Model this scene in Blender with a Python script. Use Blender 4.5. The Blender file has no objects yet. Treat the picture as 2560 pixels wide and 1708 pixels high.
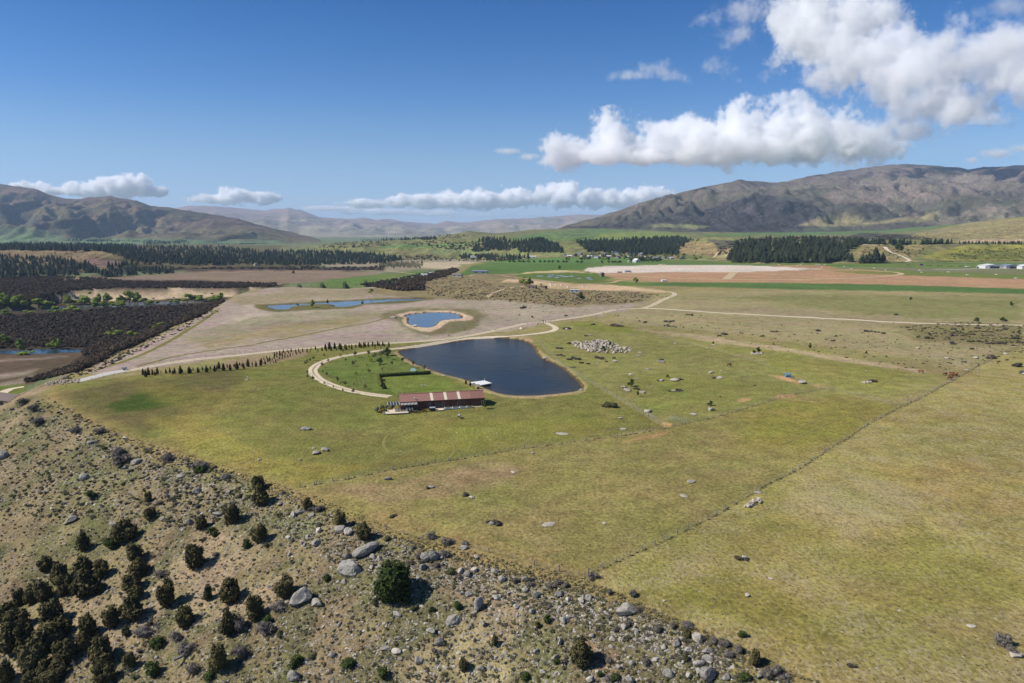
import bpy, bmesh, math, random
import numpy as np
from mathutils import Vector, Matrix
from mathutils.bvhtree import BVHTree
S = bpy.context.scene
COL = S.collection
random.seed(7)
RNG = np.random.default_rng(7)

# ------------------------------------------------------------------ camera, sky, sun, exposure
F = 1800.0                      # focal length in pixels of the 2560 x 1708 photograph
HOR = 578.0                     # row of the horizon in the photograph
TH = math.atan((854 - HOR) / F)
CH = 66.0                       # metres above the paddocks
cam = bpy.data.objects.new('camera', bpy.data.cameras.new('camera'))
COL.objects.link(cam)
cam.data.sensor_width = 36
cam.data.lens = 36 * F / 2560
cam.data.clip_start = 1.0
cam.data.clip_end = 200000
cam.location = (0, 0, CH)
cam.rotation_euler = (math.pi / 2 - TH, 0, 0)
S.camera = cam

SUN = np.array([-1.0, -0.17, 0.95])
SUN /= np.linalg.norm(SUN)
W = bpy.data.worlds.new('World')
S.world = W
W.use_nodes = True
nt = W.node_tree
nt.nodes.clear()
wo = nt.nodes.new('ShaderNodeOutputWorld')
bg = nt.nodes.new('ShaderNodeBackground')
sk = nt.nodes.new('ShaderNodeTexSky')
sk.sky_type = 'NISHITA'
sk.sun_disc = False
sk.sun_elevation = math.asin(SUN[2])
sk.sun_rotation = math.atan2(SUN[0], SUN[1])
sk.altitude = 2000
sk.air_density = 1.0
sk.dust_density = 0.0
sk.ozone_density = 3.0
bg.inputs[1].default_value = 0.085
# a clearer, deeper blue with height above the horizon, all the way round
tcs = nt.nodes.new('ShaderNodeTexCoord')
sps = nt.nodes.new('ShaderNodeSeparateXYZ')
nt.links.new(tcs.outputs['Generated'], sps.inputs[0])
rmp = nt.nodes.new('ShaderNodeValToRGB')
rmp.color_ramp.interpolation = 'LINEAR'
for k, (z, c) in enumerate(((0.0, (.86, .95, 1.30)), (.045, (.90, 1.0, 1.26)), (.095, (.92, 1.05, 1.19)), (.135, (.76, 1.0, 1.22)), (.174, (.54, .90, 1.25)), (.235, (.34, .78, 1.19)), (.292, (.20, .66, 1.12)), (.6, (.15, .56, .98)))):
    e = rmp.color_ramp.elements[k] if k < 2 else rmp.color_ramp.elements.new(z)
    e.position = z
    e.color = tuple(v / 1.4 for v in c) + (1,)
nt.links.new(sps.outputs[2], rmp.inputs[0])
mlt = nt.nodes.new('ShaderNodeMix')
mlt.data_type = 'RGBA'
mlt.blend_type = 'MULTIPLY'
mlt.inputs[0].default_value = 1.0
nt.links.new(sk.outputs[0], mlt.inputs[6])
nt.links.new(rmp.outputs[0], mlt.inputs[7])
nt.links.new(mlt.outputs[2], bg.inputs[0])
bg.inputs[1].default_value = .081 * 1.4
nt.links.new(bg.outputs[0], wo.inputs[0])
sun = bpy.data.objects.new('sun', bpy.data.lights.new('sun', 'SUN'))
COL.objects.link(sun)
sun.data.energy = 5.0
sun.data.angle = math.radians(.53)
sun.data.color = (1, .95, .87)
sun.rotation_euler = Vector(SUN).to_track_quat('Z', 'Y').to_euler()
vs = S.view_settings
vs.view_transform = 'Standard'
vs.look = 'None'
vs.exposure = 0.2
vs.gamma = 1.0
vs.use_curve_mapping = False
S.cycles.max_bounces = 64
S.cycles.diffuse_bounces = 2
S.cycles.glossy_bounces = 2
S.cycles.transmission_bounces = 2
S.cycles.volume_bounces = 60
S.cycles.caustics_reflective = False
S.cycles.caustics_refractive = False

# ------------------------------------------------------------------ helpers
CT, ST = math.cos(TH), math.sin(TH)


def ray(px, py):
    dx = (px - 1280) / F
    dy = (854 - py) / F
    return np.array([dx, CT + dy * ST, -ST + dy * CT])


def P0(px, py, z=0.0):
    """point on the level z seen at a photo pixel"""
    r = ray(px, py)
    t = (z - CH) / r[2]
    return np.array([r[0] * t, r[1] * t, z])


def AtD(px, py, D):
    r = ray(px, py)
    r = r / r[1] * D
    r[2] += CH
    return r


def proj(x, y, z):
    zz = z - CH
    d = y * CT - zz * ST
    u = y * ST + zz * CT
    d = np.maximum(d, 1e-3)
    return 1280 + F * x / d, 854 - F * u / d


def lin(c):
    c = np.asarray(c, float) / 255
    return np.where(c < .04045, c / 12.92, ((c + .055) / 1.055) ** 2.4)


KALB = 1.13


def C(r, g, b, k=1.0):
    """base colour of a sunlit level surface that shows as this sRGB value"""
    return np.clip(lin((r, g, b)) / KALB * k, 0.004, .85)


def C4(r, g, b, k=1.0):
    return tuple(C(r, g, b, k)) + (1.0,)


_T = np.random.default_rng(3).random((256, 256))


def vnoise(x, y):
    xi = np.floor(x).astype(int)
    yi = np.floor(y).astype(int)
    fx = x - xi
    fy = y - yi
    fx = fx * fx * (3 - 2 * fx)
    fy = fy * fy * (3 - 2 * fy)
    a = _T[xi & 255, yi & 255]
    b = _T[(xi + 1) & 255, yi & 255]
    c = _T[xi & 255, (yi + 1) & 255]
    d = _T[(xi + 1) & 255, (yi + 1) & 255]
    return (a + (b - a) * fx) * (1 - fy) + (c + (d - c) * fx) * fy


def fbm(x, y, o=4, r=.5):
    s = 0
    a = 1
    t = 0
    for k in range(o):
        s = s + a * vnoise(x * 2 ** k + 17.3 * k, y * 2 ** k + 5.1 * k)
        t += a
        a *= r
    return s / t


def sstep(a, b, x):
    t = np.clip((x - a) / (b - a), 0, 1)
    return t * t * (3 - 2 * t)


def inpoly(x, y, P):
    c = np.zeros(x.shape, bool)
    n = len(P)
    for i in range(n):
        x1, y1 = P[i]
        x2, y2 = P[(i + 1) % n]
        if y1 == y2:
            continue
        m = ((y1 > y) != (y2 > y)) & (x < (x2 - x1) * (y - y1) / (y2 - y1) + x1)
        c ^= m
    return c


def dseg(x, y, P, closed=True):
    d = np.full(x.shape, 1e18)
    n = len(P)
    for i in range(n if closed else n - 1):
        x1, y1 = P[i]
        x2, y2 = P[(i + 1) % n]
        ex, ey = x2 - x1, y2 - y1
        L = ex * ex + ey * ey + 1e-12
        t = np.clip(((x - x1) * ex + (y - y1) * ey) / L, 0, 1)
        d = np.minimum(d, (x - x1 - t * ex) ** 2 + (y - y1 - t * ey) ** 2)
    return np.sqrt(d)


def smooth(P, n=3, closed=True):
    """Chaikin corner cutting"""
    P = [np.asarray(p, float) for p in P]
    for _ in range(n):
        Q = []
        m = len(P)
        if not closed:
            Q.append(P[0])
        for i in range(m if closed else m - 1):
            a, b = P[i], P[(i + 1) % m]
            Q += [a * .75 + b * .25, a * .25 + b * .75]
        if not closed:
            Q.append(P[-1])
        P = Q
    return P


def zz(pts, x0, y0, s=.27234):
    """coordinates read from an enlargement, back to photo pixels"""
    return [(x0 + p[0] * s, y0 + p[1] * s) + tuple(p[2:]) for p in pts]


# ---- objects
def link(o, parent=None):
    COL.objects.link(o)
    if parent is not None:
        o.parent = parent
    return o


def tag(o, label=None, cat=None, group=None, kind=None):
    if label:
        o['label'] = label
    if cat:
        o['category'] = cat
    if group:
        o['group'] = group
    if kind:
        o['kind'] = kind
    return o


def empty(name, loc, label=None, cat=None, group=None, rz=0, sc=None):
    o = bpy.data.objects.new(name, None)
    o.location = loc
    o.rotation_euler = (0, 0, rz)
    if sc is not None:
        o.scale = sc
    link(o)
    return tag(o, label, cat, group)


def inst(name, mesh, loc=(0, 0, 0), rz=0, sc=(1, 1, 1), parent=None, rot=None):
    o = bpy.data.objects.new(name, mesh)
    o.location = loc
    o.rotation_euler = rot if rot is not None else (0, 0, rz)
    o.scale = sc
    return link(o, parent)


def npmesh(name, V, Q, mat=None, smooth_=False):
    """mesh from numpy verts and quads/tris"""
    m = bpy.data.meshes.new(name)
    V = np.asarray(V, np.float32)
    Q = np.asarray(Q, np.int32)
    k = Q.shape[1]
    m.vertices.add(len(V))
    m.vertices.foreach_set('co', V.ravel())
    m.loops.add(Q.size)
    m.loops.foreach_set('vertex_index', Q.ravel())
    m.polygons.add(len(Q))
    m.polygons.foreach_set('loop_start', np.arange(0, Q.size, k, dtype=np.int32))
    m.update(calc_edges=True)
    m.validate()
    if smooth_:
        m.polygons.foreach_set('use_smooth', np.ones(len(m.polygons), bool))
    if mat:
        m.materials.append(mat)
    return m


def setcol(m, name, arr):
    a = m.attributes.new(name, 'FLOAT_COLOR', 'POINT')
    if arr.shape[1] == 3:
        arr = np.concatenate([arr, np.ones((len(arr), 1))], 1)
    a.data.foreach_set('color', arr.astype(np.float32).ravel())


class MB:
    """collects boxes, bars, tubes and prisms into one mesh"""
    def __init__(s):
        s.v = []
        s.f = []

    def add(s, v, f):
        n = len(s.v)
        s.v += [tuple(p) for p in v]
        s.f += [tuple(i + n for i in q) for q in f]
        return s

    def box(s, c, d, rz=0, taper=1.0):
        ca, sa = math.cos(rz), math.sin(rz)
        v = []
        for k in (-1, 1):
            t = 1.0 if k < 0 else taper
            for i, j in ((-1, -1), (1, -1), (1, 1), (-1, 1)):
                x, y = i * d[0] / 2 * t, j * d[1] / 2 * t
                v.append((c[0] + x * ca - y * sa, c[1] + x * sa + y * ca, c[2] + k * d[2] / 2))
        return s.add(v, [(3, 2, 1, 0), (4, 5, 6, 7), (0, 1, 5, 4), (1, 2, 6, 5), (2, 3, 7, 6), (3, 0, 4, 7)])

    def tube(s, a, b, r0, r1=None, n=6):
        r1 = r0 if r1 is None else r1
        a, b = Vector(a), Vector(b)
        d = (b - a).normalized()
        u = d.orthogonal().normalized()
        w = d.cross(u)
        v = []
        for p, r in ((a, r0), (b, r1)):
            for i in range(n):
                t = 2 * math.pi * i / n
                v.append(p + (u * math.cos(t) + w * math.sin(t)) * r)
        f = [(i, (i + 1) % n, n + (i + 1) % n, n + i) for i in range(n)]
        f += [tuple(range(n))[::-1], tuple(range(n, 2 * n))]
        return s.add(v, f)

    def poly(s, pts, z0, z1):
        n = len(pts)
        v = [(p[0], p[1], z0) for p in pts] + [(p[0], p[1], z1) for p in pts]
        f = [(i, (i + 1) % n, n + (i + 1) % n, n + i) for i in range(n)]
        f += [tuple(range(n))[::-1], tuple(range(n, 2 * n))]
        return s.add(v, f)

    def mesh(s, name, mat, sm=False):
        m = bpy.data.meshes.new(name)
        m.from_pydata(s.v, [], s.f)
        bm = bmesh.new()
        bm.from_mesh(m)
        bmesh.ops.recalc_face_normals(bm, faces=bm.faces)
        bm.to_mesh(m)
        bm.free()
        if mat:
            m.materials.append(mat)
        if sm:
            for p in m.polygons:
                p.use_smooth = True
        return m

    def obj(s, name, mat, parent=None, loc=(0, 0, 0), rz=0, sm=False):
        return inst(name, s.mesh(name, mat, sm), loc, rz, parent=parent)


# ---- materials
def newmat(name):
    m = bpy.data.materials.new(name)
    m.use_nodes = True
    return m, m.node_tree, m.node_tree.nodes['Principled BSDF']


class NT:
    def __init__(s, t):
        s.t = t

    def n(s, ty, **kw):
        q = s.t.nodes.new(ty)
        for k, v in kw.items():
            setattr(q, k, v)
        return q

    def l(s, a, b):
        s.t.links.new(a, b)

    def set(s, sock, v):
        if hasattr(v, 'is_output'):
            s.l(v, sock)
        elif isinstance(v, (int, float)):
            sock.default_value = v
        else:
            v = tuple(v)
            sock.default_value = v if len(v) == len(sock.default_value) else v + (1.0,)

    def math(s, op, a, b=0.0, clamp=False):
        q = s.n('ShaderNodeMath', operation=op, use_clamp=clamp)
        s.set(q.inputs[0], a)
        s.set(q.inputs[1], b)
        return q.outputs[0]

    def mix(s, f, a, b, bt='MIX'):
        q = s.n('ShaderNodeMix', data_type='RGBA', blend_type=bt)
        s.set(q.inputs[0], f)
        s.set(q.inputs[6], a)
        s.set(q.inputs[7], b)
        return q.outputs[2]

    def noise(s, vec, scale, detail=4, rough=.55, dist=0.0):
        q = s.n('ShaderNodeTexNoise')
        if vec is not None:
            s.l(vec, q.inputs['Vector'])
        q.inputs['Scale'].default_value = scale
        q.inputs['Detail'].default_value = detail
        q.inputs['Roughness'].default_value = rough
        q.inputs['Distortion'].default_value = dist
        return q.outputs[0]

    def ramp(s, x, lo, hi, a=0.0, b=1.0, smooth_=True):
        q = s.n('ShaderNodeMapRange', interpolation_type='SMOOTHSTEP' if smooth_ else 'LINEAR')
        s.set(q.inputs[0], x)
        for i, v in enumerate((lo, hi, a, b)):
            q.inputs[1 + i].default_value = v
        return q.outputs[0]

    def attr(s, name):
        return s.n('ShaderNodeAttribute', attribute_name=name)

    def pos(s):
        return s.n('ShaderNodeNewGeometry').outputs['Position']

    def mapping(s, vec, sc, rz=0.0):
        q = s.n('ShaderNodeMapping')
        s.l(vec, q.inputs[0])
        q.inputs['Scale'].default_value = sc
        q.inputs['Rotation'].default_value = (0, 0, rz)
        return q.outputs[0]

    def bump(s, h, dist, strength=1.0):
        q = s.n('ShaderNodeBump')
        s.l(h, q.inputs['Height'])
        q.inputs['Distance'].default_value = dist
        q.inputs['Strength'].default_value = strength
        return q.outputs[0]


def simple(name, col, var=.25, scale=1.5, rough=.85, bump=0.0, spec=.2, detail=5, obj=True):
    """painted or natural surface with grain"""
    m, t, b = newmat(name)
    n = NT(t)
    co = n.n('ShaderNodeTexCoord').outputs['Object'] if obj else n.pos()
    f = n.noise(co, scale, detail, .6)
    g = n.ramp(f, .25, .75, 1 - var, 1 + var)
    c = n.mix(1.0, tuple(col)[:3] + (1,), (1, 1, 1, 1), 'MULTIPLY')
    q = c.node
    v = n.n('ShaderNodeCombineColor')
    for i in range(3):
        n.l(g, v.inputs[i])
    n.l(v.outputs[0], q.inputs[7])
    n.l(c, b.inputs['Base Color'])
    b.inputs['Roughness'].default_value = rough
    b.inputs['Specular IOR Level'].default_value = spec
    if bump:
        n.l(n.bump(f, bump), b.inputs['Normal'])
    return m


def foliage(name, c1, c2, trans=.0):
    """leaf colour that differs from leaf to leaf and plant to plant"""
    m, t, b = newmat(name)
    n = NT(t)
    g = n.n('ShaderNodeNewGeometry')
    oi = n.n('ShaderNodeObjectInfo')
    f = n.math('ADD', n.math('MULTIPLY', g.outputs['Random Per Island'], .65), n.math('MULTIPLY', oi.outputs['Random'], .35))
    n.l(n.mix(f, c1, c2), b.inputs['Base Color'])
    b.inputs['Roughness'].default_value = .8
    b.inputs['Specular IOR Level'].default_value = .12
    return m

# ------------------------------------------------------------------ shape of the land
EDGE_PX = [(2700, 1990), (2300, 1825), (2000, 1692), (1850, 1625), (1700, 1560), (1560, 1495), (1400, 1440), (1180, 1388), (1000, 1338), (900, 1300),
           (800, 1255), (700, 1218), (640, 1190), (560, 1168), (450, 1138), (330, 1096), (240, 1058), (170, 1018), (128, 985), (128, 966), (160, 948),
           (205, 925), (250, 897), (320, 868), (380, 835), (440, 810), (500, 785), (540, 765), (585, 738), (640, 720), (720, 716), (860, 720), (985, 712),
           (1060, 690), (1120, 671), (1180, 657), (1260, 648), (1360, 641)]
EDGE = [P0(*p)[:2] for p in EDGE_PX]
TERR = [tuple(p) for p in EDGE] + [(2600, 9000), (60000, 9000), (60000, -4000), (150, -600), (60, -200)]
CLIFF_PX = [(-900, 755), (-300, 752), (0, 750), (118, 744), (150, 732), (190, 725), (300, 722), (420, 721), (560, 719), (640, 717), (720, 715)]
CLIFF = [P0(x, y, -24)[:2] for x, y in CLIFF_PX]
UPLAND = [tuple(p) for p in CLIFF] + [(20000, 20000), (-40000, 20000), (-40000, CLIFF[0][1])]
LOW = -38.0

LAKE_PX = zz([(1285, 728), (1400, 705), (1530, 680), (1700, 655), (1900, 628), (2040, 610), (2180, 603), (2350, 611)], 640, 680) + \
    zz([(100, 622), (165, 648), (228, 690), (238, 740), (290, 795), (350, 818), (430, 850), (480, 880), (540, 930), (610, 985), (655, 1035), (668, 1062),
        (650, 1088), (560, 1108), (400, 1128), (250, 1142), (100, 1144)], 1280, 680) + \
    zz([(2350, 1142), (2230, 1125), (2120, 1085), (2060, 1058), (1980, 1012), (1900, 990), (1800, 965), (1720, 945), (1600, 905), (1520, 875), (1440, 845),
        (1380, 800), (1310, 757)], 640, 680)
POND_PX = zz([(1340, 405), (1430, 385), (1570, 370), (1700, 366), (1830, 376), (1885, 398), (1910, 425), (1860, 437), (1750, 440), (1690, 455), (1665, 490),
              (1610, 515), (1560, 517), (1450, 500), (1385, 480), (1380, 445), (1395, 425)], 640, 680)
LONG_PX = zz([(60, 309), (200, 302), (490, 287), (750, 270), (1100, 255), (1340, 246), (1590, 243), (1560, 256), (1430, 263), (1250, 272), (1000, 290),
              (870, 319), (740, 323), (690, 320), (730, 304), (600, 296), (470, 303), (320, 319), (340, 341), (180, 352), (130, 330)], 640, 680)
WATERS = {}
for nm, px_, z_ in (('lake', LAKE_PX, -.35), ('pond', POND_PX, -.35), ('long', LONG_PX, -.35)):
    WATERS[nm] = [tuple(p[:2]) for p in smooth([P0(x, y, z_)[:2] for x, y in px_], 2)]
RIVER_PX = [(-300, 792), (0, 780), (60, 776), (150, 773), (230, 768), (330, 764), (420, 759), (500, 757), (520, 752), (420, 752), (300, 757), (240, 762), (150, 766), (0, 773), (-300, 782)]
RIVER2_PX = [(-300, 893), (0, 884), (110, 882), (200, 880), (222, 874), (190, 871), (100, 874), (0, 876), (-300, 882)]
RIV = [[tuple(P0(x, y, LOW)[:2]) for x, y in R] for R in (RIVER_PX, RIVER2_PX)]


def height(x, y, detail=True):
    x = np.asarray(x, float)
    y = np.asarray(y, float)
    ins = inpoly(x, y, TERR)
    d = dseg(x, y, EDGE, False)
    d = np.where(ins, -d, d)
    wob = (fbm(x / 35, y / 35, 3) - .5) * 10
    d = d + wob * sstep(-14, 12, d)
    w = 7.0
    hs = -.47 * .5 * (d + np.sqrt(d * d + w * w)) + .35
    ins2 = inpoly(x, y, UPLAND)
    d2 = dseg(x, y, CLIFF, False)
    d2 = np.where(ins2, d2, -d2) + (fbm(x / 22, y / 22, 3) - .5) * 12
    lo = LOW + 14.0 * sstep(-2, 15, d2)
    k = 3.0
    m = np.maximum(hs, lo)
    h = m + np.log(np.exp((hs - m) / k) + np.exp((lo - m) / k)) * k
    if detail:
        sl = sstep(2, 14, d) * (1 - sstep(70, 110, d))
        h = h + sl * ((fbm(x / 9, y / 9, 4, .55) - .5) * 2.6 + (fbm(x / 2.2, y / 2.2, 3) - .5) * .55)
        near = 1 - sstep(500, 1200, y)
        damp = np.ones(x.shape)
        for nm, P in WATERS.items():
            dl = dseg(x, y, P)
            il = inpoly(x, y, P)
            damp = np.minimum(damp, np.where(il, 0, sstep(0, 45, dl)))
            h = h - np.where(il, .35 + 1.3 * sstep(0, 4, dl), .35 * (1 - sstep(0, 2.5, dl)))
        top = np.where(ins, 1.0, 0.0) * damp
        h = h + top * near * ((fbm(x / 60, y / 60, 3) - .5) * 1.6 + (fbm(x / 9, y / 9, 3) - .5) * .22)
        rough = inpoly(x, y, ROUGH)
        h = h + np.where(rough, (fbm(x / 45, y / 45, 4) - .35) * 9, 0) * sstep(0, 40, dseg(x, y, ROUGH)) * damp
        for R in RIV:
            ir = inpoly(x, y, R)
            h = h - np.where(ir, 1.5, 0)
    return h


ROUGH = [tuple(P0(x, y)[:2]) for x, y in [(905, 722), (1000, 716), (1100, 680), (1180, 668), (1290, 690), (1400, 712), (1600, 730), (1640, 748), (1560, 760), (1420, 765), (1250, 752), (1100, 748), (960, 740)]]


def hgt(x, y):
    return float(height(np.array([x]), np.array([y]))[0])


# regions of the ground: layer, outline (photo pixels), shown colour, feather px, wobble px, (straw, stone, shrub)
REG = []


def reg(layer, pts, col, f=2.0, w=2.0, m=(0.2, 0, 0), a=1.0):
    REG.append((layer, [(float(p[0]), float(p[1])) for p in pts], np.array(C(*col)) * np.array((1.0, .99, 1.08)), f, w, m, a))


# --- terrace
PALE = (166, 148, 132)
reg('g', [(420, 835), (600, 735), (700, 715), (1000, 700), (1300, 690), (1640, 760), (1600, 775), (1400, 800), (1280, 822), (1050, 858), (640, 885), (250, 940), (200, 930)], PALE, 6, 8, (.55, .05, .05))
reg('g', [(560, 800), (640, 760), (760, 765), (900, 775), (860, 790), (700, 800), (600, 815)], (183, 168, 145), 14, 14, (.3, 0, 0))
reg('g', [(480, 850), (620, 830), (800, 800), (940, 790), (900, 815), (700, 840), (520, 870)], (150, 135, 85), 14, 12, (.6, 0, 0), .8)
reg('g', [(420, 850), (640, 790), (900, 770), (1000, 790), (940, 800), (720, 812), (520, 850)], (138, 132, 95), 7, 14, (.4, 0, 0), .6)
reg('g', [(640, 757), (780, 752), (930, 745), (960, 765), (800, 770), (650, 775)], (180, 165, 140), 8, 10, (.3, 0, 0), .8)
reg('g', [(560, 745), (640, 735), (900, 718), (1050, 722), (1000, 735), (700, 756), (600, 765)], (148, 135, 98), 6, 8, (.5, 0, .1), .8)
reg('g', [(700, 722), (860, 716), (960, 722), (1120, 738), (1000, 740), (760, 742)], (152, 138, 108), 6, 6, (.6, 0, 0))
reg('g', [(1060, 760), (1280, 748), (1560, 765), (1500, 778), (1300, 805), (1150, 835), (1000, 850), (960, 830)], (165, 151, 128), 8, 8, (.5, .1, .15))
# rough hillock behind the ponds
reg('g', [(905, 722), (1000, 716), (1100, 680), (1180, 668), (1290, 690), (1400, 712), (1600, 730), (1640, 748), (1560, 762), (1420, 768), (1250, 752), (1100, 748), (960, 740)], (138, 124, 88), 4, 5, (.3, .25, .5))
# wet rims of the ponds
reg('g', zz([(1140, 410), (1230, 360), (1400, 335), (1800, 330), (2020, 345), (2130, 400), (2050, 470), (1980, 530), (1800, 580), (1600, 585), (1400, 530), (1280, 450)], 640, 680), (124, 116, 80), 6, 5, (.2, .1, .2))
reg('g', zz([(1285, 395), (1400, 366), (1600, 353), (1800, 358), (1900, 380), (1985, 408), (2010, 430), (1930, 450), (1770, 455), (1725, 485), (1690, 515), (1600, 550), (1520, 545), (1420, 515), (1355, 480), (1350, 440), (1370, 420)], 640, 680), (205, 180, 148), 1.5, 1.5, (0, .3, 0))
reg('g', zz([(-20, 300), (500, 272), (1100, 240), (1600, 228), (1650, 250), (1450, 280), (1000, 305), (880, 335), (350, 360), (170, 372), (0, 340)], 640, 680), (110, 104, 62), 2.5, 2, (.1, 0, .1))
# mown paddocks
LAWN = [(135, 966), (200, 955), (330, 940), (560, 915), (680, 890), (760, 868), (880, 862), (1010, 858), (1130, 850), (1225, 846), (1300, 845), (1345, 855), (1400, 910), (1480, 962), (1560, 1008), (1660, 1070), (1450, 1100),
        (1130, 1150), (880, 1193), (745, 1218), (640, 1190), (560, 1168), (450, 1135), (330, 1092), (240, 1056), (165, 1012), (128, 980)]
reg('g', LAWN, (126, 122, 64), 2.0, 2, (.25, 0, 0))
reg('g', [(130, 980), (330, 950), (560, 925), (620, 940), (560, 1000), (430, 1060), (340, 1085), (240, 1050)], (106, 99, 57), 16, 12, (.1, 0, 0))
reg('g', [(360, 1060), (480, 1045), (600, 1060), (760, 1150), (900, 1170), (860, 1192), (740, 1212), (600, 1170), (480, 1135)], (148, 136, 66), 18, 16, (.5, 0, 0), .8)
reg('g', [(500, 1060), (620, 1050), (820, 1100), (930, 1140), (760, 1160), (600, 1110)], (124, 122, 62), 14, 16, (.3, 0, 0), .7)
reg('g', [(275, 1010), (330, 990), (450, 968), (540, 985), (520, 1000), (420, 1015), (350, 1030), (290, 1032)], (72, 86, 32), 8, 8, (0, 0, 0))
reg('g', [(600, 940), (760, 920), (900, 1000), (980, 1050), (900, 1080), (720, 1030)], (120, 120, 60), 16, 14, (.2, 0, 0), .8)
reg('g', [(330, 955), (450, 968), (560, 980), (640, 965), (560, 1020), (480, 1040), (400, 1010)], (140, 128, 64), 16, 14, (.4, 0, 0), .5)
reg('g', [(1000, 1070), (1150, 1060), (1300, 1050), (1560, 1040), (1500, 1080), (1300, 1110), (1100, 1130)], (132, 128, 60), 16, 14, (.4, 0, 0), .8)
reg('g', [(790, 925), (850, 900), (960, 878), (1010, 880), (1060, 920), (1160, 975), (1230, 1005), (1000, 995), (900, 975), (830, 955)], (104, 115, 54), 5, 5, (.15, 0, 0))
reg('g', [(950, 935), (1080, 935), (1180, 978), (1190, 990), (1000, 995), (960, 970)], (112, 122, 54), 6, 5, (.3, 0, 0))
reg('g', [(640, 885), (760, 868), (770, 885), (720, 900), (640, 918), (560, 920), (560, 905)], (150, 132, 98), 4, 4, (.2, .4, .1))
# lake rim
reg('g', zz([(1265, 735), (1400, 690), (1700, 640), (2050, 595), (2350, 597)], 640, 680) + zz([(60, 585), (140, 595), (215, 650), (250, 720), (310, 775), (360, 805), (490, 870), (560, 930), (640, 990), (692, 1060), (670, 1100), (560, 1125), (250, 1158), (0, 1155)], 1280, 680) +
    zz([(2230, 1142), (2110, 1105), (1900, 1005), (1720, 960), (1600, 918), (1430, 860), (1300, 780)], 640, 680), (168, 150, 106), 1.6, 3.0, (.1, .3, 0))
# boulder paddock
reg('g', [(1330, 845), (1400, 812), (1480, 800), (1600, 830), (1760, 868), (1900, 905), (2070, 975), (1930, 1000), (1800, 1040), (1670, 1068), (1560, 1006), (1480, 960), (1400, 908)], (135, 131, 74), 4, 4, (.25, .06, 0))
reg('g', [(1560, 940), (1700, 930), (1900, 960), (2040, 975), (1900, 1005), (1750, 1040), (1650, 1040), (1580, 1000)], (128, 128, 62), 14, 12, (.2, .05, 0), .6)
reg('g', [(1400, 805), (1560, 815), (1640, 835), (1500, 830)], (128, 128, 60), 6, 6, (.2, 0, 0))
# middle paddock
reg('g', [(748, 1221), (900, 1196), (1135, 1153), (1330, 1120), (1580, 1087), (1720, 1058), (1930, 1001), (2075, 977), (2250, 1018), (2170, 1060), (2000, 1170), (1870, 1241), (1660, 1354), (1466, 1441), (1200, 1376), (960, 1322), (860, 1285)], (141, 130, 76), 2.0, 1.0, (.35, 0, 0))
reg('g', [(1850, 1040), (2080, 985), (2240, 1020), (2120, 1085), (2000, 1130), (1850, 1110)], (136, 128, 62), 30, 20, (.2, 0, 0))
reg('g', [(850, 1230), (1000, 1200), (1250, 1150), (1330, 1160), (1240, 1215), (1100, 1245), (950, 1262)], (152, 131, 92), 12, 14, (.3, 0, 0), .8)
reg('g', [(1080, 1260), (1200, 1290), (1330, 1330), (1450, 1380), (1400, 1400), (1250, 1340), (1120, 1300)], (150, 134, 86), 14, 14, (.3, 0, 0), .6)
reg('g', [(900, 1270), (1150, 1320), (1330, 1385), (1460, 1432), (1400, 1432), (1180, 1372), (960, 1318)], (150, 134, 82), 5, 5, (.3, .1, 0), .9)
reg('g', [(1540, 1110), (1680, 1075), (1660, 1090), (1570, 1108)], (164, 134, 88), 4, 3, (0, 0, 0), .9)
reg('g', [(1655, 1055), (1680, 1060), (1675, 1068), (1660, 1066)], (205, 165, 105), 2, 2, (0, 0, 0))
for q in ([(1912, 935), (1960, 942), (2005, 955), (2000, 962), (1950, 948)], [(1935, 990), (1990, 985), (1985, 992), (1945, 998)], [(2020, 960), (2060, 964), (2050, 970)], [(1840, 1000), (1870, 996), (1875, 1003), (1850, 1006)]):
    reg('g', q, (186, 150, 104), 2.5, 2.5, (0, 0, 0))
# right paddock and the dry plain
reg('g', [(1470, 1445), (1660, 1358), (1870, 1244), (2000, 1174), (2170, 1064), (2330, 984), (2440, 919), (2600, 850), (3300, 700), (3300, 2100), (2300, 1830), (2000, 1690), (1700, 1555)], (150, 138, 78), 2, 1, (.75, 0, 0))
reg('g', [(1750, 1330), (1950, 1280), (2100, 1330), (2000, 1400), (1800, 1400)], (138, 130, 68), 40, 40, (.3, 0, 0), .7)
reg('g', [(2080, 1400), (2300, 1350), (2500, 1420), (2560, 1520), (2300, 1560), (2100, 1500)], (138, 128, 66), 40, 50, (.3, 0, 0), .6)
reg('g', [(1600, 1480), (1800, 1440), (1950, 1500), (2100, 1580), (2000, 1640), (1800, 1560)], (138, 128, 62), 30, 30, (.4, 0, 0), .7)
reg('g', [(2200, 1200), (2400, 1150), (2560, 1200), (2560, 1300), (2350, 1290)], (152, 130, 74), 40, 40, (.6, 0, 0), .7)
reg('g', [(2000, 1250), (2150, 1180), (2300, 1230), (2250, 1330), (2100, 1340)], (156, 142, 92), 40, 50, (1, 0, 0), .7)
reg('g', [(1500, 800), (1640, 815), (2000, 850), (2400, 915), (2560, 860), (2600, 800), (2560, 735), (1900, 725), (1640, 740), (1560, 780)], (154, 142, 100), 10, 10, (.6, .05, .12))
reg('g', [(1620, 820), (2000, 868), (2330, 930), (2360, 950), (2230, 1005), (2080, 972), (1900, 905), (1700, 850)], (142, 136, 76), 10, 12, (.5, .05, 0))
reg('g', [(1760, 870), (1900, 880), (2100, 900), (2300, 945), (2200, 970), (2060, 960), (1900, 905)], (136, 132, 66), 16, 14, (.4, .05, 0), .8)
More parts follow.
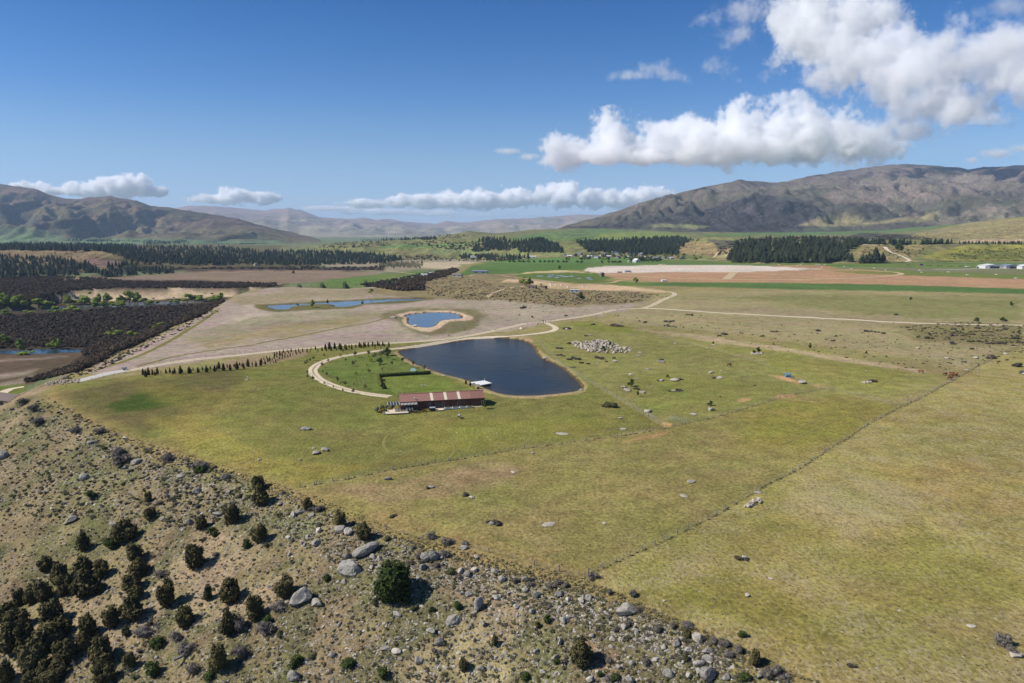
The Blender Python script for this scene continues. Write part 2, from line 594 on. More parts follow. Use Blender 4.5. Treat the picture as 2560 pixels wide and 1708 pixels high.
reg('g', [(1580, 822), (1760, 838), (1960, 872), (2160, 900), (2330, 930), (2300, 934), (2100, 904), (1900, 872), (1700, 842)], (182, 160, 125), 4, 5, (.5, 0, 0), .8)
reg('g', [(1690, 745), (2000, 735), (2560, 745), (2560, 800), (2300, 795), (2100, 780), (1900, 755)], (130, 128, 76), 10, 10, (.4, 0, .02), .9)
reg('g', [(1640, 775), (1900, 770), (2200, 790), (2330, 800), (2200, 803), (1900, 785), (1640, 776)], (150, 135, 102), 6, 6, (.4, .1, .15), .8)
reg('g', [(2220, 815), (2400, 805), (2560, 812), (2560, 862), (2450, 865), (2300, 850)], (132, 122, 80), 10, 12, (.3, .2, .5))
# fields further off
GREEN = (98, 120, 62)
reg('g', [(1140, 690), (1180, 664), (1260, 650), (1400, 642), (1700, 650), (1900, 654), (2200, 656), (3200, 656), (3200, 740), (2560, 722), (1900, 705), (1500, 684), (1460, 676), (1300, 672)], GREEN, 1.5, 1, (0, 0, 0))
reg('g', [(1150, 687), (1180, 668), (1330, 662), (1480, 655), (1460, 672), (1300, 684)], (90, 116, 56), 1.5, 1, (0, 0, 0))
reg('g', [(1180, 657), (1250, 652), (1430, 643), (1640, 646), (1700, 652), (1500, 655), (1300, 660)], (98, 128, 66), 2, 1, (0, 0, 0))
reg('g', [(1640, 652), (1900, 656), (2300, 660), (3000, 662), (3000, 668), (2300, 665), (1900, 661)], (108, 124, 62), 1.5, .5, (0, 0, 0))
reg('g', [(2000, 668), (2560, 668), (3000, 672), (3000, 700), (2560, 699), (2260, 690), (2100, 676)], (112, 122, 60), 1.5, .5, (0, 0, 0))
reg('g', [(2200, 672), (2560, 680), (3000, 685), (3000, 691), (2560, 686), (2260, 676)], (128, 122, 92), 1.5, .5, (0, 0, 0))
reg('g', [(2100, 669), (2400, 672), (2560, 674), (2560, 676), (2300, 674), (2100, 671)], (134, 126, 98), 1, .5, (0, 0, 0))
reg('g', [(1280, 690), (1340, 678), (1400, 676), (1460, 680), (1500, 684), (1545, 694), (1500, 702), (1420, 706), (1340, 700)], (96, 114, 52), 1.5, 1, (.1, 0, 0))
reg('g', [(1290, 686), (1320, 680), (1400, 676), (1440, 678), (1480, 684), (1440, 681), (1350, 682)], (200, 180, 130), 1, .8, (0, 0, 0))
BROWN = (178, 141, 106)
reg('g', [(1490, 684), (1660, 680), (1840, 681), (1925, 678), (2100, 673), (2190, 676), (2260, 689), (2400, 693), (2560, 699), (3200, 712), (3200, 745), (2560, 722), (2200, 711), (1920, 706), (1660, 705), (1560, 699), (1510, 690)], BROWN, 1.0, .4, (0, .1, 0))
reg('g', [(2080, 679), (2160, 677), (2240, 683), (2240, 688), (2150, 685)], (128, 128, 62), 1, .3, (0, 0, 0))
reg('g', [(1920, 662), (2060, 664), (2100, 670), (2070, 673), (1950, 668)], (168, 132, 96), 1, .5, (0, 0, 0))
reg('g', [(1458, 676), (1470, 670), (1510, 666), (1600, 664), (1760, 663), (1880, 664), (1990, 669), (2060, 673), (1925, 678), (1830, 681), (1660, 681), (1505, 683), (1475, 680)], (214, 199, 180), .8, .3, (0, 0, 0))
reg('g', [(1560, 708), (1660, 706), (1920, 707), (2200, 712), (2560, 722), (3200, 748), (3200, 762), (2560, 735), (2300, 729), (2000, 724), (1700, 716), (1600, 716)], (88, 114, 58), 1.2, .6, (0, 0, 0))
reg('g', [(1420, 700), (1560, 703), (1640, 712), (1560, 716), (1440, 708)], (102, 116, 56), 2, 1, (0, 0, 0))
reg('g', [(1248, 704), (1270, 698), (1310, 699), (1370, 706), (1400, 709), (1330, 712), (1310, 709)], (206, 176, 138), 1.5, 1, (0, .1, 0))
reg('g', [(1425, 713), (1500, 711), (1560, 715), (1640, 724), (1680, 730), (1640, 731), (1560, 727), (1500, 726), (1450, 724)], (206, 174, 134), 1.5, 1.5, (0, .1, 0))
reg('g', [(1330, 712), (1400, 706), (1440, 712), (1440, 722), (1370, 722)], (190, 164, 124), 2, 2, (0, .3, .1))
# left of the terrace: river flats
SCRUB = (70, 58, 46)
reg('l', [(-700, 700), (300, 690), (560, 700), (720, 712), (600, 740), (540, 770), (440, 815), (330, 880), (250, 910), (-700, 905)], SCRUB, 3, 4, (0, 0, .3))
reg('l', [(-700, 690), (250, 690), (420, 690), (520, 700), (680, 705), (700, 715), (560, 722), (190, 725), (-700, 735)], SCRUB, 3, 4, (0, 0, .3))
reg('l', [(-700, 890), (0, 886), (110, 884), (215, 880), (180, 905), (90, 955), (0, 985), (-700, 1100)], (98, 82, 62), 2, 2, (.2, 0, 0))
for q in ([(-100, 902), (60, 897), (165, 892), (100, 900), (0, 905)], [(-100, 950), (40, 930), (95, 922), (60, 938), (0, 948)], [(-100, 975), (40, 950), (80, 935), (50, 965), (-50, 990)]):
    reg('l', q, (158, 142, 122), 5, 5, (.3, .1, 0), .8)
reg('l', [(-100, 974), (60, 960), (70, 968), (20, 1000), (-100, 1040)], (108, 118, 46), 2, 2, (0, 0, 0))
reg('l', [(120, 742), (150, 731), (190, 724), (420, 720), (560, 719), (680, 717), (700, 722), (620, 738), (560, 744), (420, 748), (300, 752), (170, 755), (130, 750)], (198, 176, 140), 1.5, 2, (0, .3, .25))
reg('l', [(110, 700), (180, 690), (280, 694), (420, 684), (560, 672), (760, 674), (880, 676), (960, 684), (900, 692), (800, 704), (680, 712), (560, 703), (420, 700), (250, 698)], (136, 116, 94), 3, 3, (.4, 0, .05))
reg('l', [(780, 708), (820, 700), (900, 690), (990, 684), (1040, 678), (1080, 682), (1000, 700), (985, 712), (860, 716)], (98, 120, 56), 1.5, 1, (0, 0, 0))
reg('l', [(940, 690), (1000, 684), (1040, 688), (1000, 704), (950, 700)], (116, 124, 64), 3, 2, (.2, 0, 0), .7)
reg('l', [(960, 682), (1100, 672), (1230, 655), (1330, 640), (1280, 634), (1000, 650), (800, 660), (830, 668), (900, 676)], (150, 138, 112), 3, 3, (.3, .2, .4))
reg('l', [(1020, 660), (1120, 655), (1220, 657), (1220, 668), (1100, 672), (1040, 668)], (192, 172, 140), 2, 3, (0, .4, .35))
reg('l', [(1150, 662), (1230, 654), (1340, 640), (1400, 640), (1250, 662), (1180, 672)], GREEN, 1.5, 1, (0, 0, 0))
reg('l', [(430, 668), (470, 661), (640, 660), (700, 664), (620, 671), (500, 674)], (150, 138, 108), 2, 2, (.2, .3, .4))
reg('l', [(400, 672), (640, 668), (960, 668), (960, 678), (640, 676), (420, 680)], (76, 64, 52), 2, 3, (0, .2, .5))
reg('l', [(640, 623), (760, 624), (860, 628), (960, 637), (1150, 638), (1150, 630), (960, 622), (760, 618), (640, 620)], (112, 132, 84), 1.5, 1, (0, 0, .1))
# hills
reg('h', [(-700, 622), (200, 624), (260, 626), (280, 640), (230, 660), (-700, 664)], (134, 116, 84), 2, 3, (.3, .1, .45))
reg('h', [(195, 655), (240, 646), (300, 655), (330, 664), (250, 670)], (120, 98, 84), 3, 2, (0, .1, .2))
reg('h', [(-700, 605), (330, 612), (330, 622), (-700, 622)], (70, 78, 50), 1.5, 1, (0, 0, .4))
reg('h', [(1290, 590), (1400, 578), (1500, 572), (1560, 576), (1700, 590), (1600, 598), (1450, 603), (1330, 604), (1270, 600)], (104, 124, 74), 1.5, 2, (0, 0, .05))
reg('h', [(1500, 583), (1620, 578), (1720, 586), (1720, 595), (1600, 600), (1480, 598)], (126, 138, 74), 2, 2, (0, 0, .1))
reg('h', [(960, 612), (1100, 610), (1220, 604), (1150, 618), (1000, 622), (940, 620)], (110, 130, 76), 1.5, 2, (0, 0, .1))
reg('h', [(1040, 625), (1200, 620), (1230, 632), (1100, 636)], (120, 128, 82), 2, 2, (0, 0, .15))
reg('h', [(1740, 590), (1900, 578), (2100, 572), (2300, 560), (2440, 555), (2380, 566), (2240, 580), (2100, 586), (1960, 590), (1920, 586), (1820, 592)], (98, 122, 68), 1.5, 2, (0, 0, .08))
reg('h', [(1690, 612), (1720, 604), (1800, 604), (1840, 620), (1820, 640), (1760, 640), (1700, 635)], (158, 138, 96), 2, 2, (.2, 0, .15))
reg('h', [(1700, 596), (1790, 594), (1860, 596), (1800, 604), (1720, 606)], (140, 138, 82), 2, 2, (.2, 0, .1))
reg('h', [(1780, 640), (1830, 618), (1850, 612), (1850, 650), (1800, 650)], (150, 138, 98), 2, 2, (.2, 0, .25))
reg('h', [(1770, 600), (1920, 600), (2160, 596), (2180, 604), (1900, 604), (1830, 618), (1800, 625)], (96, 92, 76), 2, 3, (0, .2, .7))
reg('h', [(2150, 582), (2300, 586), (2330, 598), (2180, 600), (2100, 596)], (84, 82, 66), 2, 3, (0, .1, .7))
reg('h', [(2260, 592), (2400, 560), (2480, 548), (2700, 536), (3300, 500), (3300, 596), (2560, 598), (2380, 600)], (146, 134, 88), 2, 3, (.3, .05, .2))
reg('h', [(2320, 606), (2430, 599), (2560, 598), (3300, 596), (3300, 603), (2400, 606)], (178, 152, 122), 1, 1, (0, 0, 0))
reg('h', [(2130, 640), (2160, 611), (2330, 611), (2300, 640), (2250, 655), (2200, 655)], (142, 130, 86), 2, 2, (.2, .1, .3))
reg('h', [(2300, 642), (2420, 611), (3300, 611), (3300, 650), (2560, 650), (2360, 652)], (144, 138, 68), 2, 2, (.3, .15, .15))
reg('h', [(2340, 640), (2420, 632), (2560, 622), (3300, 620), (3300, 645), (2560, 648), (2400, 648)], (118, 122, 60), 4, 4, (.1, .2, .35), .8)
for q in ([(-60, 608), (330, 612), (350, 627), (270, 629), (-60, 627)], [(255, 628), (350, 616), (560, 618), (640, 626), (760, 627), (850, 629), (970, 640), (1010, 651), (960, 662), (880, 664), (640, 664), (560, 666), (440, 664), (330, 654)], [(1280, 604), (1350, 598), (1395, 612), (1412, 634), (1300, 634)], [(1440, 604), (1560, 600), (1700, 592), (1730, 602), (1700, 622), (1697, 638), (1560, 639), (1470, 632)], [(1815, 658), (1828, 638), (1842, 616), (1900, 604), (2000, 600), (2150, 606), (2142, 622), (2112, 636), (2136, 657)]):
    reg('hl', q, (58, 62, 44), 2, 2, (0, 0, .4), .9)
# mountains
reg('m', [(-400, 566), (0, 570), (60, 566), (110, 574), (160, 592), (150, 604), (-400, 606)], (96, 110, 78), 4, 4, (0, 0, .1))
reg('m', [(-400, 590), (40, 586), (200, 596), (380, 598), (540, 600), (700, 600), (700, 610), (-400, 610)], (104, 122, 84), 2, 2, (0, 0, .2))
for q in ([(0, 520), (60, 530), (80, 562), (40, 560), (0, 545)], [(170, 530), (200, 540), (210, 565), (180, 555)], [(250, 540), (285, 560), (300, 575), (260, 565)], [(85, 535), (100, 555), (95, 570), (85, 560)]):
    reg('m', q, (84, 84, 76), 4, 4, (0, 0, .7))
reg('m', [(1390, 580), (1500, 560), (1620, 548), (1720, 530), (1830, 500), (1900, 492), (2000, 500), (2060, 520), (2040, 560), (2000, 580), (1800, 580), (1600, 572), (1450, 580)], (70, 68, 68), 6, 10, (0, .1, .85), .92)
reg('m', [(1620, 566), (1660, 558), (1780, 566), (1740, 574)], (122, 122, 84), 3, 4, (0, 0, .4))
reg('m', [(1990, 565), (2040, 545), (2130, 540), (2170, 555), (2300, 540), (2340, 528), (2330, 552), (2250, 560), (2060, 566)], (146, 136, 98), 4, 8, (0, 0, .35), .9)
reg('m', [(2300, 560), (2380, 530), (2480, 520), (2560, 510), (2560, 560), (2380, 566)], (120, 112, 96), 5, 8, (0, 0, .6))
reg('m', [(2080, 475), (2180, 450), (2300, 440), (2440, 430), (2560, 440), (2560, 470), (2420, 480), (2350, 500), (2200, 505), (2050, 505)], (120, 109, 97), 8, 10, (0, 0, .25))
reg('m', [(1950, 462), (2080, 432), (2240, 412), (2420, 420), (2560, 414), (2560, 440), (2300, 436), (2080, 460)], (112, 101, 93), 6, 8, (0, 0, .2))


def paint(layers, px, py, x, y, col, msk, wscale):
    w1 = fbm(x / wscale, y / wscale, 3) - .5
    w2 = fbm(x / wscale + 91, y / wscale + 37, 3) - .5
    for (ly, P, c, f, w, m, a) in REG:
        if ly not in layers:
            continue
        xs = [p[0] for p in P]
        ys = [p[1] for p in P]
        mg = f + w * 2
        sel = np.nonzero((px > min(xs) - mg * 2) & (px < max(xs) + mg * 2) & (py > min(ys) - mg) & (py < max(ys) + mg))[0]
        if len(sel) == 0:
            continue
        X = px[sel] + w1[sel] * w * 5
        Y = py[sel] + w2[sel] * w * 2
        ins = inpoly(X, Y, P)
        Pa = [(p[0] * .6, p[1] * 1.4) for p in P]
        d = dseg(X * .6, Y * 1.4, Pa)
        d = np.where(ins, d, -d)
        al = (sstep(-f, f, d) * a)[:, None]
        col[sel] = col[sel] * (1 - al) + c * al
        msk[sel] = msk[sel] * (1 - al) + np.array(m) * al


def ground_material(name, s1, s2, s3, bumpd, straw_s, shrub_s, stone_s, big):
    m, t, b = newmat(name)
    n = NT(t)
    p = n.pos()
    col = n.attr('Col').outputs['Color']
    ms = n.n('ShaderNodeSeparateColor')
    n.l(n.attr('Msk').outputs['Color'], ms.inputs[0])
    a = n.noise(p, s1, 6, .62)
    c = n.noise(p, s2, 5, .6)
    d = n.noise(p, s3, 5, .6)
    v = n.math('MULTIPLY', n.ramp(a, .28, .72, .66, 1.34), n.ramp(c, .25, .75, .78, 1.22))
    v = n.math('MULTIPLY', v, n.ramp(d, .25, .75, .85, 1.15))
    cc = n.n('ShaderNodeCombineColor')
    for i in range(3):
        n.l(v, cc.inputs[i])
    base = n.mix(1.0, col, cc.outputs[0], 'MULTIPLY')
    # hue drift between greener and browner growth
    hd = n.noise(p, s3 * 3.1, 5, .65)
    base = n.mix(1.0, base, n.mix(n.ramp(hd, .3, .7), (.93, 1.03, .84, 1), (1.06, .98, 1.02, 1)), 'MULTIPLY')
    # bleached straw
    st = n.noise(n.mapping(p, (1, .55, 1)), straw_s, 4, .7)
    sb = n.noise(p, straw_s * .06, 4, .6)
    th = n.math('SUBTRACT', .9, n.math('MULTIPLY', ms.outputs[0], .28))
    sf = n.math('MULTIPLY', n.math('SUBTRACT', n.math('ADD', st, n.math('MULTIPLY', sb, .45)), th), 5.0, True)
    base = n.mix(n.math('MULTIPLY', sf, .62), base, (.42, .345, .21, 1))
    # dark low bushes
    sn = n.noise(p, shrub_s, 4, .75, .3)
    sn2 = n.noise(p, shrub_s * .17, 3, .6)
    sh = n.math('SUBTRACT', n.math('ADD', sn, n.math('MULTIPLY', n.math('SUBTRACT', sn2, .5), .35)), n.math('SUBTRACT', .80, n.math('MULTIPLY', ms.outputs[2], .33)))
    shf = n.math('MULTIPLY', n.math('MULTIPLY', sh, 16.0, True), n.math('GREATER_THAN', ms.outputs[2], .01))
    base = n.mix(n.math('MULTIPLY', shf, .92), base, (.028, .028, .018, 1))
    # small stones
    vo = n.n('ShaderNodeTexVoronoi', feature='F1')
    n.l(p, vo.inputs['Vector'])
    vo.inputs['Scale'].default_value = stone_s
    sd = n.math('LESS_THAN', vo.outputs['Distance'], n.math('MULTIPLY', ms.outputs[1], .55))
    sel = n.n('ShaderNodeSeparateColor')
    n.l(vo.outputs['Color'], sel.inputs[0])
    sd = n.math('MULTIPLY', sd, n.math('LESS_THAN', sel.outputs[0], n.math('MULTIPLY', ms.outputs[1], 1.3)))
    base = n.mix(n.math('MULTIPLY', sd, .8), base, n.mix(sel.outputs[1], (.20, .18, .155, 1), (.42, .385, .33, 1)))
    n.l(base, b.inputs['Base Color'])
    b.inputs['Roughness'].default_value = .95
    b.inputs['Specular IOR Level'].default_value = .08
    hh = n.math('ADD', a, n.math('MULTIPLY', shf, .6))
    n.l(n.bump(hh, bumpd), b.inputs['Normal'])
    return m


GM = ground_material('ground', 1.1, .16, .016, .35, 1.6, .22, 1.5, 1)
HM = ground_material('hillground', .05, .02, .004, 5.0, .12, .055, .08, 1)
MM = ground_material('mountainground', .045, .012, .002, 7.0, .08, .034, .03, 1)


def gridquads(nr, nc):
    i = np.arange(nr - 1)[:, None] * nc + np.arange(nc - 1)[None]
    i = i.ravel()
    return np.stack([i, i + 1, i + nc + 1, i + nc], 1)


# --- the ground sheet: rings round the place below the camera, denser towards it
rows = list(np.arange(3600, 1760, -40.0)) + list(np.arange(1760, 640, -2.2)) + list(np.arange(640, 594, -1.4)) + [593, 592, 591, 590, 589, 588, 587, 585.5, 584, 582.5, 581.2, 580.3]
Dr = np.array([P0(1280, r)[1] if r < 1e9 else 0 for r in rows])
cols = np.concatenate([np.arange(-1500, -300, 30.0), np.arange(-300, 2860, 4.0), np.arange(2860, 4060, 30.0)])
tx = (cols - 1280) / F
GX = (Dr[:, None] * tx[None] / CT).ravel()
GY = np.repeat(Dr, len(cols))
# rows nearer than about 100 m are seen from above: keep them in front of the camera
GZ = height(GX, GY)
gpx, gpy = proj(GX, GY, GZ)
N = len(GX)
col = np.zeros((N, 3))
msk = np.zeros((N, 3))
ins = inpoly(GX, GY, TERR)
dE = dseg(GX, GY, EDGE, False)
col[:] = C(146, 134, 90)
msk[:] = (.4, .05, .05)
lowm = ~ins
col[lowm] = C(110, 118, 82)
msk[lowm] = (.2, 0, .3)
slope = lowm & (GZ > LOW + 4) & (GY < 520)
slope2 = lowm & (GZ > LOW + 4) & (GY >= 520) & (GZ < -1)
paint('g', np.where(ins, gpx, -9999), gpy, GX, GY, col, msk, 14)
far = lowm & ~slope
paint('l', np.where(far, gpx, -9999), gpy, GX, GY, col, msk, 25)
# the stony slope under the camera: tan earth, olive turf, grey-brown
n1 = fbm(GX / 7, GY / 7, 4)
n2 = fbm(GX / 18 + 50, GY / 18, 4)
sc = C(130, 115, 86)[None] * (1 - sstep(.42, .6, n1))[:, None] + C(106, 101, 70)[None] * sstep(.42, .6, n1)[:, None]
sc = sc * (1 - sstep(.55, .7, n2))[:, None] + C(148, 130, 102)[None] * sstep(.55, .7, n2)[:, None]
brow = sstep(1, 7, dE)
aS = np.where(slope, brow, 0)[:, None]
col = col * (1 - aS) + sc * aS
msk = msk * (1 - aS) + np.array((.35, .42, .30)) * aS
# dry fringe along the brow
fr = np.where(ins, np.exp(-(dE / 5.0) ** 2) * .7, np.where(slope, (1 - brow) * .8, 0)) * (GY < 520)
col = col * (1 - fr[:, None]) + C(142, 122, 80) * fr[:, None]
sc2 = C(112, 98, 72)
aS = np.where(slope2 & (GY < 1100) & (GX > -700), .8, 0)[:, None]
col = col * (1 - aS) + sc2 * aS
# beds of the waters
for nm, P in WATERS.items():
    il = inpoly(GX, GY, P)
    col[il] = C(96, 78, 52)
for R in RIV:
    il = inpoly(GX, GY, R)
    col[il] = C(90, 90, 70)
V = np.stack([GX, GY, GZ], 1)
Qd = gridquads(len(rows), len(cols))
gm = npmesh('ground', V, Qd, GM, True)
setcol(gm, 'Col', col)
setcol(gm, 'Msk', msk)
ground = inst('ground', gm)
tag(ground, kind='structure')
SHEETS = [(V, Qd)]


def loft(name, rows, nv, amp, nscale, basecol, layers, mat, pxs, mask=(.1, 0, .3), gul=(1.0, 3.0), crest_noise=0.0, wscale=200, sharp=1.0, detail=.25):
    """land between lines of (pixel, pixel, distance), front to back, cut by gullies"""
    L = []
    for r in rows:
        r = sorted(r)
        a = np.array(r, float)
        py = np.interp(pxs, a[:, 0], a[:, 1])
        D = np.interp(pxs, a[:, 0], a[:, 2])
        pts = np.stack([AtD(p, q, d) for p, q, d in zip(pxs, py, D)])
        L.append(pts)
    L.insert(0, L[0] + np.array((0, -8.0, -25.0)))
    nv = (3,) + tuple(nv)
    L = np.array(L)                                     # rows, cols, 3
    nr = len(L)
    t = np.concatenate([np.linspace(0, 1, k, endpoint=False) + i for i, k in enumerate(nv)] + [[nr - 1]])
    i0 = np.minimum(t.astype(int), nr - 2)
    f = (t - i0)[:, None, None]
    G = L[i0] * (1 - f) + L[i0 + 1] * f
    x, y, z = G[..., 0], G[..., 1], G[..., 2]
    crest = nr - 2
    v = np.clip((t - 1) / (crest - 1), 0, 2)
    env = np.where(v < 1, np.sin(np.pi * np.clip(v, 0, 1)) ** .8, .35 * np.clip((v - 1) * 4, 0, 1))[:, None]
    wx = (fbm(x / nscale / 2.3, y / nscale / 2.3, 3) - .5) * nscale * 1.6
    wy = (fbm(x / nscale / 2.3 + 40, y / nscale / 2.3 + 9, 3) - .5) * nscale * 1.6
    q = 1 - np.abs(2 * fbm((x + wx) / nscale / gul[0], (y + wy) / nscale / gul[1], 5, .5) - 1)
    q2 = 1 - np.abs(2 * fbm((x + wx) / nscale * 2.7, (y + wy) / nscale * 1.3 + 7, 4, .55) - 1)
    hh = np.clip((L[crest, :, 2] - L[1, :, 2]) / (amp * 2.2), .05, 1)[None]
    z = z + amp * hh * env * ((q ** sharp - .72) * 1.6 + (q2 - .75) * detail * 2)
    z = z + crest_noise * (fbm(x / nscale * 5, y / nscale * 5, 3) - .5)
    V = np.stack([x, y, z], -1).reshape(-1, 3)
    px, py = proj(V[:, 0], V[:, 1], V[:, 2])
    col = np.zeros((len(V), 3))
    msk = np.zeros((len(V), 3))
    vv = np.repeat(v, len(pxs))
    nn = fbm(V[:, 0] / nscale * 1.7, V[:, 1] / nscale * 1.7, 5)
    qq = q.ravel()
    b0, b1, b2 = (np.array(C(*c)) for c in basecol)
    k = sstep(.25, .85, vv + (nn - .5) * .9)[:, None]
    col = b0 * (1 - k) + b1 * k
    k = sstep(.52, .68, nn)[:, None] * .8
    col = col * (1 - k) + b2 * k
    msk[:] = mask
    paint(layers, px, py, V[:, 0], V[:, 1], col, msk, wscale)
    Q = gridquads(len(t), len(pxs))
    m = npmesh(name, V, Q, mat, True)
    setcol(m, 'Col', col)
    setcol(m, 'Msk', msk)
    o = inst(name, m)
    tag(o, kind='structure')
    SHEETS.append((V, Q))
    return o


# far range, hazy blue
crest = [(-400, 500), (300, 515), (440, 522), (480, 514), (540, 516), (600, 521), (660, 526), (700, 522), (720, 520), (750, 525), (800, 543), (830, 545), (880, 548), (905, 545), (940, 550), (965, 547),
         (1010, 555), (1050, 557), (1090, 560), (1115, 553), (1150, 557), (1200, 553), (1250, 549), (1300, 546), (1350, 543), (1400, 540), (1450, 538), (1600, 536), (2000, 536)]
xs_ = [-400, 2000]
loft('mountain_range', [[(x, 593.0, 11000) for x in xs_], [(a, 590 - (590 - b) * .34 + (6 if i % 2 else -3), 14500) for i, (a, b) in enumerate(crest)], [(a, b, 21000) for a, b in crest], [(a, b + 25, 26000) for a, b in crest]],
     (50, 70, 20), 210, 1300, ((150, 140, 120), (150, 124, 116), (128, 122, 110)), 'f', MM, np.arange(-300, 1800, 5.0), (0, 0, .25), (1.0, 2.2), 60, 900)
# range on the left
crest = [(-900, 400), (-400, 425), (-150, 440), (0, 459), (40, 465), (90, 474), (130, 490), (170, 497), (200, 498), (230, 494), (275, 490), (310, 498), (340, 503), (380, 517), (430, 519), (480, 530), (520, 535),
         (560, 540), (600, 547), (640, 560), (700, 576), (760, 590), (800, 599)]
cd = lambda a: float(np.interp(a, [-900, 0, 300, 600, 800], [9500, 9000, 8400, 7600, 6700]))
loft('mountain_range', [[(-900, 611, 5000), (600, 610, 5000), (800, 607, 5600)], [(a, 604 - (604 - b) * .36, 6200) for a, b in crest], [(a, b, cd(a)) for a, b in crest], [(a, b + 40, cd(a) + 2500) for a, b in crest]],
     (60, 80, 20), 190, 620, ((110, 104, 78), (104, 88, 76), (84, 82, 68)), 'm', MM, np.arange(-800, 801, 4.0), (0, 0, .38), (1.0, 2.4), 26, 300, 1.4, .4)
# range on the right
crest = [(1340, 580), (1390, 574), (1430, 560), (1500, 541), (1560, 522), (1640, 497), (1700, 481), (1760, 469), (1830, 454), (1850, 449), (1880, 452), (1920, 456), (1945, 459), (2000, 446), (2080, 431), (2160, 420),
         (2230, 412), (2270, 410), (2340, 415), (2390, 418), (2420, 424), (2460, 418), (2560, 413), (2700, 404), (3000, 400), (3600, 430)]
cd = lambda a: float(np.interp(a, [1340, 1500, 1700, 1850, 2000, 2270, 3000], [5200, 6000, 6800, 7200, 8000, 9000, 9500]))
loft('mountain_range', [[(1340, 584, 4200), (1600, 586, 4200), (2000, 588, 4200), (2300, 584, 4200), (3600, 570, 4200)],
     [(1340, 582, 4900), (1400, 578, 4900), (1500, 566, 5000), (1600, 553, 5200), (1800, 520, 5400), (2000, 510, 5600), (2270, 508, 5600), (2560, 502, 5600), (3600, 500, 5600)],
     [(a, b, cd(a)) for a, b in crest], [(a, b + 40, cd(a) + 3000) for a, b in crest]],
     (60, 90, 20), 150, 580, ((88, 86, 76), (110, 100, 90), (82, 78, 74)), 'm', MM, np.arange(1340, 3500, 4.5), (0, .05, .42), (1.0, 1.9), 18, 300, 1.4, .6)
# green and wooded foothills in front of it
loft('foothills', [
    [(700, 656, 2180), (900, 653, 2240), (1150, 649, 2360), (1270, 647, 2200), (1400, 644, 1830), (1500, 644, 1830), (1640, 651, 1750), (1800, 656, 1550), (1900, 658, 1480), (2000, 657, 1500), (2150, 658, 1480), (2300, 655, 1520), (2400, 654, 1560), (2560, 650, 1600), (3400, 650, 1600)],
    [(700, 645, 2500), (900, 628, 2500), (1150, 610, 2500), (1300, 602, 2400), (1450, 598, 2400), (1560, 600, 2300), (1680, 612, 2200), (1760, 608, 2100), (1830, 609, 1950), (1900, 604, 1850), (2000, 600, 1850), (2100, 608, 1850), (2200, 611, 1800), (2300, 611, 1780), (2560, 611, 1750), (3400, 611, 1750)],
    [(700, 634, 2900), (900, 612, 2900), (1150, 596, 3000), (1300, 594, 3000), (1500, 592, 2900), (1700, 596, 2800), (1900, 597, 2700), (2100, 598, 2600), (2250, 602, 2500), (2400, 602, 2400), (2560, 603, 2300), (3400, 600, 2300)],
    [(700, 620, 3600), (900, 604, 3600), (1000, 599, 3500), (1080, 593, 3500), (1120, 587, 3500), (1170, 578, 3500), (1240, 584, 3600), (1290, 579, 3900), (1330, 574, 4200), (1400, 572, 4300), (1500, 571, 4400), (1700, 579, 4500), (2000, 581, 4500), (2200, 576, 4400), (2400, 560, 4000), (2480, 550, 3600), (2560, 541, 3400), (3400, 500, 3400)],
    [(700, 618, 4600), (900, 610, 4600), (1170, 596, 4600), (1400, 588, 5200), (2000, 590, 5400), (2560, 560, 5000), (3400, 540, 5000)]],
    (50, 30, 40, 12), 14, 170, ((122, 122, 78), (116, 120, 80), (126, 118, 84)), 'h', HM, np.arange(700, 3400, 4.0), (.1, .05, .35), (1.0, 1.6), 4, 60)
# wooded bank on the left
loft('riverbank_hill', [
    [(-900, 688, 1470), (0, 688, 1470), (250, 680, 1580), (450, 672, 1720), (640, 668, 1800), (800, 664, 1880)],
    [(-900, 661, 1760), (0, 661, 1760), (250, 656, 1800), (450, 652, 1860), (640, 652, 2050), (800, 648, 2300)],
    [(-900, 624, 2000), (0, 624, 2000), (260, 626, 2000), (330, 636, 2000), (450, 640, 2100), (640, 641, 2300), (800, 642, 2450)],
    [(-900, 609, 3200), (0, 609, 3200), (300, 613, 3200), (500, 617, 3200), (640, 623, 3200), (800, 631, 3200)],
    [(-900, 611, 5000), (0, 611, 5000), (800, 612, 5000)]],
    (20, 40, 20, 10), 7, 110, ((92, 84, 62), (104, 98, 64), (112, 100, 74)), 'h', HM, np.arange(-900, 801, 4.0), (.1, .05, .5), (1.0, 1.6), 2, 60)

# one tree of all land for placing things
_vs, _fs, _k = [], [], 0
for V_, Q_ in SHEETS:
    _vs.append(V_)
    _fs.append(Q_ + _k)
    _k += len(V_)
BVH = BVHTree.FromPolygons(np.concatenate(_vs).tolist(), np.concatenate(_fs).tolist())


def hit(px, py):
    """where the land is seen at a photo pixel"""
    r = Vector(ray(px, py))
    l, nrm, i, d = BVH.ray_cast(Vector((0, 0, CH)), r.normalized())
    return l


def down(x, y):
    l, nrm, i, d = BVH.ray_cast(Vector((x, y, 3000)), Vector((0, 0, -1)))
    return l.z if l is not None else 0.0


def scatter(poly, n, seed=0):
    """n random photo pixels inside an outline, put on the land"""
    rg = np.random.default_rng(seed)
    xs = [p[0] for p in poly]
    ys = [p[1] for p in poly]
    out = []
    while len(out) < n:
        a = rg.uniform(min(xs), max(xs), n * 2)
        b = rg.uniform(min(ys), max(ys), n * 2)
        k = inpoly(a, b, poly)
        for x, y in zip(a[k], b[k]):
            l = hit(x, y)
            if l is not None:
                out.append((l.x, l.y, l.z))
            if len(out) >= n:
                break
    return out


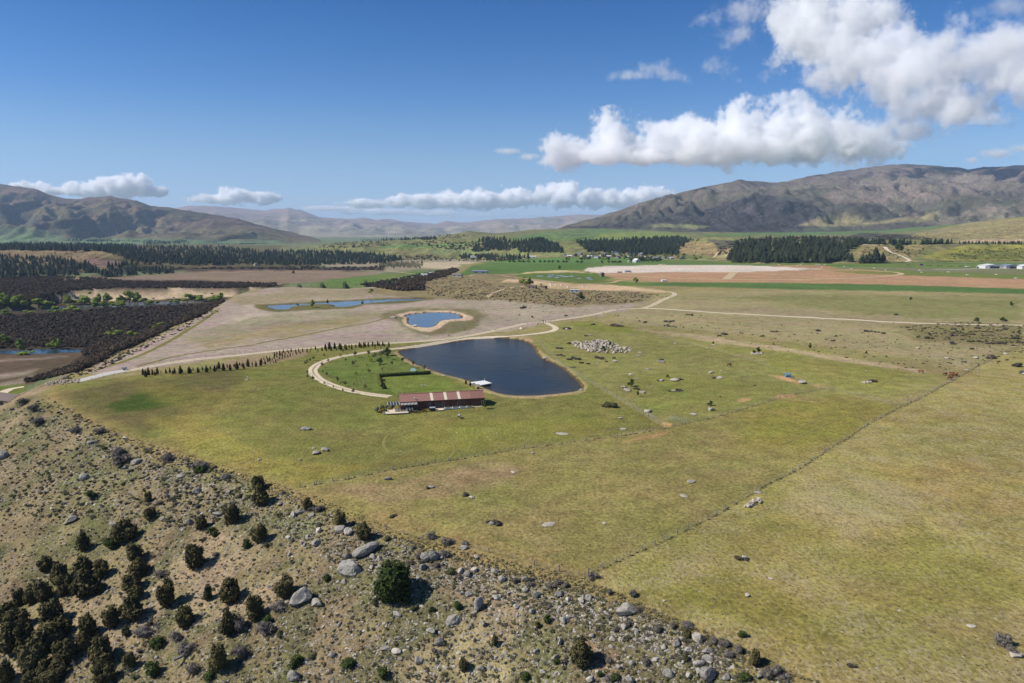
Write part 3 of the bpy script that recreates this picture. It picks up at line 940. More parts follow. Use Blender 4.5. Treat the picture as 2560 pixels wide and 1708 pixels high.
# ------------------------------------------------------------------ haze and clouds
hm, ht, hb = newmat('haze')
ht.nodes.clear()
ho = ht.nodes.new('ShaderNodeOutputMaterial')
hp = ht.nodes.new('ShaderNodeVolumePrincipled')
hp.inputs['Color'].default_value = (.54, .73, 1, 1)
hp.inputs['Density'].default_value = 3.5e-5
hp.inputs['Anisotropy'].default_value = .1
ht.links.new(hp.outputs[0], ho.inputs[1])
hz = MB()
hz.v = [(x, y, z) for x in (-46000, 46000) for y in (-3000, 46000) for z in (-60, 1010)]
hz.f = [(0, 1, 3, 2), (4, 6, 7, 5), (0, 4, 5, 1), (2, 3, 7, 6), (0, 2, 6, 4), (1, 5, 7, 3)]
tag(hz.obj('haze', hm), kind='stuff')

CM, ct_, cb_ = newmat('cloud')
ct_.nodes.clear()
_o = ct_.nodes.new('ShaderNodeOutputMaterial')
_p = ct_.nodes.new('ShaderNodeVolumePrincipled')
_p.inputs['Color'].default_value = (1, 1, 1, 1)
_p.inputs['Density'].default_value = .0065
_p.inputs['Anisotropy'].default_value = 0.0
ct_.links.new(_p.outputs[0], _o.inputs[1])

CM0 = CM.copy()
CM0.node_tree.nodes['Principled Volume'].inputs['Density'].default_value = .0075
CM2 = CM.copy()
CM2.node_tree.nodes['Principled Volume'].inputs['Density'].default_value = .014


def cloud(D, blobs, seed, scale, res=220, amp=2.4, depth=.9, thr=0.0, gain=4.0, mat=None, slant=0.0):
    """a bank of cumulus: blobs given as (pixel, pixel, half width, half height), filled with a grid of vapour"""
    mid = sum(b_[0] for b_ in blobs) / len(blobs)
    B = []
    for px, py, rx, ry in blobs:
        Db = D * (1 + slant * (mid - px) / 1000)
        k = Db / F
        B.append((AtD(px, py, Db), np.array([rx * k, (rx * .5 + ry * .5) * k * depth, ry * k])))
    lo = np.min([c - r * 1.35 for c, r in B], 0)
    hi = np.max([c + r * 1.35 for c, r in B], 0)
    lo[2] = max(lo[2], 1030)
    cen = (lo + hi) / 2
    sz = hi - lo
    m = bpy.data.meshes.new('cloud')
    m.from_pydata([(0, 0, 0)], [], [])
    mat = mat or CM
    m.materials.append(mat)
    ob = inst('cloud', m, cen)
    tag(ob, kind='stuff')
    ng = bpy.data.node_groups.new('cloud', 'GeometryNodeTree')
    ng.interface.new_socket('Geometry', in_out='OUTPUT', socket_type='NodeSocketGeometry')
    n = NT(ng)
    go = n.n('NodeGroupOutput')
    vc = n.n('GeometryNodeVolumeCube')
    vox = max(sz) / res
    vc.inputs['Min'].default_value = -sz / 2
    vc.inputs['Max'].default_value = sz / 2
    for a, s in zip('XYZ', sz):
        vc.inputs['Resolution ' + a].default_value = int(max(14, s / vox))
    pos = n.n('GeometryNodeInputPosition').outputs[0]

    def vm(op, a, b):
        q = n.n('ShaderNodeVectorMath', operation=op)
        n.l(a, q.inputs[0])
        q.inputs[1].default_value = tuple(b)
        return q.outputs['Value'] if op == 'LENGTH' else q.outputs[0]
    off = vm('ADD', pos, (seed * 9173, seed * 3331, 0))
    nz = n.noise(off, 1 / scale, 3, .5)
    nf = n.noise(off, 1 / scale * 4.5, 6, .68, .4)
    e = None
    for c, r in B:
        l = vm('LENGTH', vm('DIVIDE', vm('SUBTRACT', pos, c - cen), r), (0, 0, 0))
        q = n.math('SUBTRACT', 1.0, l)
        if e is None:
            e = q
        else:
            s = n.n('ShaderNodeMath', operation='SMOOTH_MAX')
            n.l(e, s.inputs[0])
            n.l(q, s.inputs[1])
            s.inputs[2].default_value = .12
            e = s.outputs[0]
    f = n.math('ADD', e, n.math('MULTIPLY', n.math('SUBTRACT', nz, .5), amp))
    f = n.math('ADD', f, n.math('MULTIPLY', n.math('SUBTRACT', nf, .5), amp * .8))
    d = n.math('MULTIPLY', n.math('SUBTRACT', f, thr), gain, True)
    n.l(d, vc.inputs['Density'])
    sm = n.n('GeometryNodeSetMaterial')
    sm.inputs['Material'].default_value = mat
    n.l(vc.outputs[0], sm.inputs[0])
    n.l(sm.outputs[0], go.inputs[0])
    md = ob.modifiers.new('vapour', 'NODES')
    md.node_group = ng


cloud(16000, [(1415, 378, 55, 42), (1470, 390, 80, 22), (1535, 345, 58, 50), (1600, 380, 100, 25), (1680, 355, 80, 50), (1780, 360, 90, 45), (1865, 330, 70, 60), (1990, 325, 75, 68), (2090, 345, 80, 55), (2170, 358, 62, 46),
              (2212, 378, 30, 22), (1950, 372, 240, 30), (1650, 390, 160, 18), (1935, 405, 22, 9)], 1, 600, 330, 2.8, .8, slant=.25)
cloud(8200, [(1840, -70, 80, 60), (1960, -80, 100, 70), (2100, -70, 110, 70), (1985, 35, 75, 100), (2060, 70, 110, 90), (2160, 30, 95, 85), (2120, 140, 120, 75), (2230, 150, 120, 70), (2330, 190, 120, 80), (2450, 160, 120, 90), (2560, 150, 90, 120), (2340, 260, 120, 60), (2440, 280, 100, 45),
             (2210, 235, 60, 45), (2290, 330, 95, 32), (2480, 315, 60, 28), (2600, 210, 60, 60)], 2, 340, 340, 2.7, .5, .05, 3.0, CM0, .75)
cloud(7600, [(1560, 192, 45, 14), (1605, 188, 40, 12), (1640, 175, 50, 20), (1690, 192, 40, 14), (1800, 165, 38, 22), (1850, 200, 26, 15), (1930, 190, 25, 18), (1840, 95, 60, 25), (1865, 20, 70, 35), (2060, 185, 48, 32), (1750, 50, 36, 20), (2450, 40, 40, 22), (2510, 20, 60, 26)],
      5, 190, 340, 3.4, .8, .18, .9, None, .6)
cloud(38000, [(920, 510, 60, 9), (1000, 506, 60, 11), (1080, 503, 90, 15), (1200, 500, 90, 20), (1290, 496, 60, 20), (1400, 488, 50, 28), (1480, 498, 60, 20), (1560, 498, 70, 20), (1630, 500, 60, 26)], 3, 620, 340, 2.5, mat=CM2)
cloud(38000, [(70, 470, 50, 14), (130, 478, 40, 10), (240, 474, 70, 17), (310, 467, 62, 24), (385, 478, 36, 13), (540, 497, 60, 11), (590, 491, 46, 18), (650, 495, 40, 14)], 4, 620, 340, 2.5, mat=CM2)
cloud(44000, [(1040, 545, 60, 10), (1100, 540, 60, 16), (1180, 545, 60, 12), (1250, 546, 60, 9), (960, 530, 120, 7), (840, 522, 100, 6), (1330, 545, 50, 10)], 6, 800, 320, 2.0, .9, .05, 2.0)
cloud(14000, [(1270, 378, 35, 8), (1320, 392, 32, 9), (2490, 385, 46, 12), (2430, 400, 24, 10), (2550, 372, 30, 14)], 7, 260, 360, 1.8, 1.0, .05, 1.6)


# ------------------------------------------------------------------ waters
def water_mat(name, deep, rough, bscale, bdist, shallow=None, spec=.5):
    m, t, b = newmat(name)
    n = NT(t)
    p = n.pos()
    if shallow:
        n.l(n.mix(n.attr('Shore').outputs['Fac'], deep, shallow), b.inputs['Base Color'])
    else:
        b.inputs['Base Color'].default_value = deep
    b.inputs['Roughness'].default_value = rough
    b.inputs['IOR'].default_value = 1.33
    b.inputs['Specular IOR Level'].default_value = spec
    w = n.noise(n.mapping(p, (1, .55, 1), .3), bscale, 4, .6)
    w2 = n.noise(p, bscale * .13, 3, .5)
    wind = n.ramp(n.noise(p, .018, 3, .55), .38, .62, .7, 1.1)
    n.l(n.bump(n.math('MULTIPLY', n.math('ADD', w, n.math('MULTIPLY', w2, .8)), wind), bdist), b.inputs['Normal'])
    return m


WM = water_mat('lake_water', (.004, .010, .019, 1), .08, 1.7, .26, (.05, .042, .026, 1), .075)
PM = water_mat('pond_water', (.03, .06, .10, 1), .08, .9, .10, (.10, .09, .07, 1))
RM = water_mat('river_water', (.02, .045, .055, 1), .12, .5, .25)


def water(name, P, z, mat, step):
    xs = [p[0] for p in P]
    ys = [p[1] for p in P]
    nx = int((max(xs) - min(xs)) / step) + 2
    ny = int((max(ys) - min(ys)) / step) + 2
    gx = np.linspace(min(xs), max(xs), nx)
    gy = np.linspace(min(ys), max(ys), ny)
    X, Y = np.meshgrid(gx, gy)
    X, Y = X.ravel(), Y.ravel()
    d = dseg(X, Y, P)
    ins_ = inpoly(X, Y, P)
    d = np.where(ins_, d, -d)
    Q = gridquads(ny, nx)
    Q = Q[(d[Q] > -step * 1.2).any(1)]
    used = np.unique(Q)
    mp = np.full(len(X), -1)
    mp[used] = np.arange(len(used))
    m = npmesh(name, np.stack([X[used], Y[used], np.full(len(used), 0.0)], 1), mp[Q], mat)
    a = m.attributes.new('Shore', 'FLOAT', 'POINT')
    a.data.foreach_set('value', np.exp(-np.maximum(d[used], 0) / 5.0).astype(np.float32))
    o = inst(name, m, (0, 0, z))
    tag(o, kind='structure')


water('lake', WATERS['lake'], -.42, WM, 2.0)
water('pond', WATERS['pond'], -.42, PM, 2.5)
water('pond', WATERS['long'], -.42, PM, 4.0)
for R in RIV:
    water('river', R, LOW - .5, RM, 8.0)
# little settling ponds in the green hollow
for i, (x, y, w, h) in enumerate([(1350, 691, 11, 1.4), (1374, 693, 9, 1.2), (1377, 688.5, 12, 1.2), (1399, 690, 14, 1.2), (1393, 695, 8, 1.1), (1413, 692.5, 11, 1.2), (1427, 691.5, 10, 1.5), (1447, 697, 8, 1.1), (1471, 695.5, 9, 1.4), (1475, 699, 9, 1.2)]):
    P = [tuple(P0(x + math.cos(t) * w * (.8 + .2 * math.sin(3 * t + i)), y + math.sin(t) * h, .02)[:2]) for t in np.linspace(0, 2 * math.pi, 16, endpoint=False)]
    m = bpy.data.meshes.new('settling_pond')
    zt = max(hgt(*q) for q in P) + .12
    m.from_pydata([(p[0], p[1], zt) for p in P], [], [tuple(range(len(P)))])
    m.materials.append(PM)
    tag(inst('settling_pond', m), kind='structure')

# ------------------------------------------------------------------ roads and tracks
GRAV = simple('gravel', C(214, 198, 170), .14, .8, .95, 0, .1, 6, False)
DIRT = simple('dirt_track', C(196, 172, 134), .18, .5, .95, 0, .1, 6, False)
CHIP = simple('pale_chip', C(196, 190, 182), .10, .8, .95, 0, .1, 6, False)
GTRK = simple('worn_grass', C(122, 116, 62), .2, .4, .95, 0, .1, 6, False)
EARTH = simple('bare_earth', C(196, 160, 112), .2, .4, .95, 0, .1, 6, False)


def worldline(pts, z=None, step=3.0, n=2):
    W_ = []
    for p in pts:
        l = hit(p[0], p[1])
        if l is not None:
            W_.append(np.array((l.x, l.y)))
    W_ = smooth(W_, n, False)
    out = [W_[0]]
    for a, b in zip(W_[:-1], W_[1:]):
        L = np.linalg.norm(b - a)
        k = max(1, int(L / step))
        for i in range(1, k + 1):
            out.append(a + (b - a) * i / k)
    return np.array(out)


def strip(name, pts, width, mat, lift=.05, step=3.0, ww=.12, onto=False, n=2):
    c = worldline(pts, step=step, n=n)
    t = np.gradient(c, axis=0)
    t /= np.linalg.norm(t, axis=1)[:, None] + 1e-9
    nrm = np.stack([-t[:, 1], t[:, 0]], 1)
    wv = width * (1 + ww * 2 * (fbm(c[:, 0] / 6, c[:, 1] / 6, 3) - .5))
    k = 7
    V_ = []
    for j in range(k):
        s = (j / (k - 1) - .5)
        e = (fbm(c[:, 0] / 2.0 + j * 9, c[:, 1] / 2.0, 2) - .5) * .5 if j in (0, k - 1) else 0
        p = c + nrm * (wv * s + e)[:, None]
        if onto:
            z = np.array([down(a, b) for a, b in p]) + lift
        else:
            z = height(p[:, 0], p[:, 1]) + lift
        crown = 0 if j in (0, k - 1) else .03
        V_.append(np.concatenate([p, (z + crown)[:, None]], 1))
    V_ = np.stack(V_, 1).reshape(-1, 3)
    m = npmesh(name, V_, gridquads(len(c), k), mat, True)
    o = inst(name, m)
    tag(o, kind='structure')
    return c


drive = [(184, 956), (199, 952), (250, 938), (310, 929), (340, 924), (400, 912), (520, 889), (640, 883.5), (722, 874), (803, 868), (885, 861), (980, 858), (1048, 854), (1130, 846), (1185, 838), (1280, 818), (1315, 808), (1362, 805), (1416, 797),
         (1471, 790), (1511, 781), (1541, 774), (1580, 772), (1615, 771), (1660, 748), (1686, 739), (1688, 734), (1678, 730), (1634, 727), (1580, 722), (1500, 714), (1440, 711)]
drive[6:8] = [(460, 902), (520, 896), (580, 890), (640, 883.5)]
strip('gravel_road', drive, 4.4, GRAV)
strip('gravel_road', [(1612, 771), (1688, 774.5), (1770, 781), (1920, 789), (2083, 797), (2247, 807), (2356, 810), (2560, 814), (2900, 820)], 5.5, GRAV)
MIDG = simple('wheel_rut_grass', C(158, 146, 106), .25, .6, .95, 0, .1, 6, False)
strip('track_middle', drive[3:], .8, MIDG, .10, 3.0, .8)
strip('track_middle', [(1157, 847), (1103, 856), (1035, 868), (980, 873), (940, 878), (885, 886), (831, 896), (797, 909), (783, 921), (781, 932), (793, 945), (817, 959), (858, 973), (912, 985), (975, 992)], .6, MIDG, .115, 3.0, .8)
strip('pale_forecourt', [(186, 955), (220, 947), (270, 934), (315, 927)], 7.0, CHIP, .09)
strip('driveway', [(1362, 806), (1373, 811), (1387, 817), (1391, 822), (1383, 828), (1350, 834), (1329, 836), (1280, 841), (1225, 842.5), (1157, 847), (1103, 856), (1035, 868), (980, 873), (940, 878), (885, 886), (831, 896), (797, 909), (783, 921), (781, 932), (793, 945), (817, 959), (858, 973), (912, 985), (975, 992)], 4.2, GRAV, .06)
strip('field_track', [(1478, 681), (1520, 686), (1600, 692), (1700, 697), (1830, 699.5), (1960, 700), (2050, 699), (2180, 694), (2240, 689), (2258, 685), (2240, 681), (2190, 677.5), (2100, 674.5), (1990, 672)], 9, DIRT, .2, 10)
strip('field_track', [(1816, 699), (1826, 690), (1836, 680.5)], 12, DIRT, .3, 10)
strip('field_track', [(1840, 683), (1900, 685), (2000, 689), (2180, 692)], 6, DIRT, .2, 10)
strip('field_track', [(1920, 686), (2020, 694), (2055, 699)], 5, DIRT, .2, 10)
strip('field_track', [(1650, 661), (1654, 664), (1662, 662)], 9, DIRT, .3, 10)
strip('field_track', [(1175, 690), (1185, 684), (1260, 690), (1330, 698), (1400, 707)], 5, DIRT, .15, 6)
strip('field_track', [(1440, 711), (1480, 709), (1530, 708), (1545, 702), (1565, 700)], 5, DIRT, .15, 6)
strip('field_track', [(1218, 744), (1226, 735), (1250, 725), (1290, 718), (1330, 712), (1385, 706)], 4, DIRT, .15, 4)
strip('field_track', [(900, 676), (970, 678), (1040, 686)], 6, DIRT, .2, 8)
strip('hill_track', [(2118, 609), (2170, 613), (2208, 617), (2215, 622), (2222, 629), (2245, 637), (2268, 648), (2276, 652), (2262, 655)], 8, GRAV, .6, 6, onto=True)
strip('hill_track', [(1783, 645), (1792, 635), (1800, 628)], 6, DIRT, .6, 6, onto=True)
strip('garden_path', [(-40, 1005), (0, 988), (12, 978), (30, 972), (60, 967)], 6.5, GRAV, .1, 3)
# grass two-track across the pale flat
strip('grass_track', [(240, 926), (330, 898), (400, 866), (460, 832), (510, 800), (545, 775)], 3.2, GTRK, .04)
strip('grass_track', [(640, 860), (760, 838), (860, 818), (920, 808), (970, 795)], 2.6, GTRK, .04)
strip('grass_track', [(345, 915), (450, 888), (560, 872), (640, 862)], 2.2, GTRK, .04)
WTRK = simple('faded_wheel_marks', C(134, 128, 72), .15, .4, .95, 0, .1, 6, False)
for w_ in ([(975, 1135), (955, 1110), (970, 1085), (1010, 1072), (1060, 1066)], [(1085, 1170), (1120, 1150), (1140, 1125), (1130, 1105)], [(1168, 1132), (1175, 1115), (1195, 1102), (1215, 1096)], [(700, 975), (760, 955), (800, 950)], [(690, 990), (750, 965), (805, 958)], [(1290, 1118), (1325, 1100), (1332, 1085), (1300, 1072)],
           [(1990, 1075), (2080, 1030), (2130, 1010)], [(1960, 1110), (2060, 1060), (2150, 1030)], [(2200, 965), (2235, 945), (2245, 920)], [(2190, 967), (2225, 948), (2236, 925)], [(430, 965), (500, 950), (600, 945)]):
    strip('wheel_marks', w_, .9, WTRK, .035, 1.5)
strip('runway', [(2200, 673), (2330, 675), (2560, 680), (2900, 688)], 20, simple('runway_turf', C(132, 126, 98), .1, .02, .95, 0, .1, 4, False), .15, 20)
strip('taxiway', [(2335, 673.3), (2370, 674.5), (2420, 673), (2470, 672), (2560, 672.5)], 9, CHIP, .2, 15)


# ------------------------------------------------------------------ wording that singles things out
MARKS = [(918, 1370, 'long flat-topped slab'), (874, 1425, 'big blocky boulder'), (756, 1480, 'huge tilted boulder'), (1070, 1385, 'cleft outcrop'), (1195, 1505, 'upright green slab'), (1140, 1545, 'leaning pair of slabs'), (1566, 1515, 'white dome boulder'),
         (1743, 1585, 'square pale boulder'), (1770, 1675, 'pyramid boulder'), (986, 1455, 'bright green bush'), (1449, 1624, 'broad bush at the lower edge'), (625, 1165, 'orange marker'), (1465, 1440, 'fence corner'), (745, 1218, 'paddock fence end'),
         (8, 1130, 'boulder at the left edge'), (343, 1150, 'block under the left brow'), (177, 1296, 'sloping boulder'), (316, 1325, 'big bush on the left slope'), (580, 1280, 'round bush under the marker'), (487, 1390, 'two-lobed bush'),
         (120, 1560, 'dense bush thicket'), (450, 1540, 'dead grey branches'), (90, 985, 'terrace corner'), (1100, 1010, 'barn'), (1180, 965, 'white jetty'), (1000, 935, 'hedge'), (1310, 700, 'round willow'), (1580, 705, 'white sheds'), (1500, 868, 'great rock pile'),
         (1686, 945, 'largest dome of rock'), (1528, 1005, 'spreading lakeside shrub'), (1885, 1257, 'stone heap'), (2445, 918, 'bare tree'), (2385, 940, 'brown cattle'), (1970, 940, 'blue trough'), (1060, 800, 'round pond'), (800, 755, 'long pond'), (1150, 690, 'hilltop house'),
         (2480, 830, 'shrubby rise'), (2300, 805, 'straight gravel road'), (1630, 770, 'road fork'), (1660, 1060, 'sandy gateway'), (2070, 980, 'field gates'), (1320, 940, 'lake'), (1230, 1305, 'rock with two shrubs'), (1180, 1240, 'rock in mid paddock'), (2535, 1625, 'shrub at the right edge'),
         (1855, 1392, 'white rock with shrubs'), (300, 760, 'river willows'), (560, 740, 'head of the scrub'), (640, 700, 'brown flat'), (880, 690, 'green flat'), (1400, 640, 'village'), (1960, 625, 'dark pine block'), (2480, 665, 'hangars'), (2460, 606, 'shelter hedge'),
         (1080, 650, 'gravel cliffs'), (200, 610, 'pine-topped bank'), (420, 740, 'pale river cliff'), (1540, 900, 'rock pile foot'), (1900, 880, 'small trees on rocks'), (2245, 630, 'white hill track'), (1330, 850, 'lake head')]
_used = {}


def where(desc, px, py):
    """a label that tells a thing by the landmark beside it"""
    ds = sorted(((px - x) ** 2 + ((py - y) * 1.4) ** 2, nm, px - x, py - y) for x, y, nm in MARKS)

    def rel(k):
        d, nm, dx, dy = ds[k]
        d = math.sqrt(d)
        far_ = 'just ' if d < 45 else ('' if d < 110 else 'well ')
        if abs(dx) > 2.2 * abs(dy):
            w = 'left of' if dx < 0 else 'right of'
        elif abs(dy) > 2.2 * abs(dx):
            w = 'above' if dy < 0 else 'below'
        else:
            w = ('above' if dy < 0 else 'below') + ' and ' + ('left of' if dx < 0 else 'right of')
        return far_ + w + ' the ' + nm
    for t in [desc + ' ' + rel(0), desc + ' ' + rel(1), desc + ' between the ' + ds[0][1] + ' and the ' + ds[1][1], desc + ' ' + rel(2), desc + ' between the ' + ds[0][1] + ' and the ' + ds[2][1], desc + ' between the ' + ds[1][1] + ' and the ' + ds[2][1]]:
        if len(t.split()) <= 16 and t not in _used:
            _used[t] = 1
            return t
    for j in (2, 3, 4):
        for k in (3, 4, 5):
            t = desc + ' between the ' + ds[j][1] + ' and the ' + ds[k][1]
            if j < k and len(t.split()) <= 16 and t not in _used:
                _used[t] = 1
                return t
    t = desc + ' ' + rel(0)
    return ' '.join(t.split()[:16])


def wlabel(desc, x, y, z):
    a, b = proj(np.array([x]), np.array([y]), np.array([z]))
    return where(desc, float(a[0]), float(b[0]))



# ------------------------------------------------------------------ stones
def rock_mesh(name, seed, sub, mat, flat=.75, cuts=11):
    rg = np.random.default_rng(seed)
    bm = bmesh.new()
    bmesh.ops.create_icosphere(bm, subdivisions=sub, radius=1.0)
    P = np.array([v.co for v in bm.verts])
    for _ in range(cuts):
        nv = rg.normal(size=3)
        nv /= np.linalg.norm(nv)
        d = rg.uniform(.5, .85)
        s = P @ nv - d
        P = P - np.where(s > 0, s, 0)[:, None] * nv * .92
    P += (np.stack([fbm(P[:, 0] * 2.1 + seed + 9 * i, P[:, 1] * 2.1 + P[:, 2] * 1.7, 3) for i in range(3)], 1) - .5) * .22
    P *= np.array([1, rg.uniform(.6, .9), flat * rg.uniform(.8, 1.15)]) * .55
    for v, p in zip(bm.verts, P):
        v.co = p
    m = bpy.data.meshes.new(name)
    bm.to_mesh(m)
    bm.free()
    m.materials.append(mat)
    return m


def rock_mat(name, c1, c2, c3):
    m, t, b = newmat(name)
    n = NT(t)
    co = n.n('ShaderNodeTexCoord').outputs['Object']
    oi = n.n('ShaderNodeObjectInfo')
    p = n.pos()
    a = n.noise(p, 2.6, 6, .65)
    d = n.noise(p, 9.0, 4, .65)
    c = n.mix(n.ramp(a, .38, .62), c1, c2)
    c = n.mix(n.math('MULTIPLY', n.ramp(d, .56, .66), .85), c, c3)
    v = n.ramp(oi.outputs['Random'], 0, 1, .72, 1.2, False)
    cc = n.n('ShaderNodeCombineColor')
    for i in range(3):
        n.l(v, cc.inputs[i])
    n.l(n.mix(1.0, c, cc.outputs[0], 'MULTIPLY'), b.inputs['Base Color'])
    b.inputs['Roughness'].default_value = .9
    b.inputs['Specular IOR Level'].default_value = .15
    n.l(n.bump(n.math('ADD', a, n.math('MULTIPLY', d, .5)), .10), b.inputs['Normal'])
    return m


ROCKM = rock_mat('lichened_rock', (.34, .315, .27, 1), (.19, .172, .148, 1), (.52, .50, .42, 1))
PALEM = rock_mat('pale_rock', (.44, .40, .33, 1), (.33, .29, .24, 1), (.54, .51, .42, 1))
ROCKS = [rock_mesh('boulder', 20 + i, 3, ROCKM) for i in range(7)]
PROCKS = [rock_mesh('boulder', 40 + i, 3, PALEM, .62) for i in range(5)]
SMALL = [rock_mesh('stone', 60 + i, 1, PALEM if i % 3 == 0 else ROCKM, .7, 8) for i in range(6)]
_rr = random.Random(11)


def boulder(px, py, wpx, label, group=None, pale=False, hw=None, tilt=None, name='boulder', deep=.25, rz=None, idx=None):
    """a boulder whose foot shows at (px, py) and which is wpx photo pixels wide"""
    l = hit(px, py)
    dist = (l - Vector((0, 0, CH))).length
    w = wpx * dist / F
    k = (PROCKS if pale else ROCKS)
    m = k[_rr.randrange(len(k)) if idx is None else idx]
    h = w * (hw or _rr.uniform(.75, 1.1))
    rot = (0, 0, _rr.uniform(0, 6.3) if rz is None else rz)
    if tilt:
        rot = (tilt[0], tilt[1], tilt[2])
    o = inst(name, m, (l.x, l.y, l.z + h * .30 * (1 - deep) - h * .05), sc=(w, w, h), rot=rot)
    return tag(o, label, 'boulder', group)


# named boulders on the brow and slope
for a in [
    (918, 1380, 66, 'long flat-topped grey slab beside the dark bush on the slope brow', .55, (.0, -.25, .35), 0),
    (869, 1398, 24, 'squat cracked boulder just left of the long flat slab', 1.1, None, 1),
    (874, 1434, 54, 'big blocky grey boulder with a dark undercut, below the long slab', .95, (.1, .1, .1), 2),
    (756, 1502, 62, 'huge tilted grey boulder leaning beside a dark bush on the slope', .85, (.0, -.55, .3), 3),
    (1066, 1400, 30, 'pointed pale outcrop rock, tallest of the cleft outcrop at the brow', 1.5, (.3, .2, .6), 4),
    (1086, 1398, 26, 'split outcrop rock leaning on the pointed one at the brow', 1.5, (.2, -.5, .2), 5),
    (1058, 1420, 22, 'low block at the foot of the cleft outcrop', 1.0, None, 6),
    (1160, 1373, 22, 'pale rounded boulder on the fence line above the slope', .7, None, 0),
    (1195, 1520, 32, 'upright lichen-green slab leaning left in mid slope', 1.5, (.2, -.6, .7), 1),
    (1130, 1556, 32, 'slanting grey slab, left one of a leaning pair', .7, (.2, -.75, .5), 2),
    (1146, 1552, 24, 'slanting grey slab, right one of a leaning pair', .7, (.2, -.85, .5), 3),
    (1236, 1432, 24, 'round lichened boulder at the right end of the upper boulder row', .95, None, 4),
    (1256, 1451, 20, 'small square boulder below the upper boulder row', 1, None, 5),
    (1566, 1535, 54, 'great white dome-shaped boulder standing on the brow', .95, (0, 0, .4), 'p0'),
    (1743, 1600, 32, 'square pale boulder beside an upright dark bush near the brow', 1.0, None, 'p1'),
    (1770, 1692, 44, 'pyramid-shaped grey boulder near the lower edge of the photo', 1.15, (0, .1, .9), 6),
    (1749, 1663, 28, 'dark grey boulder behind the pyramid-shaped boulder', .8, None, 0),
    (1767, 1631, 22, 'round grey boulder right of the rubble below the brow', .95, None, 1),
    (1397, 1487, 24, 'boulder with a grey shrub on top near the fence corner', .7, None, 2),
    (1341, 1493, 24, 'angular boulder left of the fence corner', .95, None, 3),
    (1314, 1477, 20, 'pale boulder with bramble on it left of the fence corner', 1.1, None, 4),
    (8, 1146, 30, 'broad grey boulder cut by the left edge of the photo', .9, None, 5),
    (343, 1157, 26, 'grey block on the upper left slope near the brow', .7, (.1, -.3, 0), 6),
    (230, 1109, 18, 'flat grey slab just under the left brow', .6, None, 0),
    (177, 1305, 28, 'sloping boulder beside scrub on the left slope', .7, (0, -.4, .2), 1),
    (734, 1698, 26, 'dark pointed rock at the lower edge below a green bush', 1.3, (0, -.4, .2), 2),
    (493, 1233, 20, 'angular block under the orange marker on the left slope', 1.1, None, 3),
    (545, 1288, 24, 'grey boulder left of a large dark bush', .8, None, 4),
]:
    px, py, w, lab, hw, tl, ix = a
    if isinstance(ix, str):
        boulder(px, py, w, lab, None, True, hw, tl, idx=int(ix[1]))
    else:
        boulder(px, py, w, lab, None, False, hw, tl, idx=ix)
SLOPELAB = 'grey lichened boulder lying among smaller stones on the stony hillside'
SLOPEGRP = 'boulders on the stony hillside'
_placed = [(790, 1360, 24), (846, 1324, 22), (797, 1330, 20), (832, 1640, 18), (1046, 1655, 27), (1204, 1672, 18), (1077, 1580, 22), (1100, 1608, 24), (1168, 1438, 22), (1150, 1430, 20), (1186, 1428, 18), (1171, 1490, 22), (1208, 1562, 18), (991, 1540, 24),
           (991, 1632, 22), (790, 1512, 28), (212, 1197, 20), (369, 1197, 14), (452, 1193, 17), (283, 1313, 20), (474, 1310, 18), (850, 1330, 30), (870, 1335, 26), (780, 1290, 20), (750, 1282, 22), (735, 1290, 20), (860, 1458, 16), (700, 1262, 16),
           (1560, 1570, 20), (1590, 1580, 18), (1530, 1600, 16), (1620, 1600, 16), (1660, 1620, 18), (1690, 1612, 20), (1720, 1628, 18), (1670, 1690, 24), (1720, 1690, 20), (1640, 1650, 18), (1580, 1660, 16), (1815, 1695, 20), (1530, 1620, 14), (1480, 1590, 16), (1420, 1545, 18), (1452, 1505, 20),
           (1400, 1610, 18), (1390, 1650, 22), (1340, 1630, 16), (1475, 1700, 22), (1575, 1702, 20), (1420, 1500, 16), (1470, 1498, 18), (1290, 1520, 18), (1330, 1530, 16), (1190, 1395, 14), (1100, 1395, 16), (930, 1420, 14), (720, 1345, 14), (660, 1560, 14)]
for p in _placed:
    _pl = _rr.random() < .4
    boulder(p[0], p[1], p[2] * 1.05, where(('large ' if p[2] > 21 else '') + ('pale' if _pl else 'grey') + ' boulder', p[0], p[1]), SLOPEGRP, _pl)
HILL = [(0, 1020), (128, 990), (170, 1022), (240, 1064), (330, 1100), (450, 1144), (560, 1174), (640, 1196), (700, 1226), (800, 1268), (900, 1314), (1000, 1350), (1180, 1402), (1400, 1456), (1560, 1510), (1700, 1576), (1850, 1640), (1990, 1700), (2010, 1730), (-30, 1730), (-30, 1020)]
BROW = [(170, 1022), (330, 1100), (560, 1174), (700, 1226), (900, 1314), (1180, 1402), (1560, 1510), (1850, 1640), (1800, 1690), (1500, 1580), (1150, 1480), (850, 1420), (620, 1290), (400, 1210), (200, 1120), (60, 1060)]
for i, (x, y, z) in enumerate(scatter(HILL, 45, 3) + scatter(BROW, 58, 4) + scatter([(1000, 1450), (1900, 1650), (1900, 1708), (900, 1708)], 20, 5)):
    w = .55 + 1.15 * _rr.random() ** 2.2
    _pl = _rr.random() < .35
    o = inst('boulder', (PROCKS if _pl else ROCKS)[_rr.randrange(5)], (x, y, z + w * .12), sc=(w * _rr.uniform(.8, 1.5), w, w * _rr.uniform(.6, 1.2)), rot=(_rr.uniform(-.3, .3), _rr.uniform(-.6, .1), _rr.uniform(0, 6.3)))
    tag(o, wlabel(('small ' if w < .8 else '') + ('pale' if _pl else 'grey') + ' boulder', x, y, z), 'boulder', SLOPEGRP)

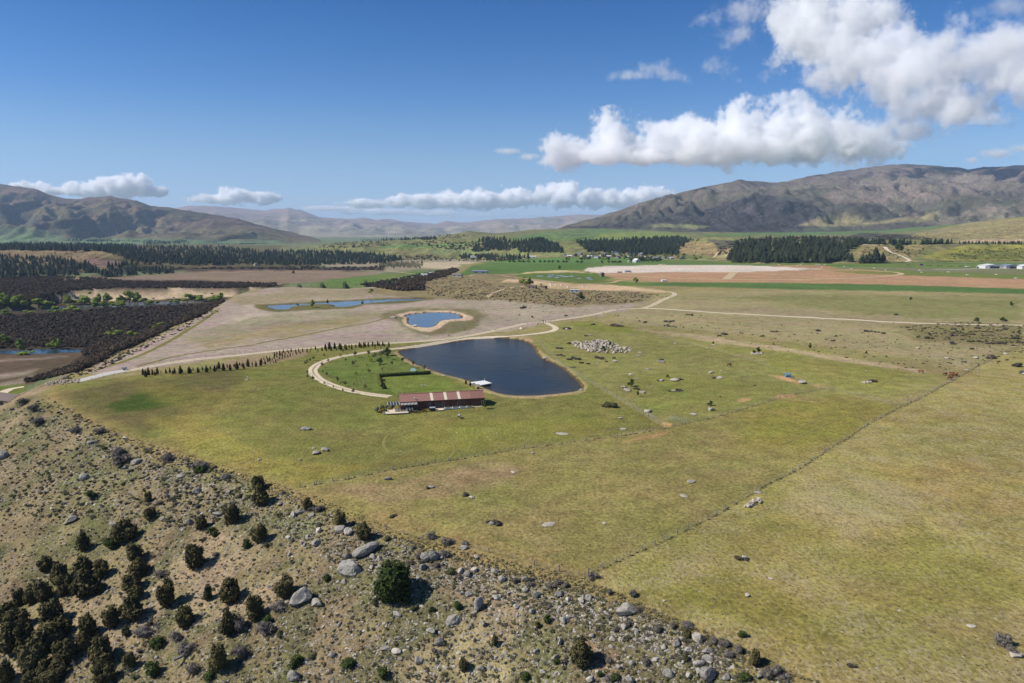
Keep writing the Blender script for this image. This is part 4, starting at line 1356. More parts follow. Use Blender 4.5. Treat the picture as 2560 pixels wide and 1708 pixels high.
# rocks lying in the paddocks
PADLAB = 'pale rock outcrop in the grass of the boulder paddock right of the lake'
for a in zz([(1490, 995, 105, .45), (1375, 1000, 60, .5), (1060, 1088, 100, .5), (1030, 1060, 60, .5), (1200, 1110, 70, .5), (1830, 928, 65, .5), (1905, 975, 75, .45), (1370, 825, 100, .2), (1095, 942, 80, .25), (1140, 982, 60, .3), (1240, 892, 55, .3), (945, 825, 55, .5),
             (780, 840, 45, .4), (1170, 740, 50, .3), (1160, 770, 60, .25), (1500, 660, 45, .5), (2240, 755, 90, .3), (1500, 1094, 100, .2), (1850, 675, 50, .4), (90, 525, 60, .6), (500, 525, 60, .3), (715, 585, 45, .4), (560, 875, 40, .3), (1405, 1150, 35, .4),
             (1000, 318, 40, .4), (1140, 820, 22, .4), (720, 950, 20, .4), (1285, 1050, 26, .4), (1925, 908, 30, .3), (1785, 697, 30, .3)], 1280, 680):
    lab = {105 * .27234: 'largest pale dome of rock in the boulder paddock', 90 * .27234: 'low white rock heap under two small trees', 60 * .27234: None}.get(a[2])
    boulder(a[0], a[1], a[2] * .27234 if a[2] > 2 else a[2], lab or where('pale low rock', a[0], a[1]), 'rocks in the boulder paddock', True, a[3] if len(a) > 3 else .5)
for a in [(1620, 1030, 26, .45, 'pale dome of rock touching the lake fence'), (1735, 1037, 18, .4, 'small white rock nearest the pipe railing'), (1777, 1026, 19, .7, 'white rock under a lone round tree above the fence'), (1406, 1085, 28, .2, 'low broken line of white stones in the lawn paddock'),
          (1556, 1073, 18, .25, 'flat white stone just above the paddock fence'), (1552, 1046, 12, .4, 'small white stone between lake fence and lawn'), (1332, 1133, 11, .4, 'small pale stone below the paddock fence'), (1726, 1206, 22, .45, 'pale slab, upper of two in the olive paddock'),
          (1710, 1240, 20, .25, 'flat pale slab, lower of two in the olive paddock'), (1372, 1311, 32, .15, 'long flat pale stone in the olive paddock'), (1511, 1308, 15, .25, 'short flat stone in the olive paddock'), (1895, 1232, 16, .5, 'rounded pale rock by the long fence'),
          (765, 1074, 23, .6, 'smooth grey rock in the lawn left of the barn'), (752, 1075, 8, .5, 'small stone at the left end of the smooth grey rock'), (811, 1126, 23, .45, 'grey outcrop, right one of three low outcrops in the lawn'), (791, 1133, 28, .35, 'grey outcrop, front one of three low outcrops in the lawn'),
          (784, 1121, 12, .35, 'grey outcrop, smallest of three in the lawn'), (752, 1151, 9, .5, 'little grey stone below the three outcrops'), (649, 1150, 12, .4, 'little grey stone left in the lawn'), (971, 1199, 18, .6, 'grey rock hard against the paddock fence'),
          (1080, 1219, 18, .5, 'grey rock with dark moss in the brown patch'), (1180, 1245, 16, .6, 'white rocks behind a grey shrub in the olive paddock'), (1228, 1311, 20, .7, 'grey rock beside two dark shrubs in the olive paddock'), (1284, 1181, 14, .5, 'jagged rock pile in mid paddock'),
          (1861, 1398, 15, 1.1, 'white upright rock between shrubs in the right paddock'), (1868, 1490, 12, .9, 'small white pointed rock in the right paddock'), (1661, 1503, 11, .5, 'flat pinkish stone near the brow'), (1926, 1447, 12, .35, 'flat white stone in mid right paddock'),
          (2431, 1566, 18, .3, 'flat white stone in the lower right paddock'), (2538, 1640, 28, .45, 'grey slab at the foot of a grey shrub at the right edge'), (159, 947, 13, .8, 'dark round boulder on the corner above the road end'), (233, 892, 12, .7, 'white rock at the head of the scrub bank'),
          (1362, 897, 16, .6, 'white rock on the lake shore, right bank'), (1454, 976, 13, .5, 'flat white rock at the right tip of the lake'), (1008, 896, 13, .6, 'white rock on the lake shore by the garden'), (1109, 940, 12, .4, 'flat white rock on the left lake shore'),
          (983, 795, 16, .6, 'dark boulder at the left end of the round pond'), (1038, 817, 13, .7, 'boulder standing in the round pond'), (1144, 792, 14, .35, 'flat rock at the right end of the round pond'),
          (2005, 958, 20, .6, 'broken white rocks beside a dark bush in the plain'), (2166, 928, 10, .4, 'flat stone in the green streak of the plain'), (2368, 897, 13, .6, 'pale rock left of the bare tree'), (2440, 896, 16, .6, 'white rock behind the bare tree'), (2416, 927, 10, .7, 'grey-white stone at the bare tree'),
          (2295, 872, 10, .5, 'lone pale stone in the dry plain'), (2560, 936, 12, .7, 'white stone by the right edge near a bush'), (2515, 885, 12, .4, 'flat pale stone near the long fence top')]:
    boulder(a[0], a[1], a[2] * 1.1, a[4], None, a[0] > 1000, a[3])

# ------------------------------------------------------------------ plants
def leafmesh(name, lobes, n, size, mat, seed, core=.8, up=.2, long_=1.0, shell=.45):
    rg = np.random.default_rng(seed)
    L = np.array(lobes, float)
    wgt = (L[:, 3] * L[:, 4] * L[:, 5]) ** (2 / 3)
    k = rg.choice(len(L), n, p=wgt / wgt.sum())
    d = rg.normal(size=(n, 3))
    d /= np.linalg.norm(d, axis=1)[:, None]
    r = 1 - shell * rg.random(n) ** 2 + .12 * rg.random(n)
    c = L[k, :3] + d * L[k, 3:] * r[:, None]
    c[:, 2] = np.maximum(c[:, 2], .01)
    nr = d * .8 + rg.normal(size=(n, 3)) * .6 + np.array([0, 0, up])
    nr /= np.linalg.norm(nr, axis=1)[:, None]
    t = np.cross(nr, rg.normal(size=(n, 3)))
    t /= np.linalg.norm(t, axis=1)[:, None]
    b = np.cross(nr, t)
    s = size * rg.uniform(.6, 1.35, n)[:, None]
    a1, b1 = t * s * long_, b * s / long_ ** .5
    V = np.stack([c - a1, c + b1 * .8 - a1 * .1, c + a1 + nr * s * .3, c - b1 * .8 + a1 * .1], 1).reshape(-1, 3)
    Qs = np.arange(4 * n).reshape(-1, 4)
    V = list(map(tuple, V))
    Fc = list(map(tuple, Qs))
    if core:
        for x, y, z, rx, ry, rz in lobes:
            bm = bmesh.new()
            bmesh.ops.create_icosphere(bm, subdivisions=1, radius=1)
            o = len(V)
            for v in bm.verts:
                p = np.array(v.co)
                q = core * (1 + (rg.random() - .5) * .35)
                V.append((x + p[0] * rx * q, y + p[1] * ry * q, max(0.0, z + p[2] * rz * q)))
            Fc += [tuple(v.index + o for v in f.verts) for f in bm.faces]
            bm.free()
    m = bpy.data.meshes.new(name)
    m.from_pydata(V, [], Fc)
    m.materials.append(mat)
    return m


def rlobes(rg, n, w, h0, h1, r0, r1, squash=1.0, top=1.0):
    out = []
    for i in range(n):
        t = rg.random()
        a = rg.random() * 6.283
        q = math.sqrt(rg.random()) * w * (1 - (t ** 1.5) * top)
        r = rg.uniform(r0, r1) * (1 - .35 * t * top)
        out.append((math.cos(a) * q, math.sin(a) * q, h0 + (h1 - h0) * t, r, r, r * squash))
    return out


rg0 = np.random.default_rng(5)
KAN = foliage('dark_bush_leaf', (.030, .028, .011, 1), (.145, .125, .05, 1))
KANG = foliage('green_bush_leaf', (.030, .045, .012, 1), (.075, .105, .025, 1))
GRY = foliage('grey_twig', (.085, .072, .062, 1), (.20, .175, .15, 1))
OLV = foliage('olive_bush_leaf', (.055, .06, .028, 1), (.13, .13, .06, 1))
WIL = foliage('willow_leaf', (.12, .17, .025, 1), (.30, .36, .06, 1))
PINEM = foliage('pine_needles', (.022, .032, .017, 1), (.05, .066, .032, 1))
PINEF = foliage('far_pine_needles', (.018, .03, .02, 1), (.04, .058, .034, 1))
SCRM = foliage('brown_scrub_leaf', (.028, .021, .014, 1), (.155, .115, .078, 1))
YCON = foliage('young_conifer_leaf', (.05, .038, .012, 1), (.13, .095, .03, 1))
YCOND = foliage('dark_conifer_leaf', (.024, .028, .012, 1), (.06, .062, .026, 1))
DEC = foliage('spring_leaf', (.07, .085, .03, 1), (.19, .20, .08, 1))
DECB = foliage('bronze_leaf', (.07, .055, .03, 1), (.17, .13, .06, 1))
DECY = foliage('bright_leaf', (.16, .19, .02, 1), (.36, .38, .05, 1))
HED = foliage('hedge_leaf', (.022, .032, .012, 1), (.06, .078, .028, 1))
FLAX = foliage('golden_shrub_leaf', (.22, .16, .03, 1), (.42, .28, .06, 1))
BLUE = foliage('blue_green_leaf', (.06, .085, .08, 1), (.15, .19, .17, 1))
BARK = simple('bark', (.10, .08, .06), .3, 6, .95, 0, .1)
BARKG = simple('grey_bark', (.24, .22, .2), .3, 6, .95, 0, .1)
TUS = foliage('dry_tussock', (.16, .13, .07, 1), (.36, .29, .16, 1))

KANS = []
for i in range(6):
    lb = rlobes(rg0, 8, .33, .24, .72, .18, .27, 1.0, .15) + [(0, 0, .36, .38, .38, .34), (rg0.uniform(-.15, .15), rg0.uniform(-.15, .15), .76, .19, .19, .2)]
    KANS.append(leafmesh('bush_crown', lb, 1500, .055, KAN, 100 + i, .76, .5, 1.5))
BIGG = leafmesh('bush_crown', [(0, 0, .5, .40, .40, .46), (.1, .05, .72, .28, .28, .27), (-.12, .1, .68, .26, .26, .27), (.02, -.14, .6, .3, .3, .34), (.16, -.05, .38, .3, .3, .34), (-.2, -.06, .36, .28, .28, .34)], 2600, .04, foliage('deep_green_leaf', (.016, .028, .007, 1), (.05, .070, .016, 1)), 130, .84, .5, 1.4)
GREYS = [leafmesh('shrub_twigs', rlobes(rg0, 5, .36, .16, .42, .18, .3, .9, .4), 520, .035, GRY, 140 + i, .62, .6, 2.6) for i in range(5)]
OLVS = [leafmesh('shrub_crown', rlobes(rg0, 6, .36, .16, .45, .18, .3, .9, .4), 520, .05, OLV, 150 + i, .75, .4, 1.4) for i in range(4)]
GRNS = [leafmesh('shrub_crown', rlobes(rg0, 6, .32, .2, .6, .18, .3, 1.0, .4), 600, .05, KANG, 160 + i, .78, .4, 1.4) for i in range(4)]
SCRB = [leafmesh('scrub_crown', rlobes(rg0, 5, .3, .25, .6, .22, .34, 1.0, .3), 230, .085, SCRM, 170 + i, .85, .4, 1.1) for i in range(5)]
LOWD = [leafmesh('shrub_crown', rlobes(rg0, 5, .4, .12, .35, .16, .28, .8, .3), 240, .06, foliage('dark_grey_leaf', (.045, .04, .03, 1), (.12, .105, .075, 1)), 176 + i, .8, .4, 1.5) for i in range(4)]
COL_ = [leafmesh('conifer_crown', [(0, 0, .16, .15, .15, .16), (0, 0, .34, .18, .18, .24), (rg0.uniform(-.02, .02), 0, .58, .14, .14, .22), (0, 0, .82, .07, .07, .18)], 300, .05, YCON, 180 + i, .85, .8, 1.5) for i in range(3)]
COLD = [leafmesh('conifer_crown', [(0, 0, .16, .17, .17, .16), (0, 0, .34, .2, .2, .24), (0, 0, .58, .15, .15, .22), (0, 0, .82, .08, .08, .18)], 320, .05, YCOND, 184 + i, .85, .8, 1.5) for i in range(3)]


def pine_crown(name, seed, mat, lv=10, br=9):
    rg = np.random.default_rng(seed)
    V, Fc = [], []
    for i in range(lv):
        t = i / (lv - 1)
        z = .14 + .80 * t
        R = (.33 * (1 - t) ** .75 + .03) * (1 + .25 * (rg.random() - .5))
        for j in range(br):
            a = 6.283 * (j + rg.random()) / br
            rr = R * rg.uniform(.7, 1.2)
            ca, sa = math.cos(a), math.sin(a)
            w = rr * .42
            dz = rr * rg.uniform(-.35, .15)
            o = len(V)
            h = .05
            V += [(0, 0, z + h), (ca * rr * .6 - sa * w, sa * rr * .6 + ca * w, z + dz * .5), (ca * rr, sa * rr, z + dz), (ca * rr * .6 + sa * w, sa * rr * .6 - ca * w, z + dz * .5), (ca * rr * .5, sa * rr * .5, z + h + .02)]
            Fc += [(o, o + 1, o + 4), (o + 4, o + 1, o + 2), (o + 4, o + 2, o + 3), (o, o + 4, o + 3)]
    o = len(V)
    n = 7
    for k, (z, r) in enumerate(((.10, .13), (.40, .13), (.75, .06), (1.0, .004))):
        for j in range(n):
            a = 6.283 * j / n
            q = r * rg.uniform(.8, 1.2)
            V.append((math.cos(a) * q, math.sin(a) * q, z))
    for k in range(3):
        for j in range(n):
            Fc.append((o + k * n + j, o + k * n + (j + 1) % n, o + (k + 1) * n + (j + 1) % n, o + (k + 1) * n + j))
    m = bpy.data.meshes.new(name)
    m.from_pydata(V, [], Fc)
    m.materials.append(mat)
    return m


PCR = [pine_crown('pine_crown', 200 + i, PINEM) for i in range(5)]
PFAR = [pine_crown('pine_crown', 210 + i, PINEF, 6, 6) for i in range(4)]
TRK = MB().tube((0, 0, -.03), (0, 0, .5), .022, .012, 6).mesh('trunk', BARK)


def dectree(i, mat, n=420, spread=.3, lo=.32, dens=.75):
    rg = np.random.default_rng(300 + i)
    lb = rlobes(rg, 6, spread, lo + .12, .82, .14, .22, 1.0, .5) + [(0, 0, .9, .1, .1, .09)]
    crown = leafmesh('crown', lb, n, .038, mat, 310 + i, dens, .3, 1.3)
    b = MB()
    b.tube((0, 0, -.04), (.01, 0, lo + .05), .025, .018, 6)
    for l in lb[:5]:
        b.tube((.01, 0, lo), l[:3], .012, .004, 4)
    return crown, b.mesh('trunk', BARK)


DT = {'spring': [dectree(i, DEC, 300, .28, .3, .45) for i in range(3)], 'bronze': [dectree(3 + i, DECB, 230, .26, .32, .3) for i in range(3)], 'bright': [dectree(6 + i, DECY, 420, .3, .25, .7) for i in range(2)],
      'dark': [dectree(8 + i, KANG, 600, .3, .2, .82) for i in range(3)], 'willow': [dectree(11 + i, WIL, 700, .36, .15, .85) for i in range(4)]}


def tree(kind, name, loc, h, w, label, group=None, cat='tree', rz=None):
    c, t = DT[kind][_rr.randrange(len(DT[kind]))]
    e = empty(name, loc, label, cat, group, _rr.uniform(0, 6.3) if rz is None else rz, (w, w, h))
    inst('crown', c, parent=e)
    inst('trunk', t, parent=e)
    return e


def sized(px, py, wpx, hpx):
    """foot at (px, py); metres for a width and height in photo pixels"""
    l = hit(px, py)
    d = (l - Vector((0, 0, CH))).length
    return l, wpx * d / F, hpx * d / F


# --- bushes of the stony slope
KANL = [(68, 60, 316, 1325), (40, 48, 208, 1352), (36, 30, 375, 1283), (48, 55, 580, 1280), (36, 40, 505, 1303), (22, 30, 372, 1242), (40, 38, 114, 1409), (52, 54, 147, 1436), (42, 50, 163, 1461), (44, 58, 109, 1477), (36, 50, 76, 1488), (32, 40, 49, 1493), (48, 60, 207, 1420), (76, 66, 215, 1458), (38, 44, 256, 1420),
        (44, 52, 338, 1379), (56, 46, 343, 1417), (54, 44, 332, 1452), (40, 36, 338, 1480), (70, 60, 330, 1518), (54, 68, 487, 1390), (50, 80, 417, 1480), (62, 70, 577, 1474), (28, 40, 520, 1482), (54, 56, 463, 1540), (48, 68, 569, 1553), (54, 70, 547, 1643), (46, 56, 278, 1540), (46, 60, 223, 1561), (62, 58, 131, 1531), (48, 48, 24, 1531),
        (62, 74, 24, 1594), (46, 66, 65, 1589), (80, 64, 128, 1586), (40, 48, 212, 1602), (66, 60, 166, 1630), (70, 80, 82, 1643), (68, 70, 253, 1627), (56, 54, 261, 1681), (60, 48, 136, 1684), (40, 60, 16, 1681), (36, 40, 324, 1651), (54, 40, 90, 1692), (24, 28, 316, 1575), (50, 62, 636, 1514), (58, 62, 711, 1463), (46, 54, 912, 1323), (40, 50, 850, 1295),
        (30, 36, 771, 1257), (50, 60, 652, 1235), (40, 40, 645, 1205), (50, 54, 648, 1330), (68, 80, 1449, 1624), (24, 28, 1718, 1583), (28, 42, 1157, 1657), (22, 30, 1236, 1598), (34, 46, 1887, 1643), (18, 20, 1345, 1560), (20, 22, 1713, 1642)]
for i, (w, h, x, y) in enumerate(KANL):
    l, ww, hh = sized(x, y + h * .46, w, h)
    big = 'large' if w * h > 3400 else ('small' if w * h < 1100 else 'dark')
    rz = _rr.uniform(0, 6.3)
    o = inst('kanuka_bush', KANS[i % 6], (l.x, l.y, l.z - .1), sc=(ww * .79, ww * .79, hh * .9), rz=rz)
    tag(o, where(big + ' brown-green bush on the slope', x, y), 'bush', 'dark bushes on the stony slope')
for i in range(4):                                            # gaps of the thicket in the corner
    x, y = _rr.uniform(0, 300), _rr.uniform(1540, 1700)
    l, ww, hh = sized(x, y, 44, 44)
    tag(inst('kanuka_bush', KANS[i % 6], (l.x, l.y, l.z - .1), sc=(ww, ww, hh), rz=i), where('dark filler bush in the thicket', x, y), 'bush', 'dark bushes on the stony slope')
l, ww, hh = sized(986, 1498, 82, 92)
tag(inst('evergreen_bush', BIGG, (l.x, l.y, l.z - .15), sc=(ww * 1.1, ww * 1.1, hh)), 'big dense bright green bush standing alone on the stony slope', 'bush')
for x, y, w, h in [(735, 1662, 38, 30), (956, 1695, 32, 26), (667, 1562, 26, 26), (1017, 1507, 26, 24), (873, 1670, 34, 26), (528, 1335, 24, 20), (275, 1370, 34, 28), (390, 1620, 36, 32), (820, 1450, 22, 18), (1145, 1520, 24, 26), (1310, 1700, 26, 22), (1540, 1700, 22, 18), (1865, 1700, 26, 20), (230, 1246, 26, 20), (500, 1180, 30, 22), (620, 1370, 22, 28), (540, 1340, 20, 18), (1080, 1530, 16, 18), (1390, 1660, 20, 16), (1855, 1590, 26, 16), (380, 1690, 40, 34), (520, 1700, 30, 22), (1370, 1556, 20, 22), (1500, 1360 + 330, 18, 16)]:
    l, ww, hh = sized(x, y, w, h)
    tag(inst('green_shrub', GRNS[_rr.randrange(4)], (l.x, l.y, l.z - .05), sc=(ww * 1.1, ww * 1.1, hh * 1.1), rz=_rr.random() * 6), where('low green shrub on the slope', x, y), 'shrub', 'green shrubs on the stony slope')
gs = [(800, 1275, 30, 18), (1080, 1345, 26, 26), (1120, 1360, 30, 22), (1160, 1362, 26, 10), (1110, 1390, 30, 20), (690, 1530, 40, 32), (660, 1585, 44, 38), (1480, 1445, 28, 20), (1527, 1485, 18, 15), (1580, 1492, 26, 20), (1590, 1530, 26, 18), (1650, 1580, 26, 22), (1685, 1570, 20, 18), (1720, 1565, 30, 16), (1780, 1605, 26, 16), (1815, 1618, 30, 18), (1820, 1640, 26, 22), (1850, 1630, 26, 22),
      (1380, 1470, 22, 14), (1400, 1462, 24, 16), (1325, 1462, 22, 14), (1290, 1455, 20, 16), (1050, 1400, 24, 24), (470, 1630, 40, 30), (600, 1640, 40, 34), (480, 1690, 36, 34), (350, 1590, 40, 24), (440, 1600, 30, 26), (600, 1570, 40, 40), (1925, 1690, 34, 26), (1960, 1700, 30, 20), (410, 1440, 36, 20), (300, 1160, 40, 30), (190, 1080, 26, 18), (100, 1060, 30, 18), (60, 1010, 26, 18), (85, 1030, 24, 20), (300, 1140, 40, 24), (420, 1150, 30, 24), (250, 1085, 30, 16), (500, 1168, 40, 22), (560, 1200, 30, 18)]
for x, y, w, h in gs:
    l, ww, hh = sized(x, y, w, h)
    tag(inst('grey_shrub', GREYS[_rr.randrange(5)], (l.x, l.y, l.z - .05), sc=(ww * 1.15, ww * 1.15, hh * 1.3), rz=_rr.random() * 6), where('grey twiggy shrub', x, y), 'shrub', 'grey twiggy shrubs')
for i, (x, y, z) in enumerate(scatter(HILL, 150, 21) + scatter(BROW, 60, 22)):
    w = .5 + 1.3 * _rr.random() ** 1.8
    k = _rr.random()
    nm, ms, ds_ = ('grey_shrub', GREYS, 'grey twiggy shrub') if k < .55 else (('olive_shrub', OLVS, 'low olive shrub') if k < .85 else ('dark_shrub', LOWD, 'low dark shrub'))
    tag(inst(nm, ms[_rr.randrange(len(ms))], (x, y, z - .05), sc=(w * 1.3, w * 1.3, w * 1.05), rz=_rr.random() * 6), wlabel(ds_, x, y, z), 'shrub', 'low shrubs on the stony slope')


# --- what nobody could count: stones, tufts, scrub, far woods
def stuff(name, pts, meshes, smin, smax, seed, zs=(1, 1), sink=.1, label=None, tilt=0.0, pw=1.6):
    rg = np.random.default_rng(seed)
    pts = np.array(pts, float)
    n = len(pts)
    s = smin + (smax - smin) * rg.random(n) ** pw
    sc = np.stack([s * rg.uniform(.8, 1.25, n), s * rg.uniform(.8, 1.25, n), s * rg.uniform(zs[0], zs[1], n)], 1)
    pts[:, 2] -= sc[:, 2] * sink
    m = bpy.data.meshes.new(name)
    m.vertices.add(n)
    m.vertices.foreach_set('co', pts.astype(np.float32).ravel())
    a = m.attributes.new('scl', 'FLOAT_VECTOR', 'POINT')
    a.data.foreach_set('vector', sc.astype(np.float32).ravel())
    a = m.attributes.new('rot', 'FLOAT_VECTOR', 'POINT')
    a.data.foreach_set('vector', np.stack([rg.uniform(-tilt, tilt, n), rg.uniform(-tilt, tilt, n), rg.uniform(0, 6.28, n)], 1).astype(np.float32).ravel())
    a = m.attributes.new('idx', 'INT', 'POINT')
    a.data.foreach_set('value', rg.integers(0, len(meshes), n).astype(np.int32))
    ng = bpy.data.node_groups.new(name, 'GeometryNodeTree')
    ng.interface.new_socket('Geometry', in_out='INPUT', socket_type='NodeSocketGeometry')
    ng.interface.new_socket('Geometry', in_out='OUTPUT', socket_type='NodeSocketGeometry')
    q = NT(ng)
    gi = q.n('NodeGroupInput')
    go = q.n('NodeGroupOutput')
    jn = q.n('GeometryNodeJoinGeometry')

    def na(nm, ty):
        k = q.n('GeometryNodeInputNamedAttribute', data_type=ty)
        k.inputs['Name'].default_value = nm
        return k.outputs['Attribute']
    er = q.n('FunctionNodeEulerToRotation')
    q.l(na('rot', 'FLOAT_VECTOR'), er.inputs[0])
    sv = na('scl', 'FLOAT_VECTOR')
    iv = na('idx', 'INT')
    for i, ms in enumerate(meshes):
        src = bpy.data.objects.new(name + '_shape', ms)          # never linked: only a shape for the copies
        oi = q.n('GeometryNodeObjectInfo')
        oi.inputs['Object'].default_value = src
        cp = q.n('FunctionNodeCompare', data_type='INT', operation='EQUAL')
        q.l(iv, cp.inputs[2])
        cp.inputs[3].default_value = i
        ip = q.n('GeometryNodeInstanceOnPoints')
        q.l(gi.outputs[0], ip.inputs['Points'])
        q.l(cp.outputs[0], ip.inputs['Selection'])
        q.l(oi.outputs['Geometry'], ip.inputs['Instance'])
        q.l(er.outputs[0], ip.inputs['Rotation'])
        q.l(sv, ip.inputs['Scale'])
        q.l(ip.outputs[0], jn.inputs[0])
    q.l(jn.outputs[0], go.inputs[0])
    o = inst(name, m)
    o.modifiers.new('copies', 'NODES').node_group = ng
    return tag(o, label, None, None, 'stuff')


HILLX = HILL[:-4] + [(1990, 1700), (2280, 1838), (2300, 1900), (-220, 1900), (-220, 1060), (0, 1020)]
stuff('scattered_stones', scatter(HILLX, 20500, 31) + scatter(BROW, 7500, 32), SMALL, .15, 1.0, 1, (.5, 1.0), .12, 'loose grey stones covering the hillside', .4, 2.5)
TUFT = [leafmesh('tuft', rlobes(rg0, 3, .3, .12, .3, .2, .34, .8, .3), 46, .14, mt_, 400 + i, .6, .8, 2.0) for i, mt_ in enumerate((TUS, OLV, GRY, TUS, OLV, foliage('dull_turf_tuft', (.075, .07, .03, 1), (.15, .13, .06, 1))))]
stuff('dry_tufts', scatter(HILLX, 15500, 33) + scatter(BROW, 3500, 34), TUFT, .2, .95, 2, (.5, .9), .08, 'dry tufts and low growth on the hillside', 0, 2.0)
BROWF = [(150, 1010), (330, 1090), (560, 1162), (700, 1212), (800, 1245), (1000, 1330), (1180, 1380), (1460, 1446), (1700, 1550), (2000, 1686), (2050, 1708), (1850, 1660), (1560, 1520), (1180, 1410), (900, 1330), (640, 1215), (330, 1115), (160, 1030)]
stuff('dry_grass', scatter(BROWF, 3500, 35), [TUFT[0], TUFT[3], TUFT[5], TUFT[1]], .2, .7, 3, (.5, .8), .05, 'dry grass along the brow')

stuff('scattered_stones', scatter(HILLX, 3200, 38) + scatter([(0, 1025), (128, 995), (330, 1105), (560, 1180), (640, 1230), (520, 1330), (300, 1300), (0, 1290)], 2200, 39), [rock_mesh('stone', 90 + i, 2, ROCKM if i % 2 else PALEM, .6, 12) for i in range(5)], .35, 1.5, 20, (.4, .8), .2, 'larger stones lying over the hillside', .5, 2.6)
stuff('low_growth', scatter([(0, 1025), (128, 995), (330, 1105), (560, 1180), (640, 1230), (520, 1330), (300, 1300), (0, 1290)], 1500, 40), LOWD + GREYS[:3] + OLVS, .4, 1.7, 21, (.5, .85), .05, 'grey and olive scrub on the upper left slope', 0, 2.0)
stuff('low_growth', scatter(HILLX, 3200, 36) + scatter(BROW, 800, 37), LOWD + GREYS[:2] + OLVS[:2], .3, 1.1, 18, (.5, .8), .05, 'small dark growth between the stones', 0, 1.8)
SCP = [(-20, 794), (0, 793), (120, 786), (240, 776), (380, 767), (520, 761), (535, 766), (440, 815), (330, 868), (220, 905), (205, 880), (225, 868), (120, 868), (0, 872), (-20, 872)]
stuff('scrub_forest', scatter(SCP, 4800, 41), SCRB, 2.2, 5.2, 4, (.7, 1.05), .06, 'dark brown scrub covering the river flat')
SCP2 = [(-20, 700), (120, 690), (250, 696), (330, 704), (420, 706), (560, 706), (690, 709), (700, 716), (560, 720), (300, 720), (180, 726), (120, 742), (130, 755), (60, 760), (-20, 765)]
stuff('scrub_forest', scatter(SCP2, 4200, 42), SCRB, 2.6, 5.5, 5, (.7, 1.0), .06, 'dark brown scrub beyond the river')
BANK = [(205, 908), (260, 868), (340, 838), (420, 805), (500, 775), (555, 748), (560, 755), (500, 792), (420, 822), (330, 862), (250, 905), (200, 930), (150, 940), (70, 958), (60, 955), (150, 925)]
stuff('bank_scrub', scatter(BANK, 1500, 43), SCRB, 2.2, 4.6, 6, (.8, 1.1), .06, 'dark scrub clothing the terrace bank')
BANK2 = [(900, 712), (980, 700), (1050, 686), (1130, 672), (1150, 676), (1120, 690), (1060, 706), (1060, 726), (1000, 728), (940, 720)]
stuff('hill_scrub', scatter(BANK2, 1000, 44), SCRB, 3.0, 5.5, 7, (.8, 1.1), .06, 'dark scrub on the flank of the rough hill')
RHILL = [(1060, 735), (1070, 700), (1140, 685), (1250, 715), (1400, 725), (1500, 728), (1640, 736), (1670, 742), (1580, 756), (1400, 764), (1250, 752), (1150, 748)]
stuff('low_scrub', scatter(RHILL, 1700, 45), LOWD + GREYS[:2], .8, 2.8, 8, (.6, .9), .05, 'low scrub dotting the rough hill', 0, 2.2)
PLN = [(1080, 770), (1300, 755), (1600, 778), (2000, 800), (2560, 820), (2560, 900), (2330, 930), (1900, 870), (1600, 820), (1420, 805), (1280, 825), (1120, 842)]
stuff('low_scrub', scatter(PLN, 700, 46), LOWD + GREYS[:2] + OLVS[:1], .5, 1.8, 9, (.5, .8), .05, 'low scrub dotting the dry plain', 0, 2.5)
stuff('low_scrub', scatter([(2250, 818), (2400, 806), (2560, 814), (2560, 866), (2480, 862), (2330, 846)], 330, 47), LOWD + OLVS[:1], .8, 2.8, 10, (.5, .8), .05, 'scrubby patch by the straight road', 0, 1.6)
stuff('paddock_stones', scatter([(1340, 850), (1480, 805), (1760, 870), (2040, 970), (1800, 1036), (1670, 1060), (1480, 955)], 220, 48) + scatter([(640, 1100), (800, 1000), (1400, 1000), (1640, 1070), (1100, 1150), (760, 1205)], 60, 49) + scatter([(1500, 1440), (1900, 1240), (2560, 900), (2560, 1700), (2000, 1680)], 70, 50), SMALL[::3] + PROCKS[:2], .25, .9, 11, (.25, .5), .1, 'small pale stones in the grass', .2, 2.5)
stuff('paddock_tufts', scatter([(760, 1222), (990, 1180), (1330, 1124), (1660, 1078), (2070, 982), (2240, 1020), (1870, 1238), (1470, 1436), (1180, 1370), (960, 1318)], 5000, 53) + scatter([(340, 1090), (560, 1000), (900, 1050), (1500, 1040), (1640, 1070), (1130, 1146), (750, 1214), (560, 1165)], 4000, 54), [TUFT[5], TUFT[1], TUFT[5], TUFT[0]], .14, .42, 19, (.2, .4), .05, 'short tufts in the mown paddocks', 0, 2.0)
stuff('paddock_tufts', scatter([(1480, 1450), (1660, 1360), (1870, 1246), (2170, 1068), (2560, 880), (2600, 900), (2600, 1720), (2020, 1700), (1700, 1560)], 9000, 51), [TUFT[0], TUFT[3], TUFT[0], TUFT[5]], .16, .5, 12, (.2, .42), .05, 'bleached tufts in the right paddock', 0, 2.0)
SCARP = [(130, 968), (205, 920), (300, 875), (420, 825), (500, 790), (540, 770), (560, 775), (460, 825), (330, 888), (240, 930), (150, 955)]
stuff('low_scrub', scatter(SCARP, 350, 52), GREYS[:3] + LOWD[:2] + OLVS[:1], .8, 2.2, 13, (.6, .9), .05, 'grey scrub along the terrace edge')

# --- pines: the dark block on the right, tree by tree
PBLK = [(1815, 657), (1826, 640), (1838, 620), (1880, 610), (1940, 605), (2000, 604), (2060, 606), (2110, 610), (2145, 612), (2140, 620), (2110, 634), (2122, 648), (2136, 656), (2060, 659), (1960, 657), (1880, 657)]


def pine(x, y, z, h, label, group, w=None):
    w = w or h * _rr.uniform(.85, 1.15)
    e = empty('pine_tree', (x, y, z), label, 'tree', group, _rr.random() * 6, (w, w, h))
    inst('crown', PCR[_rr.randrange(5)], parent=e)
    inst('trunk', TRK, parent=e)


